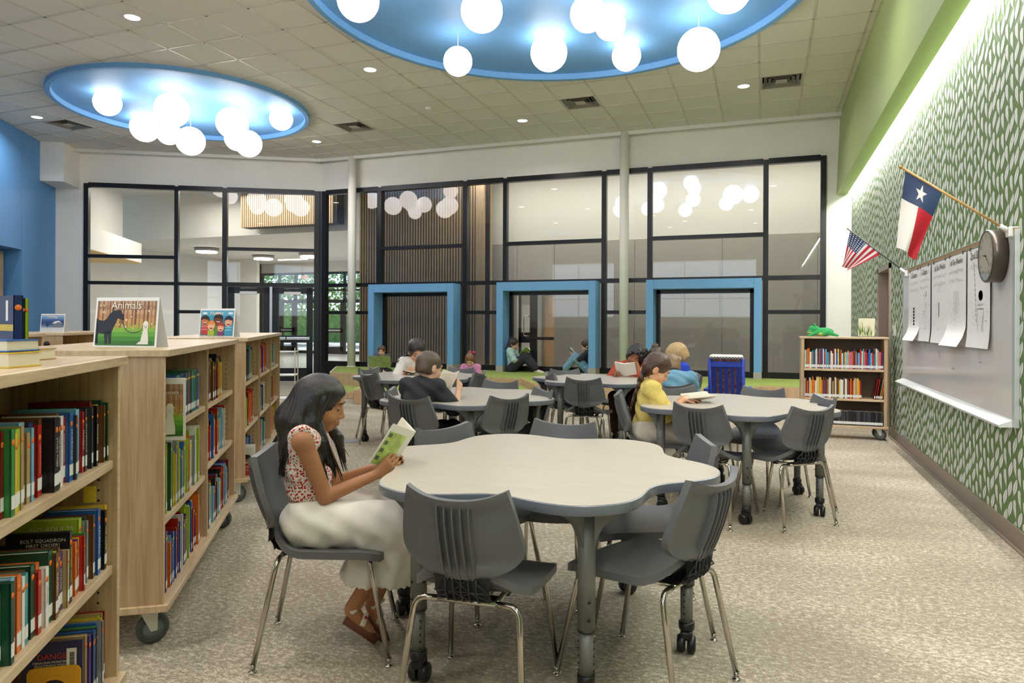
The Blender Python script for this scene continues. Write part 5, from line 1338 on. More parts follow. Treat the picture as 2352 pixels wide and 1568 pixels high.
# ================================================================ RIGHT WALL THINGS
WXF = 1.399
w0 = onX(2084, 628, WXF); w1 = onX(2340, 530, WXF); wb0 = .735; wt = 1.845
y_far, y_near = 8.30, 4.83
wbd = empty('whiteboard', (WXF, (y_far+y_near)/2, 0), 0, 'long whiteboard with aluminium frame on the leaf wall', 'whiteboard')
yc = (y_far+y_near)/2; a, b = y_near-yc, y_far-yc
MB().box((-.018, a, wb0), (0, b, wt), WBOARD).build('panel', wbd)
fr = MB(); FRM = mat('board_frame', 'c3cac6', .35, .3)
fr.bbox((-.026, a-.02, wb0-.03), (0, a+.03, wt+.02), .003, FRM); fr.bbox((-.024, b-.01, wb0-.02), (0, b+.02, wt+.02), .003, FRM); fr.box((-.022, a, wb0-.02), (0, b, wb0+.01), FRM); fr.build('frame', wbd)
MB().bbox((-.028, a, wt), (0, b, wt+.03), .002, mat('cork_rail', 'a3855f', .7)).box((-.030, a, wt+.03), (0, b, wt+.035), FRM).box((-.030, a, wt-.004), (0, b, wt), FRM).build('map_rail', wbd)
tr = MB(); tr.add([(-.005, a+.02, wb0-.03), (-.09, a+.02, wb0-.035), (-.095, a+.02, wb0-.02), (-.018, a+.02, wb0+.012), (-.005, b+.02, wb0-.03), (-.09, b+.02, wb0-.035), (-.095, b+.02, wb0-.02), (-.018, b+.02, wb0+.012)], [(0, 1, 2, 3), (7, 6, 5, 4), (0, 4, 5, 1), (1, 5, 6, 2), (2, 6, 7, 3), (3, 7, 4, 0)], mat('tray_white', 'dfe2de', .3)); tr.build('marker_tray', wbd)
# five hand-drawn papers
INK = mat('ink', '2b2b30', .7); INKG = mat('pencil', '8d8a88', .8); BRN = mat('crayon_orange', 'd8a25a', .8); BLU = mat('crayon_blue', '8fa6cc', .8)
px_edges = [(2087, 2113), (2111, 2138), (2140, 2178), (2176, 2220), (2222, 2274)]
bots = [783, 785, 790, 797, 802]
for k, ((xa, xb), yb) in enumerate(zip(px_edges, bots)):
    ya = onX(xa, 700, WXF-.03).y; yb_ = onX(xb, 700, WXF-.03).y; w = ya-yb_; zt = wt-.01; zb = onX(xb, yb, WXF-.03).z
    t = empty('drawing_paper', (WXF-.030-.003*(k % 2), (ya+yb_)/2, zt), R(-90), ['first (farthest) tall drawing paper on the whiteboard, dark thermometer-like drawing', 'second tall drawing paper on the whiteboard, dotted patterns', 'third tall drawing paper on the whiteboard, long black strokes', 'fourth tall drawing paper on the whiteboard, flower outline, headed Six Weeks', 'fifth and widest drawing paper, nearest the clock, big cone and slanted words'][k], 'drawing', 'tall drawing papers clipped to the whiteboard')
    # local x = toward the viewpoint side (-Y world), local y = +X world? rotate so that local -y faces the room
    h = zt-zb; n = 10; vs = []; fs = []
    for i in range(n+1):
        s = i/n; curl = (.06 if k in (0, 3) else .012)*max(0, s-.75)**2*16/1
        for x in (-w/2, w/2): vs.append((x, -curl, -s*h))
    for i in range(n): q = 2*i; fs.append((q, q+1, q+3, q+2))
    m = MB(); m.add(vs, fs, PAPER, True); m.build('sheet', t)
    rnd = random.Random(k+40); m = MB()
    def stroke(x0, z0, x1, z1, wd, mt): 
        dx, dz = x1-x0, z1-z0; L = math.hypot(dx, dz) or 1; nx, nz = -dz/L*wd, dx/L*wd
        m.add([(x0-nx, -.002, z0-nz), (x1-nx, -.002, z1-nz), (x1+nx, -.002, z1+nz), (x0+nx, -.002, z0+nz)], [(0, 1, 2, 3), (3, 2, 1, 0)], mt)
    # wavy written lines
    for L in range(3 if k != 4 else 2):
        z = -.06-.065*L; x = -w*.36
        while x < w*.36: stroke(x, z+rnd.uniform(-.012, .012), x+.012, z+rnd.uniform(-.02, .02), .0016, INK if k in (0, 1, 4) else INKG); x += .017
    if k == 0:
        for q in range(6): stroke(-.0, -.36-.03*q, .0, -.38-.03*q, .028, INK)
        for q in range(9):
            for j in range(4): stroke(-.06+j*.035, -.62-.028*q, -.045+j*.035, -.625-.028*q+rnd.uniform(-.01, .01), .0018, INK)
    if k == 1:
        for q in range(46): x = rnd.uniform(-.07, .08); z = rnd.uniform(-.72, -.22); stroke(x, z, x+rnd.uniform(.005, .016), z+rnd.uniform(-.015, .015), rnd.uniform(.001, .006), INK)
    if k == 2:
        stroke(-.02, -.34, -.02, -.46, .006, INK); stroke(-.05, -.56, -.06, -.66, .005, INK); stroke(-.02, -.26, .05, -.18, .0015, INKG); stroke(-.07, -.25, -.03, -.18, .0015, INKG)
        for q in range(10): stroke(-.08+q*.012, -.70-q*.008, -.07+q*.012, -.72-q*.01, .0016, INKG)
    if k == 3:
        for cx in (-.05, .0, .05): 
            for q in range(14): a0 = 2*PI*q/14; a1 = 2*PI*(q+1)/14; stroke(cx+.024*math.cos(a0), -.36+.085*math.sin(a0), cx+.024*math.cos(a1), -.36+.085*math.sin(a1), .0012, INKG)
        stroke(0, -.45, .0, -.60, .0012, INKG)
    if k == 4:
        for q in range(12): stroke(-.10+.005*q, -.10-.035*q, -.085+.005*q, -.125-.035*q, .003, INK)
        P_ = [(-.02, -.42), (.13, -.42), (.09, -.78), (.03, -.78), (-.02, -.42)]
        for (x0, z0), (x1, z1) in zip(P_[:-1], P_[1:]): stroke(x0, z0, x1, z1, .0016, INKG)
        for q in range(5): stroke(-.01+.03*q, -.40, .01+.03*q, -.385, .0015, INKG)
        m.add([(x, -.0015, z) for x, z in disc(.06, -.33, .05, 14, .035)], [tuple(range(14)), tuple(range(13, -1, -1))], mat('crayon_yellow', 'ecdcae', .8))
        stroke(.03, -.70, .12, -.47, .002, INKG)
    for q in range(70): x = rnd.uniform(-.46, .42)*w; z = rnd.uniform(-.95, -.5)*h; stroke(x, z, x+rnd.uniform(.01, .03), z+rnd.uniform(-.01, .01), .0008, BLU if q % 2 and k in (2, 3, 4) else INKG)
    m.build('ink_marks', t)
    hd = {2: '1st Six Weeks', 3: '1st Six Weeks', 4: '2nd Six We', 1: '5 Steps', 0: '5 Senses'}[k]
    text(hd, 'lettering', t, INK, min(.075, w*1.5/len(hd)), frame_m((0, -.003, -.05), (1, 0, 0), (0, 0, 1)))
    if k == 3: text('Butterfly', 'lettering', t, INK, .03, frame_m((-.02, -.012, -.86), (1, 0, 0), (0, 0, 1)))
    cl = MB(); 
    for sx in (-.35, .35): cl.bbox((sx*w-.008, -.006, -.012), (sx*w+.008, .002, .018), .003, mat('clip', '5d564a', .4, .6))
    cl.build('clip', t)
# wall clock on the whiteboard corner
cc = onX(2289, 590, WXF-.09); near = onX(2289, 534, WXF-.09); rad = .165
ck = empty('wall_clock', (WXF-.02, 5.10, 1.735), R(-90), 'round wall clock with deep dark bronze rim over the whiteboard corner', 'clock')
BZ = mat('clock_rim', '544a42', .3, .5)
Rc = Matrix.Rotation(PI/2, 4, 'X')
MB().lathe([(.150, .0), (.165, .0), (.165, .075), (.160, .082), (.150, .082), (.148, .074), (.148, .06)], 48, BZ, T=Rc).build('rim', ck)
MB().lathe([(0, .078), (.150, .078), (.150, .074), (0, .074)], 48, mat('clock_face', 'e9e3cf', .4), T=Rc, smooth=False).build('dial', ck)
for n in range(1, 13):
    an = PI/2-n*PI/6; text(str(n), 'numeral', ck, INK, .036, frame_m((.118*math.cos(an), -.0790, .118*math.sin(an)), (1, 0, 0), (0, 0, 1)))
m = MB()
for n in range(60):
    an = n*PI/30; r1 = .142; r0 = .136 if n % 5 else .132; m.add([(r0*math.cos(an)-.001*math.sin(an), -.0788, r0*math.sin(an)+.001*math.cos(an)), (r1*math.cos(an)-.001*math.sin(an), -.0788, r1*math.sin(an)+.001*math.cos(an)), (r1*math.cos(an)+.001*math.sin(an), -.0788, r1*math.sin(an)-.001*math.cos(an)), (r0*math.cos(an)+.001*math.sin(an), -.0788, r0*math.sin(an)-.001*math.cos(an))], [(0, 1, 2, 3), (3, 2, 1, 0)], INK)
m.build('minute_marks', ck)
def hand(an, L, w, mt, nm, y): 
    d = Vector((math.cos(an), 0, math.sin(an))); n_ = Vector((-d.z, 0, d.x)); q = MB(); q.add([tuple(n_*w-d*.02+Vector((0, -y, 0))), tuple(n_*w*.5+d*L+Vector((0, -y, 0))), tuple(-n_*w*.5+d*L+Vector((0, -y, 0))), tuple(-n_*w-d*.02+Vector((0, -y, 0)))], [(0, 1, 2, 3), (3, 2, 1, 0)], mt); q.build(nm, ck)
hand(R(-38), .11, .004, mat('hand_blue', '2f4f7c', .4), 'minute_hand', .0800); hand(R(172), .07, .005, BLACKP, 'hour_hand', .0795)
MB().lathe([(0, .0815), (.148, .0815), (.148, .082), (0, .082)], 48, GLASS1, T=Rc, smooth=False).build('cover_glass', ck)

# flags on slanted staffs
def flag(px_base, py_base, px_tip, py_tip, out, label, kind, staffm):
    b = onX(px_base, py_base, WXF-.03); tip = onX(px_tip, py_tip, WXF-out)
    t = empty('flag', b, 0, label, 'flag', 'flags over the whiteboard')
    v = tip-b; MB().tube([(0, 0, 0), tuple(v)], .0075 if kind == 'tx' else .006, 10, staffm).build('staff', t)
    MB().tube([(0, 0, 0), tuple(v*.10)], .013, 10, METW).bbox((-.02, -.03, -.03), (.035, .03, .03), .006, METW).build('bracket', t)
    MB().ball(tuple(v*1.01), .011, mat('brass', 'b99a55', .3, .9), 10, 8).build('finial', t)
    return t, v
def cloth(t, O, Udir, Vdir, w, h, NU, NV, colf, fold, name='cloth'):
    """grid cloth; colf(u, v)->material"""
    m = MB(); ids = {}
    vs = []; fs = []; ms = []
    U = Udir.normalized(); V = Vdir.normalized(); N_ = U.cross(V).normalized()
    for j in range(NV+1):
        for i in range(NU+1):
            u, v = i/NU, j/NV; vs.append(tuple(O+fold(u, v, U, V, N_, w, h)))
    for j in range(NV):
        for i in range(NU):
            a = j*(NU+1)+i; m_ = colf((i+.5)/NU, (j+.5)/NV); fs.append((a, a+1, a+NU+2, a+NU+1)); ms.append(m.mi(m_))
    m.v = vs; m.f = fs; m.m = ms; m.sm = [True]*len(fs); return m.build(name, t)
RED = mat('flag_red', 'c01f2e', .6); WHT = mat('flag_white', 'eae4dc', .6); NAV = mat('flag_navy', '2b3f63', .6)
ft, v = flag(2322, 533, 2071, 385, .62, 'large red white and blue one-star state flag hanging from a slanted wooden staff', 'tx', wood_mat('staff_wood', 'b98a4c', 'd9b070', (8, 8, 8)))
# cloth hangs from the outer 42% of the staff; hoist edge along the staff
P0 = v*.965; P1 = v*.62; U = (P1-P0); wst = U.length
def star_in(u, v_, cu, cv, r, asp):
    x = (u-cu)*asp; y = (v_-cv); an = math.atan2(x, -y); rr = math.hypot(x, y)
    k = (an % (2*PI/5)); k = min(k, 2*PI/5-k); ri = r*.382; 
    # radius of star edge at angle k
    a = PI/5; xe = ri*math.cos(a); ye = ri*math.sin(a)
    # line from (r,0) to (xe,ye)
    den = math.sin(k)*(xe-r)-math.cos(k)*ye
    edge = abs(-r*ye/den) if abs(den) > 1e-6 else r
    return rr < edge
asp = 1.0
def txcol(u, v_):
    # v_ 0 at the staff down the fly; u 0 tip .. 1 toward the wall (hoist along the staff)
    if v_ < .36: return WHT if star_in(u, v_, .50, .18, .125, .78) else NAV
    return WHT if u < .5 else RED
def txfold(u, v_, U_, V_, N_, w, h):
    return U_*w*(u-v_*(.22+.46*u))+Vector((0, 0, -1))*h*v_+N_*(.03*math.sin(u*6+v_*3)*v_)
cloth(ft, P0, U, Vector((0, 0, -1)), wst, .50, 150, 170, txcol, txfold)
ft2, v2 = flag(2083, 628, 1948, 526, .52, 'small stars and stripes flag on a slanted dark staff beside the large one', 'us', mat('staff_dark', '2a2522', .4))
Q0 = v2*.96; Q1 = v2*.42; U2v = (Q1-Q0); w2 = U2v.length
def uscol(u, v_):
    # stripes run down the fly (parallel to v_), union at the tip corner
    if u < .54 and v_ < .42:
        gx = (u/.54*6) % 1; gy = (v_/.42*7) % 1
        return WHT if (gx-.5)**2+(gy-.5)**2 < .07 else NAV
    return RED if int(u*13) % 2 == 0 else WHT
def usfold(u, v_, U_, V_, N_, w, h):
    return U_*w*(u-v_*(.30+.75*u))+Vector((0, 0, -1))*h*v_+N_*(.025*math.sin(u*9+v_*2)*v_)
cloth(ft2, Q0, U2v, Vector((0, 0, -1)), w2, .46, 78, 80, uscol, usfold)

# outlet strips / small wall things
tag(MB().bbox((1.388, 8.48, .52), (1.3985, 8.56, .64), .003, METW).build('wall_outlet'), 'white outlet plate under the far end of the whiteboard', 'outlet')

print("BOOKS", NBOOK[0])
# ================================================================ PEOPLE (bodies grown as one continuous surface)
V3 = lambda *a: np.array(a, dtype=np.float32)
def nrm(v): v = np.asarray(v, dtype=np.float32); return v/(np.linalg.norm(v)+1e-9)
class Field:
    def __init__(s, lo, hi, res):
        s.lo = np.array(lo, np.float32); s.res = res; s.n = np.ceil((np.array(hi)-s.lo)/res).astype(int)+1
        s.d = np.full(tuple(s.n), .3, np.float32); s.ax = [s.lo[i]+res*np.arange(s.n[i], dtype=np.float32) for i in range(3)]
    def _blk(s, lo, hi, pad):
        a = np.maximum(0, np.floor((np.array(lo)-pad-s.lo)/s.res).astype(int)); b = np.minimum(s.n, np.ceil((np.array(hi)+pad-s.lo)/s.res).astype(int)+1)
        if (b <= a).any(): return None
        sl = tuple(slice(a[i], b[i]) for i in range(3)); g = np.meshgrid(*[s.ax[i][sl[i]] for i in range(3)], indexing='ij', sparse=True); return sl, g
    def _put(s, sl, d, k, op):
        a = s.d[sl]
        if op == 'sub':
            h = np.clip(.5-.5*(a+d)/max(k, 1e-6), 0, 1); s.d[sl] = a*(1-h)+(-d)*h+k*h*(1-h)
        else:
            h = np.clip(.5+.5*(a-d)/max(k, 1e-6), 0, 1); s.d[sl] = a*(1-h)+d*h-k*h*(1-h)
    def cone(s, a, b, ra, rb, k=.015, op='add'):
        a = np.asarray(a, np.float32); b = np.asarray(b, np.float32); R_ = max(ra, rb)+k+.02
        q = s._blk(np.minimum(a, b), np.maximum(a, b), R_)
        if q is None: return s
        sl, (x, y, z) = q; ba = b-a; L = float(ba@ba)+1e-12
        t = np.clip(((x-a[0])*ba[0]+(y-a[1])*ba[1]+(z-a[2])*ba[2])/L, 0, 1)
        d = np.sqrt((x-a[0]-t*ba[0])**2+(y-a[1]-t*ba[1])**2+(z-a[2]-t*ba[2])**2)-(ra+(rb-ra)*t)
        s._put(sl, d, k, op); return s
    def ell(s, c, r, M=None, k=.015, op='add'):
        """ellipsoid, M columns are its axes"""
        c = np.asarray(c, np.float32); r = np.asarray(r, np.float32); Rm = float(r.max())
        q = s._blk(c, c, Rm+k+.02)
        if q is None: return s
        sl, (x, y, z) = q; X_, Y_, Z_ = x-c[0], y-c[1], z-c[2]
        if M is not None:
            X_, Y_, Z_ = [X_*M[0, i]+Y_*M[1, i]+Z_*M[2, i] for i in range(3)]
        k0 = np.sqrt((X_/r[0])**2+(Y_/r[1])**2+(Z_/r[2])**2); k1 = np.sqrt((X_/r[0]**2)**2+(Y_/r[1]**2)**2+(Z_/r[2]**2)**2)+1e-9
        s._put(sl, k0*(k0-1)/k1, k, op); return s
    def chain(s, pts, rs, k=.012):
        for i in range(len(pts)-1): s.cone(pts[i], pts[i+1], rs[i], rs[i+1], k)
        return s
    def grid(s): return np.meshgrid(*s.ax, indexing='ij', sparse=True)
    def cut(s, n, off, k=.004):
        """keep the side where n.p < off"""
        x, y, z = s.grid(); h = x*n[0]+y*n[1]+z*n[2]-off; s.d = np.maximum(s.d, h.astype(np.float32)); return s
    def mesh(s, name, m):
        d = s.d; ins = d < 0; nx, ny, nz = d.shape
        c = np.zeros((nx-1, ny-1, nz-1), np.int8)
        for i in (0, 1):
            for j in (0, 1):
                for k in (0, 1): c += ins[i:nx-1+i, j:ny-1+j, k:nz-1+k]
        act = (c > 0) & (c < 8); idx = -np.ones(act.shape, np.int64); I = np.argwhere(act); idx[act] = np.arange(len(I))
        acc = np.zeros((len(I), 3)); cnt = np.zeros(len(I))
        E_ = [((a0, a1, a2), ax) for ax in range(3) for a0 in (0, 1) for a1 in (0, 1) for a2 in (0, 1) if (a0, a1, a2)[ax] == 0]
        for o, ax in E_:
            p = I+np.array(o); q = p.copy(); q[:, ax] += 1
            da = d[p[:, 0], p[:, 1], p[:, 2]]; db = d[q[:, 0], q[:, 1], q[:, 2]]; sg = (da < 0) != (db < 0)
            t = np.where(sg, da/(da-db+1e-12), 0); pt = p.astype(float); pt[:, ax] += t
            acc[sg] += pt[sg]; cnt[sg] += 1
        V = s.lo+s.res*(acc/cnt[:, None]); F = []
        for ax in range(3):
            u, v = [a for a in range(3) if a != ax]
            sa = [slice(None)]*3; sb = [slice(None)]*3; sa[ax] = slice(0, -1); sb[ax] = slice(1, None)
            A_ = ins[tuple(sa)]; B_ = ins[tuple(sb)]; ch = A_ != B_
            P = np.argwhere(ch); P = P[(P[:, u] > 0) & (P[:, v] > 0) & (P[:, u] < d.shape[u]-1) & (P[:, v] < d.shape[v]-1)]
            a = P.copy(); b = P.copy(); b[:, u] -= 1; e = b.copy(); e[:, v] -= 1; f = P.copy(); f[:, v] -= 1
            q = np.stack([idx[tuple(w.T)] for w in (a, b, e, f)], 1); fl = A_[tuple(P.T)] != (ax == 1)
            q[fl] = q[fl][:, ::-1]; F.append(q)
        F = np.concatenate(F); F = F[(F >= 0).all(1)]
        # relax a little
        nv = len(V); W_ = V.copy()
        for it in range(2):
            sm = np.zeros((nv, 3)); cn = np.zeros(nv)
            for a, b in ((0, 1), (1, 2), (2, 3), (3, 0)):
                for i, j in ((a, b), (b, a)):
                    for c3 in range(3): sm[:, c3] += np.bincount(F[:, i], W_[F[:, j], c3], nv)
                    cn += np.bincount(F[:, i], minlength=nv)
            W_ = W_*.6+.4*sm/np.maximum(cn, 1)[:, None]
        me = bpy.data.meshes.new(name); me.vertices.add(nv); me.vertices.foreach_set('co', W_.astype(np.float32).ravel())
        me.loops.add(F.size); me.loops.foreach_set('vertex_index', F.ravel().astype(np.int32)); me.polygons.add(len(F))
        me.polygons.foreach_set('loop_start', np.arange(0, F.size, 4, dtype=np.int32)); me.polygons.foreach_set('loop_total', np.full(len(F), 4, np.int32))
        me.update(calc_edges=True); me.polygons.foreach_set('use_smooth', [True]*len(F)); me.materials.append(m); me.validate(); return me
def basis(fwd, up):
    """columns: right, forward, up"""
    f = nrm(fwd); u = np.asarray(up, np.float32); u = nrm(u-f*(u@f)); r = np.cross(f, u); return np.stack([r, f, u], 1)
def ik(a, c, l1, l2, hint):
    a = np.asarray(a, np.float32); c = np.asarray(c, np.float32); v = c-a; d = float(np.linalg.norm(v))
    if d > (l1+l2)*.998: c = a+v/d*(l1+l2)*.998; v = c-a; d = float(np.linalg.norm(v))
    x = (l1*l1-l2*l2+d*d)/(2*d); h = math.sqrt(max(0, l1*l1-x*x)); n = nrm(v); p = np.asarray(hint, np.float32); p = nrm(p-n*(p@n)); return a+n*x+p*h, c
SKIN = {k: mat('skin_'+k, c, .5, noise=.04, nscale=12, spec=.35) for k, c in (('tan', 'b07a56'), ('fair', 'e3b496'), ('pale', 'ecc4aa'), ('brown', '9c6646'), ('light', 'dba889'))}
LIP = {k: mat('lip_'+k, c, .4) for k, c in (('tan', '8c4a3c'), ('fair', 'c07068'), ('pale', 'c97a70'), ('brown', '7c4238'), ('light', 'b8695c'))}
EYEW = mat('eye_white', 'ece8e2', .3); IRIS = mat('iris_brown', '2e1d14', .25); LASH = mat('lash', '1c1411', .6)
def hairmat(n, c, c2):
    return mat('hair_'+n, c, .34, noise=.35, nscale=30, stretch=(5, 5, .5), bump=.25, bscale=40, spec=.6)
HAIR = {'black': hairmat('black', '1d1614', ''), 'brown': hairmat('brown', '4b3223', ''), 'dark': hairmat('dark', '2b1d17', ''), 'blond': hairmat('blond', 'c2a070', ''), 'sandy': hairmat('sandy', '8b6e50', ''), 'buzz': hairmat('buzz', '5a4636', ''), 'auburn': hairmat('auburn', '7c4c2c', '')}
def hand(F, wrist, dirv, palm_n, s, side, curl=.5, spread=.16, k=.006):
    """palm + four fingers of different lengths + thumb leaving the side of the palm; palm_n is the direction the palm faces"""
    d = nrm(dirv); n = nrm(np.asarray(palm_n, np.float32)-d*(np.asarray(palm_n, np.float32)@d)); t = np.cross(n, d)*side   # t: toward the thumb
    w = np.asarray(wrist, np.float32)
    for o in (-1.0, -.35, .35, 1.0): F.cone(w+d*.012*s+t*o*.012*s, w+d*.072*s+t*o*.026*s, .013*s, .0125*s, .010)
    for i, (o, L, r) in enumerate(((1.0, .062, .0085), (.35, .070, .0088), (-.35, .066, .0084), (-1.0, .052, .0074))):
        p = w+d*.076*s+t*o*.027*s; a = curl*.55; dd = nrm(d+t*o*spread*.4)
        for seg, (fl, fr) in enumerate(((.45, 1), (.30, .92), (.25, .82))):
            q = p+(dd*math.cos(a)+n*math.sin(a))*L*fl*s*1.05; F.cone(p, q, r*fr*s, r*fr*.93*s, .003); p = q; a += curl*.75
    p = w+d*.022*s+t*.026*s; dd = nrm(d*.62+t*.62+n*.35); q = p+dd*.034*s; F.cone(p, q, .0125*s, .0105*s, .008); e = q+nrm(d*.85+t*.15+n*.45*max(.4, curl))*.030*s; F.cone(q, e, .010*s, .0085*s, .004)
def head(F, c, fwd, up, s, k=.010, nose=1, ears=True):
    """c: centre of the cranium; s=1 gives a head 0.215 high"""
    B = basis(fwd, up); r, f, u = B[:, 0], B[:, 1], B[:, 2]; P = lambda x, y, z: c+(r*x+f*y+u*z)*s
    F.ell(P(0, -.012, .018), np.array([.072, .090, .080])*s, B, .02)
    F.ell(P(0, .022, -.035), np.array([.060, .064, .072])*s, B, .02)
    F.ell(P(0, .054, -.093), np.array([.026, .023, .019])*s, B, .022)
    for sx in (-1, 1):
        F.ell(P(sx*.034, .050, -.045), np.array([.024, .026, .026])*s, B, .016)
        F.ell(P(sx*.044, .012, -.075), np.array([.014, .030, .022])*s, B, .018)
        if ears:
            F.ell(P(sx*.074, -.008, -.022), np.array([.010, .019, .031])*s, B, .005); F.ell(P(sx*.083, .0, -.020), np.array([.006, .010, .017])*s, B, .003, 'sub')
        F.ell(P(sx*.031, .088, -.006), np.array([.016, .012, .010])*s, B, .010, 'sub')
    F.ell(P(0, .074, .022), np.array([.046, .012, .012])*s, B, .012)
    F.cone(P(0, .080, .000), P(0, .0965, -.034), .0080*s, .0090*s, .008); F.ell(P(0, .0965, -.038), np.array([.0110, .0100, .0085])*s, B, .006)
    for sx in (-1, 1): F.ell(P(sx*.0125, .090, -.043), np.array([.008, .009, .007])*s, B, .005)
    F.ell(P(0, .082, -.064), np.array([.022, .012, .008])*s, B, .008); F.ell(P(0, .080, -.076), np.array([.019, .011, .008])*s, B, .006)
    return B, P
def face_bits(parent, P, B, s, tone, down=True, brow=None):
    """lips, lids, eyes and brows as children"""
    r, f, u = [Vector(B[:, i]) for i in range(3)]
    M_ = Matrix((r, f, u)).transposed().to_4x4()
    def blob(mb, c, rad, m):
        T = Matrix.Translation(Vector(P(*c))) @ M_; mb.ball((0, 0, 0), tuple(v*s for v in rad), m, 14, 8, T=T)
    m = MB(); blob(m, (0, .0885, -.0655), (.0175, .0055, .0040), LIP[tone]); blob(m, (0, .0875, -.0735), (.0150, .0058, .0050), LIP[tone]); m.build('lips', parent)
    for sx in (-1, 1):
        m = MB(); blob(m, (sx*.030, .0660, -.007), (.0135, .0110, .0085), EYEW); blob(m, (sx*.029, .0742, -.011 if down else -.007), (.0062, .0040, .0062), IRIS); m.build('eye', parent)
        m = MB(); T = Matrix.Translation(Vector(P(sx*.030, .0670, -.0035 if down else -.001))) @ M_; m.ball((0, 0, 0), (.0155*s, .0124*s, (.0105 if down else .009)*s), SKIN[tone], 14, 8, T=T)
        m.tube([P(sx*(.030-.014), .0755, -.0085), P(sx*.030, .0800, -.0125 if down else -.006), P(sx*(.030+.015), .072, -.009)], .0013*s, 6, LASH); m.build('eyelid', parent)
        m = MB(); m.tube([P(sx*.014, .0855, .014), P(sx*.030, .0865, .0195), P(sx*.047, .0745, .014)], [.0020*s, .0028*s, .0012*s], 6, brow or LASH); m.build('eyebrow', parent)
def person(label, org, face, tone, res, J, clothes, hair, s=1.0, group=None, hs=1.0, shape=None, tilt=0, lo=None, hi=None, faces=True, nolegs=False, shoes=None, headup=None):
    """J: joints in the local frame (x right, y forward, z up) as dict. Everything is built in that local frame."""
    t = empty('person', org, R(face-90), label, 'person', group)
    g = lambda k: np.array(J[k], np.float32)
    pts = np.array([v for k, v in J.items() if not k.startswith('_')], np.float32)
    lo = pts.min(0)-.20 if lo is None else lo; hi = pts.max(0)+.20 if hi is None else hi
    F = Field(lo, hi, res)
    pel, chest, neck, hd = g('pelvis'), g('chest'), g('neck'), g('head')
    tw = J.get('_twist', 0)
    def torso(Fd, e=0.0, ws=1.0):
        side = V3(1, 0, 0); Bt = basis(V3(0, 1, 0), chest-pel)
        Fd.ell(pel, np.array([.115, .088, .085])*s*ws+e, Bt, .03)
        mid = (pel+chest)/2; Fd.ell(mid, np.array([.100, .075, .13])*s*ws+e, Bt, .04); Fd.ell(chest, np.array([.118, .078, .11])*s*ws+e, Bt, .04)
        for a in ('sl', 'sr'): Fd.cone(chest+(neck-chest)*.55, g(a), .055*s+e, .046*s+e, .03)
    def arms(Fd, e=0, lim=1.0, which='lr'):
        for a in which:
            S_, H_ = g('s'+a), g('h'+a); el, H2 = ik(S_, H_, J.get('_ua', .235)*s, J.get('_fa', .205)*s, J.get('_eh'+a, (0, -.4, -1)))
            J['_e'+a] = el; J['_w'+a] = H2
            if lim >= 1: Fd.cone(S_, el, .040*s+e, .030*s+e, .014).cone(el, H2, .031*s+e, .0205*s+e, .012)
            else: Fd.cone(S_, S_+(el-S_)*min(1, lim*2), .044*s+e, .040*s+e*1.3, .02)
    def legs(Fd, e=0, l0=0, l1=2.0, ek=0):
        for a, sx in (('l', -1), ('r', 1)):
            h = pel+V3(sx*.068*s, .0, -.015*s); K, A = g('k'+a), g('f'+a)
            Fd.cone(h, h+(K-h)*min(1, l1), .074*s+e, (.074-(.074-.048)*min(1, l1))*s+e+ek, .02)
            if l1 > 1: Fd.cone(K, K+(A-K)*(l1-1), .047*s+e+ek, (.047-.017*(l1-1))*s+e+ek, .016)
    torso(F); F.cone(neck-(neck-chest)*.2, hd+(neck-hd)*.25, .040*s, .036*s*hs, .018)
    arms(F)
    if not nolegs:
        legs(F)
        for a in 'lr':
            A = g('f'+a); td = nrm(J.get('_t'+a, (0, 1, -.25))); F.cone(A+V3(0, -.012, -.02)*s, A+V3(0, 0, -.035)*s+td*.085*s, .026*s, .019*s, .014); F.cone(A+V3(0, 0, -.03)*s, A+V3(0, 0, -.04)*s+td*.125*s, .024*s, .015*s, .014)
    for a, side in (('l', -1), ('r', 1)):
        el, w = J['_e'+a], J['_w'+a]; hd_ = J.get('_hd'+a, tuple(w-el)); pn = J.get('_pn'+a, (-side, 0, .2)); hand(F, w, hd_, pn, s*.92, -side if False else side, J.get('_curl', .55))
    hf = J.get('_look', (0, 1, -.35)); up = J.get('_up', (0, 0, 1))
    B, P = head(F, hd, hf, up, s*hs)
    body = link('body', F.mesh('body', SKIN[tone]), t)
    if faces: face_bits(t, P, B, s*hs, tone, True, HAIR.get(hair[0]))
    # clothes
    for c in clothes:
        kind, mt = c['kind'], c['mat']; G = Field(lo, hi, res)
        if kind == 'shirt':
            e = c.get('e', .010); torso(G, e, c.get('ws', 1.0)); arms(G, c.get('es', .016), c.get('sleeve', .34)) if c.get('sleeve', .34) > 0 else None
            if c.get('folds', 1):
                x, y, z = G.grid(); G.d = G.d+(.0035*np.sin(z*62+x*38+1.3*np.sin(y*40))*c.get('folds', 1)*(1)).astype(np.float32)
            nk = nrm(neck-chest); G.cone(neck-nk*.015*s+V3(0, .012, 0), neck+nk*.10, .045*s, .055*s, .004, 'sub')
            if c.get('hem') is not None: G.cut((0, 0, -1), -c['hem'])
            if c.get('noarm'):
                for a in 'lr': S_ = g('s'+a); dv = nrm(J['_e'+a]-S_); sd = V3(1 if a == 'r' else -1, 0, 0); G.cut(nrm(sd+dv*.2), float(nrm(sd+dv*.2)@(S_+sd*.014)))
            nm = 'shirt'
        elif kind == 'pants':
            l1 = c.get('len', 1.9); G.ell(pel+V3(0, -.005, -.005), np.array([.125, .098, .092])*s, None, .03); legs(G, c.get('e', .010), 0, l1, c.get('ek', .006))
            x, y, z = G.grid(); G.d = G.d+(.003*np.sin(z*55+y*45+x*20)).astype(np.float32); nm = 'trousers' if l1 > 1.3 else 'shorts'
        elif kind == 'custom': c['fn'](G, J, s); nm = c['name']
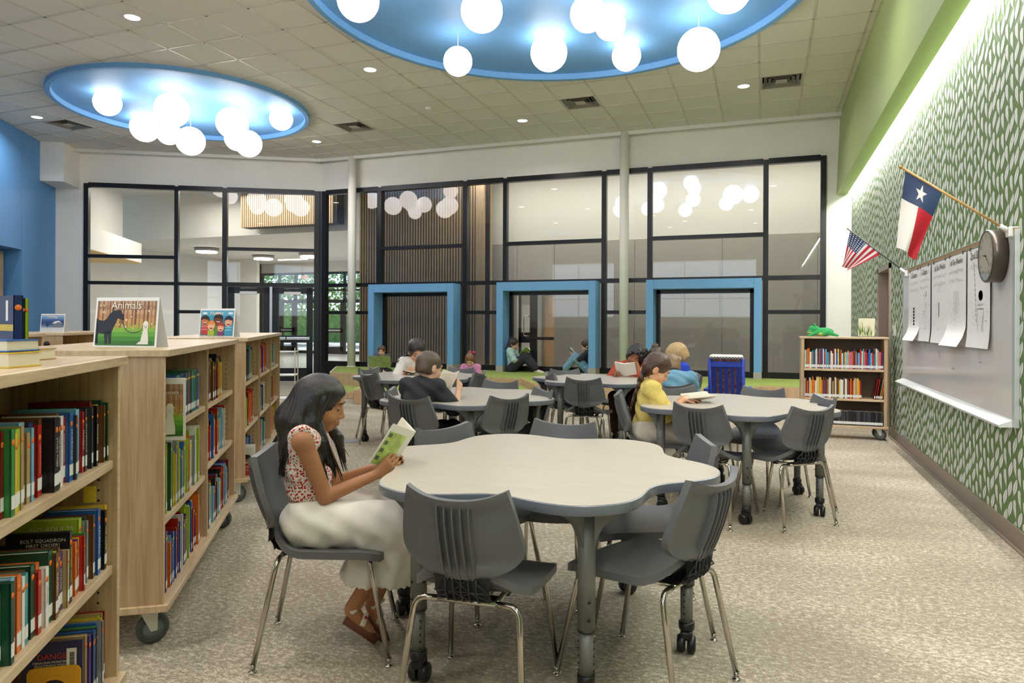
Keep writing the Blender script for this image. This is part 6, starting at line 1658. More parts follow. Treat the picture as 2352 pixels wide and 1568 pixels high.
        o = link(nm, G.mesh(nm, mt), t)
        if c.get('label'): o['label'] = c['label']
    # hair
    G = Field(lo, hi, res); hm = HAIR[hair[0]]; r, f, u = B[:, 0], B[:, 1], B[:, 2]; q = s*hs
    HP_ = lambda x, y, z: hd+(r*x+f*y+u*z)*q
    st = hair[1]
    th = {'buzz': .004, 'short': .013, 'long': .011, 'pony': .007, 'curly': .030, 'bowl': .018}.get(st, .012)
    G.ell(HP_(0, -.014, .022), (np.array([.074, .092, .081])+th)*q, B, .02)
    G.ell(HP_(0, -.035, -.030), (np.array([.066, .062, .060])+th)*q, B, .02)
    # keep the face and the ears free
    G.ell(HP_(0, .092, -.030), np.array([.066, .062, .082])*q, B, .008, 'sub')
    if st in ('short', 'buzz', 'pony', 'bowl'):
        for sx in (-1, 1): G.ell(HP_(sx*.085, .004, -.040), np.array([.030, .024, .040])*q, B, .006, 'sub')
    if st in ('short', 'buzz', 'curly', 'bowl'): G.ell(HP_(0, -.03, -.118), np.array([.11, .13, .056])*q, B, .01, 'sub')
    if len(hair) > 2: hair[2](G, HP_, q, B)
    x, y, z = G.grid()
    if st == 'curly': G.d = G.d+(.009*np.sin(x*105)*np.sin(y*105)*np.sin(z*105)+.0015*np.sin(x*230+z*180)).astype(np.float32)
    elif st != 'buzz':
        xr = (x-hd[0]); yr = (y-hd[1]); an = np.arctan2(yr, xr); G.d = G.d+(.0015*np.sin(an*46+z*18)+.0008*np.sin(an*95+2)).astype(np.float32)
    link('hair', G.mesh('hair', hm), t)
    if shoes:
        G = Field(lo, hi, res)
        for a in 'lr':
            A = g('f'+a); td = nrm(J.get('_t'+a, (0, 1, -.25))); G.cone(A+V3(0, -.02, -.030)*s, A+V3(0, 0, -.040)*s+td*.14*s, .034*s, .026*s, .014)
            o = link('shoes', G.mesh('shoe', shoes), t) if a == 'r' else None
    return t, P, B
def openbook(label, org, rz, pitch, w, h, th, cover, ang=150, roll=0, lines=True, group=None, cat='book'):
    """open book; local +z out of the pages, spine along local y"""
    t = empty('open_book', org, 0, label, cat, group); t.rotation_euler = (R(pitch), R(roll), R(rz))
    a = R((180-ang)/2)
    for sx in (-1, 1):
        T = Matrix.Rotation(-sx*a, 4, 'Y')
        m = MB(); m.box((0, -h/2-.003, -.003), (sx*(w+.003), h/2+.003, 0), cover, T); m.build('cover', t)
        m = MB(); n = 8; vs = []; fs = []
        for i in range(n+1):
            x = i/n; z = th*(1-.25*x)+.006*math.sin(PI*min(1, x*1.6))*(1 if x < .62 else 0)
            for y in (-h/2, h/2): vs.append((sx*x*w, y, z)); 
            for y in (-h/2, h/2): vs.append((sx*x*w, y, .0004))
        for i in range(n):
            b = i*4; fs += [(b, b+4, b+5, b+1), (b+2, b+3, b+7, b+6), (b, b+2, b+6, b+4), (b+1, b+5, b+7, b+3)]
        b = n*4; fs += [(b, b+1, b+3, b+2)]; m.add(vs, fs, PAGEM, False, T)
        if lines:
            q = MB()
            zf_ = lambda x: th*(1-.25*x)+.006*math.sin(PI*min(1, x*1.6))*(1 if x < .62 else 0)+.0006
            for r_ in range(int(h/.011)-3):
                y = h/2-.022-r_*.011; xs_ = [.12+(.76 if r_ % 5 else .45)*j/5 for j in range(6)]
                q.add([(sx*w*x, y+dy, zf_(x)) for x in xs_ for dy in (0, .0022)], [(2*j, 2*j+2, 2*j+3, 2*j+1) for j in range(5)], mat('print_grey', '8d8a84', .8), False, T)
            pg = m.build('pages', t); q.build('printed_lines', pg)
        else: m.build('pages', t)
    return t
# ---------------------------------------------------------------- the people
def cloth_mat(n, c, **k): return mat('cloth_'+n, c, .85, noise=k.get('noise', .05), nscale=k.get('nscale', 40), bump=k.get('bump', .15), bscale=k.get('bscale', 500))
def cherry_mat():
    m = bpy.data.materials.new('cherry_print'); m.use_nodes = True; nt = m.node_tree; b = nt.nodes['Principled BSDF']; b.inputs['Roughness'].default_value = .85
    tc = nt.nodes.new('ShaderNodeTexCoord')
    def layer(scale, seed, thr, col, prev, st=(1, 1, 1)):
        mp = nt.nodes.new('ShaderNodeMapping'); mp.inputs['Location'].default_value = (seed, seed*.7, seed*.3); mp.inputs['Scale'].default_value = st
        v = nt.nodes.new('ShaderNodeTexVoronoi'); v.inputs['Scale'].default_value = scale; v.inputs['Randomness'].default_value = .75
        nt.links.new(tc.outputs['Object'], mp.inputs[0]); nt.links.new(mp.outputs[0], v.inputs[0])
        l = nt.nodes.new('ShaderNodeMath'); l.operation = 'LESS_THAN'; l.inputs[1].default_value = thr; nt.links.new(v.outputs['Distance'], l.inputs[0])
        mx = nt.nodes.new('ShaderNodeMixRGB'); nt.links.new(l.outputs[0], mx.inputs[0]); mx.inputs[2].default_value = (*lin(col), 1)
        if isinstance(prev, tuple): mx.inputs[1].default_value = (*prev, 1)
        else: nt.links.new(prev.outputs[0], mx.inputs[1])
        return mx
    a = layer(95, 3.1, .24, '5f7a4c', lin('efe6dc')); a = layer(80, 0, .38, 'b3202c', a); a = layer(100, 7.7, .26, 'c4303c', a)
    nt.links.new(a.outputs[0], b.inputs['Base Color']); return m
CHERRY = cherry_mat(); WHITEC = cloth_mat('white', 'ece7dd'); WHITES = mat('cloth_skirt', 'eee8dd', .9, noise=.03, nscale=9, bump=.08, bscale=90)
BLACKC = cloth_mat('black', '2b2d33'); YELC = cloth_mat('yellow', 'e6cf73'); SHORTC = cloth_mat('cream', 'dfd2c0'); REDC = cloth_mat('rust', 'b4482c'); LBLUE = cloth_mat('lightblue', '6f9fb8'); RBLUE = cloth_mat('royal', '2444c4'); PINKC = cloth_mat('pink', 'd98fb5', noise=.2, nscale=60); MINT = cloth_mat('mint', 'b5d3d2'); JEAN = cloth_mat('jeans', '7fa6bd', noise=.25, nscale=30); BRNC = cloth_mat('brown', '4a2b20'); NAVC = cloth_mat('navy', '23252c'); GREYC = cloth_mat('grey', '55585e')
SNEAK = mat('sneaker', 'ddd5c4', .6)
def seatbase(ch): return ch.location.copy(), math.degrees(ch.rotation_euler[2])+90
def Lw(org, face, p):
    a = R(face-90); v = Vector(p)-Vector(org); return np.array([v.x*math.cos(a)+v.y*math.sin(a), -v.x*math.sin(a)+v.y*math.cos(a), v.z], np.float32)
# ---- main girl
org, fc = seatbase(CHAIRS[5])
J = dict(pelvis=(0, -.075, .515), chest=(0, -.095, .755), neck=(0, -.075, .885), head=(0, -.034, .982), sl=(-.135, -.085, .845), sr=(.135, -.085, .845),
         hr=(.045, .185, .690), hl=(-.075, .195, .700), _ehr=(.25, -.8, -1), _ehl=(-.3, -.5, -1), _hdr=(-.15, .75, .55), _hdl=(.15, .8, .45), _pnr=(-.9, .2, .3), _pnl=(.9, .2, .3), _curl=.7,
         kl=(-.095, .325, .50), kr=(.095, .325, .505), fl=(-.02, .175, .16), fr=(.045, .10, .17), _tl=(.1, .35, -.9), _tr=(.05, .75, -.8), _look=(0, 1, -.30), _up=(0, .18, 1), _ua=.245, _fa=.215)
def skirt(G, J, s):
    pel = np.array(J['pelvis'])
    G.ell(pel+V3(0, .0, .005), (.150, .115, .092), None, .03)
    for a, sx in (('l', -1), ('r', 1)):
        K = np.array(J['k'+a], np.float32); h = pel+V3(sx*.07, 0, -.01)
        G.cone(h, K+V3(sx*.01, .02, .0), .098, .088, .04)
    G.cone(V3(-.05, .25, .43), V3(.0, .18, .27), .115, .125, .05); G.cone(V3(.06, .20, .44), V3(.06, .145, .28), .09, .085, .05); G.cone(V3(-.02, .35, .46), V3(-.02, .33, .27), .115, .125, .05); G.cone(V3(.06, .30, .47), V3(.05, .26, .29), .10, .10, .05)
    x, y, z = G.grid(); w = np.clip((.56-z)/.25, 0, 1)
    G.d = G.d+((.0075*np.sin(x*48+y*62)+.004*np.sin(x*95-y*70+z*25))*w+.003*np.sin(y*40+z*70)).astype(np.float32)
    an = np.arctan2(y-.22, x); G.d = np.maximum(G.d, (.262+.010*np.abs(np.sin(an*17))-.05*(y-.2)-z).astype(np.float32))
def longhair(G, HP_, q, B):
    G.chain([HP_(0, -.055, .0), HP_(0, -.085, -.10), V3(.01, -.145, .80), V3(.03, -.165, .70)], [.072, .072, .052, .022], .03)
    G.chain([HP_(.055, -.02, .02), HP_(.072, .00, -.08), V3(.085, -.02, .83), V3(.085, .015, .75), V3(.08, .035, .69)], [.034, .030, .022, .014, .004], .015)
    G.chain([HP_(.05, -.05, -.02), HP_(.07, -.055, -.10), V3(.09, -.07, .85), V3(.095, -.03, .76), V3(.085, .005, .67)], [.042, .038, .026, .016, .004], .015)
    G.chain([HP_(-.055, .0, .02), HP_(-.070, .01, -.08), V3(-.08, .02, .82), V3(-.07, .05, .72)], [.034, .030, .020, .006], .015)
    G.chain([V3(.05, -.12, .86), V3(.06, -.155, .77), V3(.06, -.18, .70)], [.045, .028, .006], .02)
t0, P0_, B0_ = person('girl in profile with long black hair, cherry-print top and long white skirt, reading', org, fc, 'tan', .0052, J,
    [dict(kind='shirt', mat=CHERRY, e=.014, sleeve=-1, noarm=True, hem=.60, ws=1.02, label='sleeveless white top with cherry print'), dict(kind='custom', fn=skirt, name='skirt', mat=WHITES, label='long white skirt with scalloped eyelet hem')],
    ('black', 'long', longhair), s=.98, hs=1.0, lo=np.array([-.26, -.34, .0], np.float32), hi=np.array([.26, .52, 1.13], np.float32))
# single locks lying over the hair mass, flowing straight down
hd0 = np.array(J['head']); r0, f0, u0 = B0_[:, 0], B0_[:, 1], B0_[:, 2]
def hp0(x, y, z): return hd0+(r0*x+f0*y+u0*z)*.98
rg = random.Random(11); mh = MB()
for k in range(230):
    th = rg.uniform(-1.15, PI+1.15) if False else rg.uniform(PI*.12-PI/2-.0, PI*1.0+PI*.38); 
    th = -PI/2+ (rg.random()-.5)*2*2.35      # 0 = to her right; -pi/2 = back
    c, s_ = math.cos(th), math.sin(th); front = s_ > .35
    jx = rg.uniform(-.008, .008)
    pts = [hp0(c*.012, -.010+s_*.01, .1035), hp0(c*.050, -.014+s_*.060, .088), hp0(c*.0835, -.014+s_*.098, .030), hp0(c*.086, -.014+s_*(.100 if not front else .055), -.045)]
    if front: pts = [hp0(c*.012, .02, .103), hp0(c*.055, .035, .075), hp0(c*.083, .030, .020), hp0(c*.086, .014+jx, -.045)]
    sx = 1 if c > 0 else -1; ac = abs(c)
    if s_ < -.35 or ac < .5: # back
        tip = V3(c*.10+.015, -.155+s_*.035+jx, rg.uniform(.69, .76)); mid = V3(c*.105+.01, -.125+s_*.045+jx, .845)
    else:
        tip = V3(sx*.085+jx, -.01+(.055 if front else -.01)+rg.uniform(-.02, .02), rg.uniform(.67, .75)); mid = V3(sx*.098, -.045+(.035 if front else -.01)+jx, .86)
    pts += [mid, (mid+tip)/2+V3(jx, 0, 0), tip]
    # smooth the polyline
    P3 = [Vector([float(v) for v in q_]) for q_ in pts]; Q3 = []
    for i in range(len(P3)-1):
        p0, p1, p2, p3 = P3[max(i-1, 0)], P3[i], P3[i+1], P3[min(i+2, len(P3)-1)]
        for w_ in (0, .33, .66): Q3.append(.5*((2*p1)+(-p0+p2)*w_+(2*p0-5*p1+4*p2-p3)*w_*w_+(-p0+3*p1-3*p2+p3)*w_**3))
    Q3.append(P3[-1]); n_ = len(Q3); mh.tube(Q3, [.0040*min(1, .45+i*.15)*(1 if i < n_-5 else (n_-i)/6) for i in range(n_)], 5, None)
hs0 = mh.build('hair_locks', t0, HAIR['black']); hs0['kind'] = 'stuff'
# ruffle at the arm hole, sandals, eyelets
def onb(v): return v
m = MB()
rg = random.Random(4)
for k in range(46):
    an = -.6+k*.11; pt = (.02+.130*math.sin(an)*1.15 if False else 0, 0, 0)
sand = MB(); SW = mat('sandal_white', 'e9dfd2', .6); SR = mat('cherry_red', 'b01f2e', .5)
for a, tdir in (('l', (.1, .35, -.9)), ('r', (.05, .75, -.8))):
    A_ = Vector(J['f'+a]); td = Vector(tdir).normalized()
    sand.tube([A_+Vector((0, -.035, -.055)), A_+td*.06+Vector((0, 0, -.055)), A_+td*.135+Vector((0, 0, -.045))], [.020, .026, .020], 10, mat('sandal_sole', '6b3a28', .6))
    sand.tube([A_+td*.055+Vector((-.034, 0, -.03)), A_+td*.055+Vector((0, .012, .0)), A_+td*.055+Vector((.034, 0, -.03))], .011, 8, SW)
    sand.tube([A_+Vector((-.03, 0, -.02)), A_+Vector((0, .036, .0)), A_+Vector((.03, 0, -.02)), A_+Vector((0, -.036, -.01)), A_+Vector((-.03, 0, -.02))], .008, 8, SW)
    for dx in (-.018, .016): sand.ball(tuple(A_+td*.055+Vector((dx, .012, -.006))), .007, SR, 8, 6)
sand.build('sandals', t0)
hb = Vector(Matrix.Rotation(R(fc-90), 4, 'Z') @ Vector((-.02, .292, .775)))+Vector(org)
bk = openbook('opened white and pale green picture book held by the girl in the white skirt', hb, fc-90-8, 58, .125, .18, .005, mat('cover_offwhite', 'e6e6da', .4), ang=95)
a_ = R((180-95)/2)
for sx_ in (-1, 1):
    T_ = Matrix.Rotation(-sx_*a_, 4, 'Y'); q_ = MB().box((sx_*.030, -.088, -.0038), (sx_*.122, .06, -.0031), mat('cover_leaf', 'b3cc6c', .5, noise=.3, nscale=30), T_)
    for k in range(4): q_.box((sx_*.100, -.07+k*.035, -.0042), (sx_*.118, -.052+k*.035, -.0032), mat('cover_dark_patch', '5c6350', .5), T_)
    q_.build('cover_print', bk)

# ---- boy in black T-shirt, back three-quarter view
ch = CHAIRS[15]; org, fc = seatbase(ch); org = org+Vector((-.085, -.03, 0))
J = dict(pelvis=(0, -.05, .52), chest=(.0, .055, .765), neck=(.01, .105, .885), head=(.025, .135, .975), sl=(-.135, .07, .825), sr=(.14, .065, .825), hl=(-.055, .30, .775), hr=(.18, .30, .785),
         _ehr=(.45, -.1, -1), _ehl=(-.6, 0, -1), _ua=.225, _fa=.20, _hdr=(-.2, .6, .7), _hdl=(.2, .6, .7), _pnr=(-1, .3, 0), _pnl=(1, .3, 0), _curl=.8, kl=(-.11, .33, .49), kr=(.11, .33, .49), fl=(-.10, .28, .09), fr=(.12, .30, .09), _look=(.45, 1, -.35), _up=(0, .15, 1))
t1, _, _ = person('boy in black T-shirt with short brown hair seen from behind at the middle table', org, fc, 'fair', .0065, J, [dict(kind='shirt', mat=BLACKC, e=.013, es=.017, sleeve=.42, hem=.47, folds=1.5, ws=1.0), dict(kind='pants', mat=NAVC)], ('buzz', 'buzz'), s=1.04, hs=1.05, shoes=BLACKP)
hb = Vector(Matrix.Rotation(R(fc-90), 4, 'Z') @ Vector((.075, .37, .835)))+Vector(org)
openbook('open cream paperback held up by the boy in the black T-shirt', hb, fc-90-22, 58, .115, .165, .007, mat('cover_cream', 'd8cba8', .5), ang=125)

# ---- girl in yellow T-shirt
ch = CHAIRS[11]; org, fc = seatbase(ch)
J = dict(pelvis=(0, -.09, .515), chest=(0, -.045, .755), neck=(0, -.030, .880), head=(0, .012, .975), sl=(-.135, -.035, .825), sr=(.135, -.035, .825), hr=(.04, .195, .745), hl=(-.10, .215, .745), _ehr=(.35, -.1, -1), _ehl=(-.35, 0, -1), _ua=.225, _fa=.19,
         _hdr=(-.4, 1, -.05), _hdl=(.3, 1, -.05), _pnr=(0, 0, -1), _pnl=(0, 0, -1), _curl=.35, kl=(-.10, .33, .49), kr=(.10, .33, .49), fl=(-.10, .27, .09), fr=(.10, .24, .09), _look=(0, 1, -.75), _up=(0, .75, 1))
def braid(G, HP_, q, B):
    p = [HP_(.0, -.10, .0), V3(.02, -.095, .935), V3(.02, -.125, .87), V3(.02, -.14, .82), V3(.02, -.165, .76), V3(.02, -.18, .70), V3(.02, -.195, .64)]
    for i in range(len(p)-1):
        a, b = np.array(p[i]), np.array(p[i+1])
        for k in range(3):
            c = a+(b-a)*(k+.5)/3; w = .030 if i < 2 else .024-.002*i; G.ell(c+V3(.010*(1 if k % 2 else -1), 0, 0), (w*.8, w*.7, w*.95), None, .008)
t2, P2_, B2_ = person('girl in yellow T-shirt with long brown braid bent over a book', org, fc, 'light', .0062, J, [dict(kind='shirt', mat=YELC, e=.013, es=.020, sleeve=.44, hem=.47, folds=1.2, ws=.98), dict(kind='pants', mat=SHORTC, len=.62, e=.016, ek=.02)], ('brown', 'pony', braid), s=1.02, hs=1.02, shoes=SNEAK)
MB().lathe([(.022, -.012), (.030, 0), (.022, .012)], 14, mat('scrunchie', '1f2536', .8), T=Matrix.Translation((.02, -.088, .945)) @ Matrix.Rotation(R(60), 4, 'X')).build('hair_tie', t2)
hb = Vector(Matrix.Rotation(R(fc-90), 4, 'Z') @ Vector((-.05, .315, .737)))+Vector(org); 
openbook('open book lying on the leaf-wall table before the girl in yellow', hb, fc-90+10, 6, .135, .20, .010, mat('cover_white', 'e9e4d6', .5), ang=150, roll=0)

# ---- boy in striped white shirt, front view
ch = CHAIRS[22]; org, fc = seatbase(ch)
J = dict(pelvis=(0, -.02, .52), chest=(0, .04, .77), neck=(0, .09, .90), head=(0, .13, .985), sl=(-.15, .05, .845), sr=(.15, .05, .845), hl=(-.07, .30, .76), hr=(.10, .30, .76), _ehr=(.6, 0, -1), _ehl=(-.6, 0, -1), _hdr=(-.3, 1, .3), _hdl=(.3, 1, .3),
         kl=(-.12, .33, .49), kr=(.12, .33, .49), fl=(-.12, .30, .09), fr=(.12, .30, .09), _look=(-.15, 1, -.55), _up=(0, .45, 1), _curl=.8)
t3, _, _ = person('boy with dark bowl-cut hair in a white shirt with black shoulder stripes', org, fc, 'light', .0075, J, [dict(kind='shirt', mat=WHITEC, e=.016, es=.022, sleeve=.44, hem=.47), dict(kind='pants', mat=GREYC, len=.9)], ('dark', 'bowl'), s=1.08, hs=1.08, shoes=SNEAK)
m = MB()
for k in range(3):
    for sx in (-1, 1): m.tube([(sx*(.085), .036+k*.020, .937-.004*k), (sx*(.135), .036+k*.022, .927-.004*k), (sx*(.19), .045+k*.022, .892-.002*k), (sx*(.225), .07+k*.016, .845)], .006, 5, BLACKP)
m.build('shoulder_stripes', t3)
hb = Vector(Matrix.Rotation(R(fc-90), 4, 'Z') @ Vector((.05, .36, .735)))+Vector(org); openbook('dark covered open book in front of the boy in the striped white shirt', hb, fc-90, 8, .11, .16, .008, mat('cover_dk', '4a4440', .5), ang=150)

# ---- child with green book and small child in pink, sitting on the turf
def floorchild(label, px, py, z, face, tone, clothes, hair, s, look=(0, 1, -.5), knees=True, shoes=None, faces=True, res=.0075, arms=None, d=None, lean=.02, kh=.30, up=(0, .3, 1)):
    o = onz(px, py, z) if d is None else Vector((ray(px, py).x*d, ray(px, py).y*d, z))
    o.z = z
    J = dict(pelvis=(0, 0, .085*s), chest=(0, lean, .34*s), neck=(0, lean+.025, .46*s), head=(0, lean+.05, .55*s), sl=(-.14*s, lean, .415*s), sr=(.14*s, lean, .415*s), hl=(-.06, .25*s, .30*s), hr=(.06, .25*s, .30*s), _ehr=(.5, 0, -1), _ehl=(-.5, 0, -1),
             kl=(-.085, .26*s, kh*s), kr=(.085, .27*s, kh*s*.97), fl=(-.085, .46*s, .07*s), fr=(.085, .50*s, .07*s), _look=look, _up=up, _curl=.6)
    if not knees: J.update(kl=(-.22*s, .22*s, .07*s), kr=(.22*s, .22*s, .07*s), fl=(.06, .24*s, .06), fr=(-.06, .28*s, .07), _tl=(1, .3, 0), _tr=(-1, .3, 0))
    if arms: J.update(arms)
    return person(label, o, face, tone, res, J, clothes, hair, s=s, hs=1.05, shoes=shoes, faces=faces)+(o, J)
sh = lambda m_, **k: dict(kind='shirt', mat=m_, **{**dict(e=.011, es=.013, sleeve=.44, hem=-1), **k})
pn = lambda m_, **k: dict(kind='pants', mat=m_, **k)
def at_face(org_, face, p): return Vector(Matrix.Rotation(R(face-90), 4, 'Z') @ Vector(p))+Vector(org_)
t4, _, _, o4, _ = floorchild('small child with brown hair reading behind a green book by the first blue surround', 878, 880, PZ, 288, 'fair', [sh(GREYC), pn(NAVC)], ('brown', 'short'), .80, look=(0, 1, -.3), knees=False, d=13.1)
openbook('large open green picture book hiding the small child by the first blue surround', at_face(o4, 288, (0, .26, .235)), 288-90, 72, .20, .22, .004, mat('cover_green', '8a9a5c', .5, noise=.2, nscale=9), ang=165)
def pigtail(G, HP_, q, B):
    G.chain([HP_(.0, -.06, .07), HP_(-.01, -.10, .10)], [.03, .03], .02); G.chain([HP_(.05, -.04, -.03), HP_(.075, -.02, -.12), HP_(.085, -.02, -.19)], [.045, .040, .015], .02); G.chain([HP_(-.05, -.04, -.03), HP_(-.07, -.02, -.12)], [.04, .02], .02)
t5, _, _, o5, _ = floorchild('small girl in pink top with a pink bow in her auburn hair, head bowed', 1082, 880, .235, 275, 'pale', [sh(PINKC), pn(BLACKC)], ('auburn', 'long', pigtail), .86, look=(-.2, 1, -.8), d=11.4, shoes=SNEAK, up=(0, .7, 1))
MB().ball((-.05, .03, .595), (.035, .025, .022), mat('bow_pink', 'c2306e', .6), 10, 8).ball((.01, .03, .60), (.03, .022, .02), mat('bow_pink', 'c2306e', .6), 10, 8).build('hair_bow', t5)
# girl leaning in the middle window seat
def sidehair(G, HP_, q, B):
    G.chain([HP_(0, -.06, .05), HP_(0, -.085, .075)], [.04, .03], .02)
    G.chain([HP_(.045, -.05, -.02), HP_(.06, -.05, -.12), HP_(.05, .02, -.22), HP_(.03, .05, -.30)], [.048, .044, .034, .012], .02); G.chain([HP_(-.045, -.05, -.02), HP_(-.06, -.04, -.13), HP_(-.05, .0, -.24)], [.048, .042, .02], .02)
t6, _, _, o6, _ = floorchild('girl in pale top and black trousers leaning in the middle window seat', 1176, 850, PZ, 4, 'light', [sh(MINT), pn(BLACKC, e=.022, ek=.016)], ('dark', 'long', sidehair), 1.02, look=(.1, 1, -.35), d=13.75, shoes=SNEAK, lean=-.015, kh=.31)
openbook('open green book on the knees of the girl in black trousers', at_face(o6, 4, (0, .30, .37)), 4-90, 40, .15, .19, .004, mat('cover_green2', '93ad57', .5), ang=110)
# child in jeans at the other side of the same seat
t7, _, _, o7, _ = floorchild('child in black T-shirt and pale jeans leaning in the right of the middle window seat', 1352, 862, PZ, 186, 'fair', [sh(BLACKC), pn(JEAN, e=.02, ek=.012)], ('brown', 'long'), .98, look=(-.1, 1, -.4), d=13.45, shoes=SNEAK, lean=-.0, kh=.33,
    arms=dict(hl=(-.05, .30, .38), hr=(.05, .30, .38)))
openbook('small book held on the raised knees of the child in pale jeans', at_face(o7, 186, (0, .36, .40)), 186-90, 50, .11, .15, .004, mat('cover_greyblue', '8b9da6', .5), ang=110)

# ---- boy in red shirt, hand on chin
ch = CHAIRS[28]; org, fc = seatbase(ch); org = org+Vector((.11, .02, 0))
J = dict(pelvis=(0, .0, .52), chest=(.01, .10, .765), neck=(-.03, .15, .87), head=(-.075, .165, .94), sl=(-.15, .11, .82), sr=(.15, .11, .82), hl=(-.10, .25, .90), hr=(.10, .30, .76), _ehl=(-.3, .9, -1), _ehr=(.6, .3, -1), _ua=.20, _fa=.18, _hdl=(.5, -.3, .6), _hdr=(-.3, 1, .1), _pnl=(.6, -.6, 0), _pnr=(0, 0, -1),
         kl=(-.12, .36, .49), kr=(.12, .34, .49), fl=(-.14, .42, .09), fr=(.12, .30, .09), _look=(-.10, 1, -.15), _up=(-.55, .1, 1), _curl=1.0)
J = {k: v for k, v in J.items()}
t8, _, _ = person('boy with black curly hair in a rust red shirt leaning his chin on his hand', org, fc, 'brown', .0072, J, [sh(REDC, ws=1.05), pn(BRNC, len=1.9)], ('black', 'curly'), s=1.08, hs=1.04, shoes=BLACKP)
openbook('thick open paperback propped up before the boy in the red shirt', at_face(org, fc, (-.02, .40, .80)), fc-90, 60, .12, .15, .014, mat('cover_white2', 'e4ddd0', .5), ang=140)
# ---- blond boy in royal blue
ch = CHAIRS[27]; org, fc = seatbase(ch)
J = dict(pelvis=(0, -.10, .52), chest=(0, -.10, .765), neck=(0, -.085, .885), head=(0, -.045, .975), sl=(-.145, -.10, .835), sr=(.145, -.10, .835), hl=(-.05, .17, .75), hr=(.08, .18, .75), _ehr=(.4, 0, -1), _ehl=(-.5, 0, -1), kl=(-.11, .33, .49), kr=(.11, .33, .49), fl=(-.11, .28, .09), fr=(.11, .28, .09), _look=(.05, 1, -.65), _up=(0, .6, 1), _curl=.6)
t9, _, _ = person('blond boy in a royal blue T-shirt looking down, in profile', org, fc, 'pale', .0065, J, [dict(kind='shirt', mat=RBLUE, e=.016, es=.024, sleeve=.5, hem=.47), pn(GREYC, len=1.0)], ('blond', 'short'), s=1.08, hs=1.06, shoes=SNEAK)
# ---- boy in light blue, from behind
ch = CHAIRS[26]; org, fc = seatbase(ch); org = org+Vector((.10, .04, 0))
J = dict(pelvis=(0, -.03, .52), chest=(0, .06, .745), neck=(-.005, .13, .84), head=(-.01, .185, .905), sl=(-.15, .075, .80), sr=(.15, .075, .80), hl=(-.12, .33, .74), hr=(.12, .33, .74), _ehr=(.6, 0, -1), _ehl=(-.6, 0, -1), kl=(-.11, .33, .49), kr=(.11, .33, .49), fl=(-.11, .28, .09), fr=(.11, .28, .09), _look=(-.3, 1, -.6), _up=(0, .5, 1), _curl=.6)
t10, _, _ = person('boy in a light blue T-shirt with sandy hair seen from behind', org, fc, 'fair', .0068, J, [dict(kind='shirt', mat=LBLUE, e=.018, es=.024, sleeve=.6, hem=.47), pn(GREYC)], ('sandy', 'short'), s=1.02, hs=1.02, shoes=SNEAK)
# ---- child whose hair shows above the braid
hx = Vector((ray(1519, 815).x*7.9, ray(1519, 815).y*7.9, 0)); ch = chair(hx.x, hx.y, 250, 'grey chair hidden behind the girl in yellow, holding a child with a hair bun', G5)
J = dict(pelvis=(0, .0, .52), chest=(0, .05, .75), neck=(0, .09, .86), head=(0, .13, .94), sl=(-.14, .05, .81), sr=(.14, .05, .81), hl=(-.07, .32, .76), hr=(.10, .32, .76), _ehr=(.6, 0, -1), _ehl=(-.6, 0, -1), kl=(-.11, .33, .49), kr=(.11, .33, .49), fl=(-.11, .28, .09), fr=(.11, .28, .09), _look=(0, 1, -.8), _up=(0, .7, 1))
def bun(G, HP_, q, B): G.ell(HP_(0, -.06, .10), np.array([.04, .04, .035])*q, B, .01)
t11, _, _ = person('child with brown hair in a bun, mostly hidden behind the girl in yellow', hx, 250, 'fair', .0085, J, [sh(GREYC), pn(NAVC)], ('brown', 'pony', bun), s=1.0, hs=1.0)

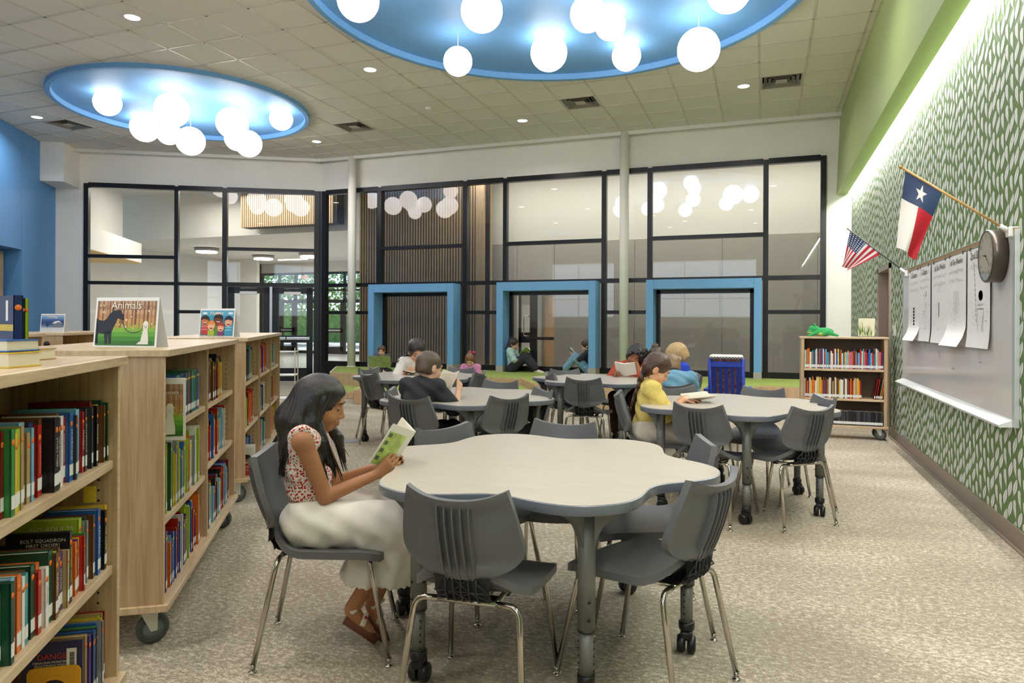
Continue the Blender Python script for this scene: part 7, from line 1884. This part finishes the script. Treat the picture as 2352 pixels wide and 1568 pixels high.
# ---- green plush and framed plant picture on the bookcase by the leaf wall
def plush():
    c = onz(1892, 771, 1.168); c = Vector((rbk.location.x+.235, RY+.14, 1.168)); t = empty('plush_toy', c, R(0), 'green plush frog-like toy lying on the bookcase by the leaf wall', 'plush toy')
    PG = mat('plush_green', '3fae62', .95, noise=.2, nscale=30, bump=1, bscale=120); PY = mat('plush_yellow', 'c9d67a', .95, bump=1, bscale=120)
    F = Field((-.19, -.09, -.01), (.19, .10, .17), .005)
    F.ell((.02, 0, .055), (.105, .06, .050), None, .02).ell((-.09, -.01, .085), (.058, .052, .048), None, .02); F.ell((-.125, -.015, .06), (.04, .045, .022), None, .012)
    for sy in (-.03, .03): F.ell((-.085, sy-.01, .132), (.018, .016, .018), None, .008)
    for sy in (-.055, .055): F.cone((-.06, sy*.8, .05), (-.14, sy*1.1, .012), .022, .013, .015).cone((.06, sy, .05), (.02, sy*1.2, .03), .032, .02, .02).cone((.06, sy, .045), (.16, sy*.9, .014), .026, .014, .02)
    x, y, z = F.grid(); F.d = F.d+(.0022*np.sin(x*330)*np.sin(y*310)*np.sin(z*290)).astype(np.float32); F.cut((0, 0, -1), 0)
    link('body', F.mesh('body', PG), t)
    MB().ball((.01, -.012, .035), (.085, .052, .033), PY, 16, 10).ball((-.128, -.02, .048), (.036, .042, .014), PY, 14, 8).build('belly', t)
    for sy in (-1, 1): MB().ball((-.098, sy*.03-.018, .136), .009, BLACKP, 10, 8).build('eye', t)
plush()
c = Vector((rbk.location.x+.70, RY+.15, 1.168)); t = empty('picture_easel', c, R(-12), 'picture of green grasses on a little easel on the bookcase by the leaf wall', 'picture')
T = Matrix.Rotation(R(-18), 4, 'X'); MB().box((-.085, 0, .012), (.085, .006, .225), mat('pic_cream', 'd8cfae', .6), T).build('board', t)
m = MB(); rnd = random.Random(9)
for k in range(34):
    x = rnd.uniform(-.07, .07); z = rnd.uniform(.015, .06); h = rnd.uniform(.06, .15); dx = rnd.uniform(-.03, .03)
    m.add([(x-.004, -.001, z), (x+.004, -.001, z), (x+dx, -.001, z+h)], [(0, 1, 2)], mat('grass_%d' % (k % 2), ['7f9a3a', '4f6f2f'][k % 2], .7), False, T)
m.build('picture', t); MB().tube([(-.05, -.02, 0), (0, -.005, .10), (.05, -.02, 0)], .004, 6, METW).tube([(0, .09, 0), (0, .03, .16)], .004, 6, METW).build('easel_legs', t)
# paper sheet lying on the floor near the chairs
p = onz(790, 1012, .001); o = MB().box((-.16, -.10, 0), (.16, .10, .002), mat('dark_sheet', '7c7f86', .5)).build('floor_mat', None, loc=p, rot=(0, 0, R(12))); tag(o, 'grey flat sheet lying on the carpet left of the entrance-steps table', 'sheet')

# ---------------------------------------------------------------- lettering curves become real meshes
def finish_text():
    dg = bpy.context.evaluated_depsgraph_get(); dg.update()
    for o in [x for x in bpy.data.objects if x.type == 'FONT']:
        me = bpy.data.meshes.new_from_object(o.evaluated_get(dg)); nm = o.name.split('.')[0]; par = o.parent; mb = o.matrix_local.copy()
        mtl = o.data.materials[0]; bpy.data.objects.remove(o)
        if not me.materials: me.materials.append(mtl)
        n = bpy.data.objects.new(nm, me); COL.objects.link(n); n.parent = par; n.matrix_local = mb
finish_text()
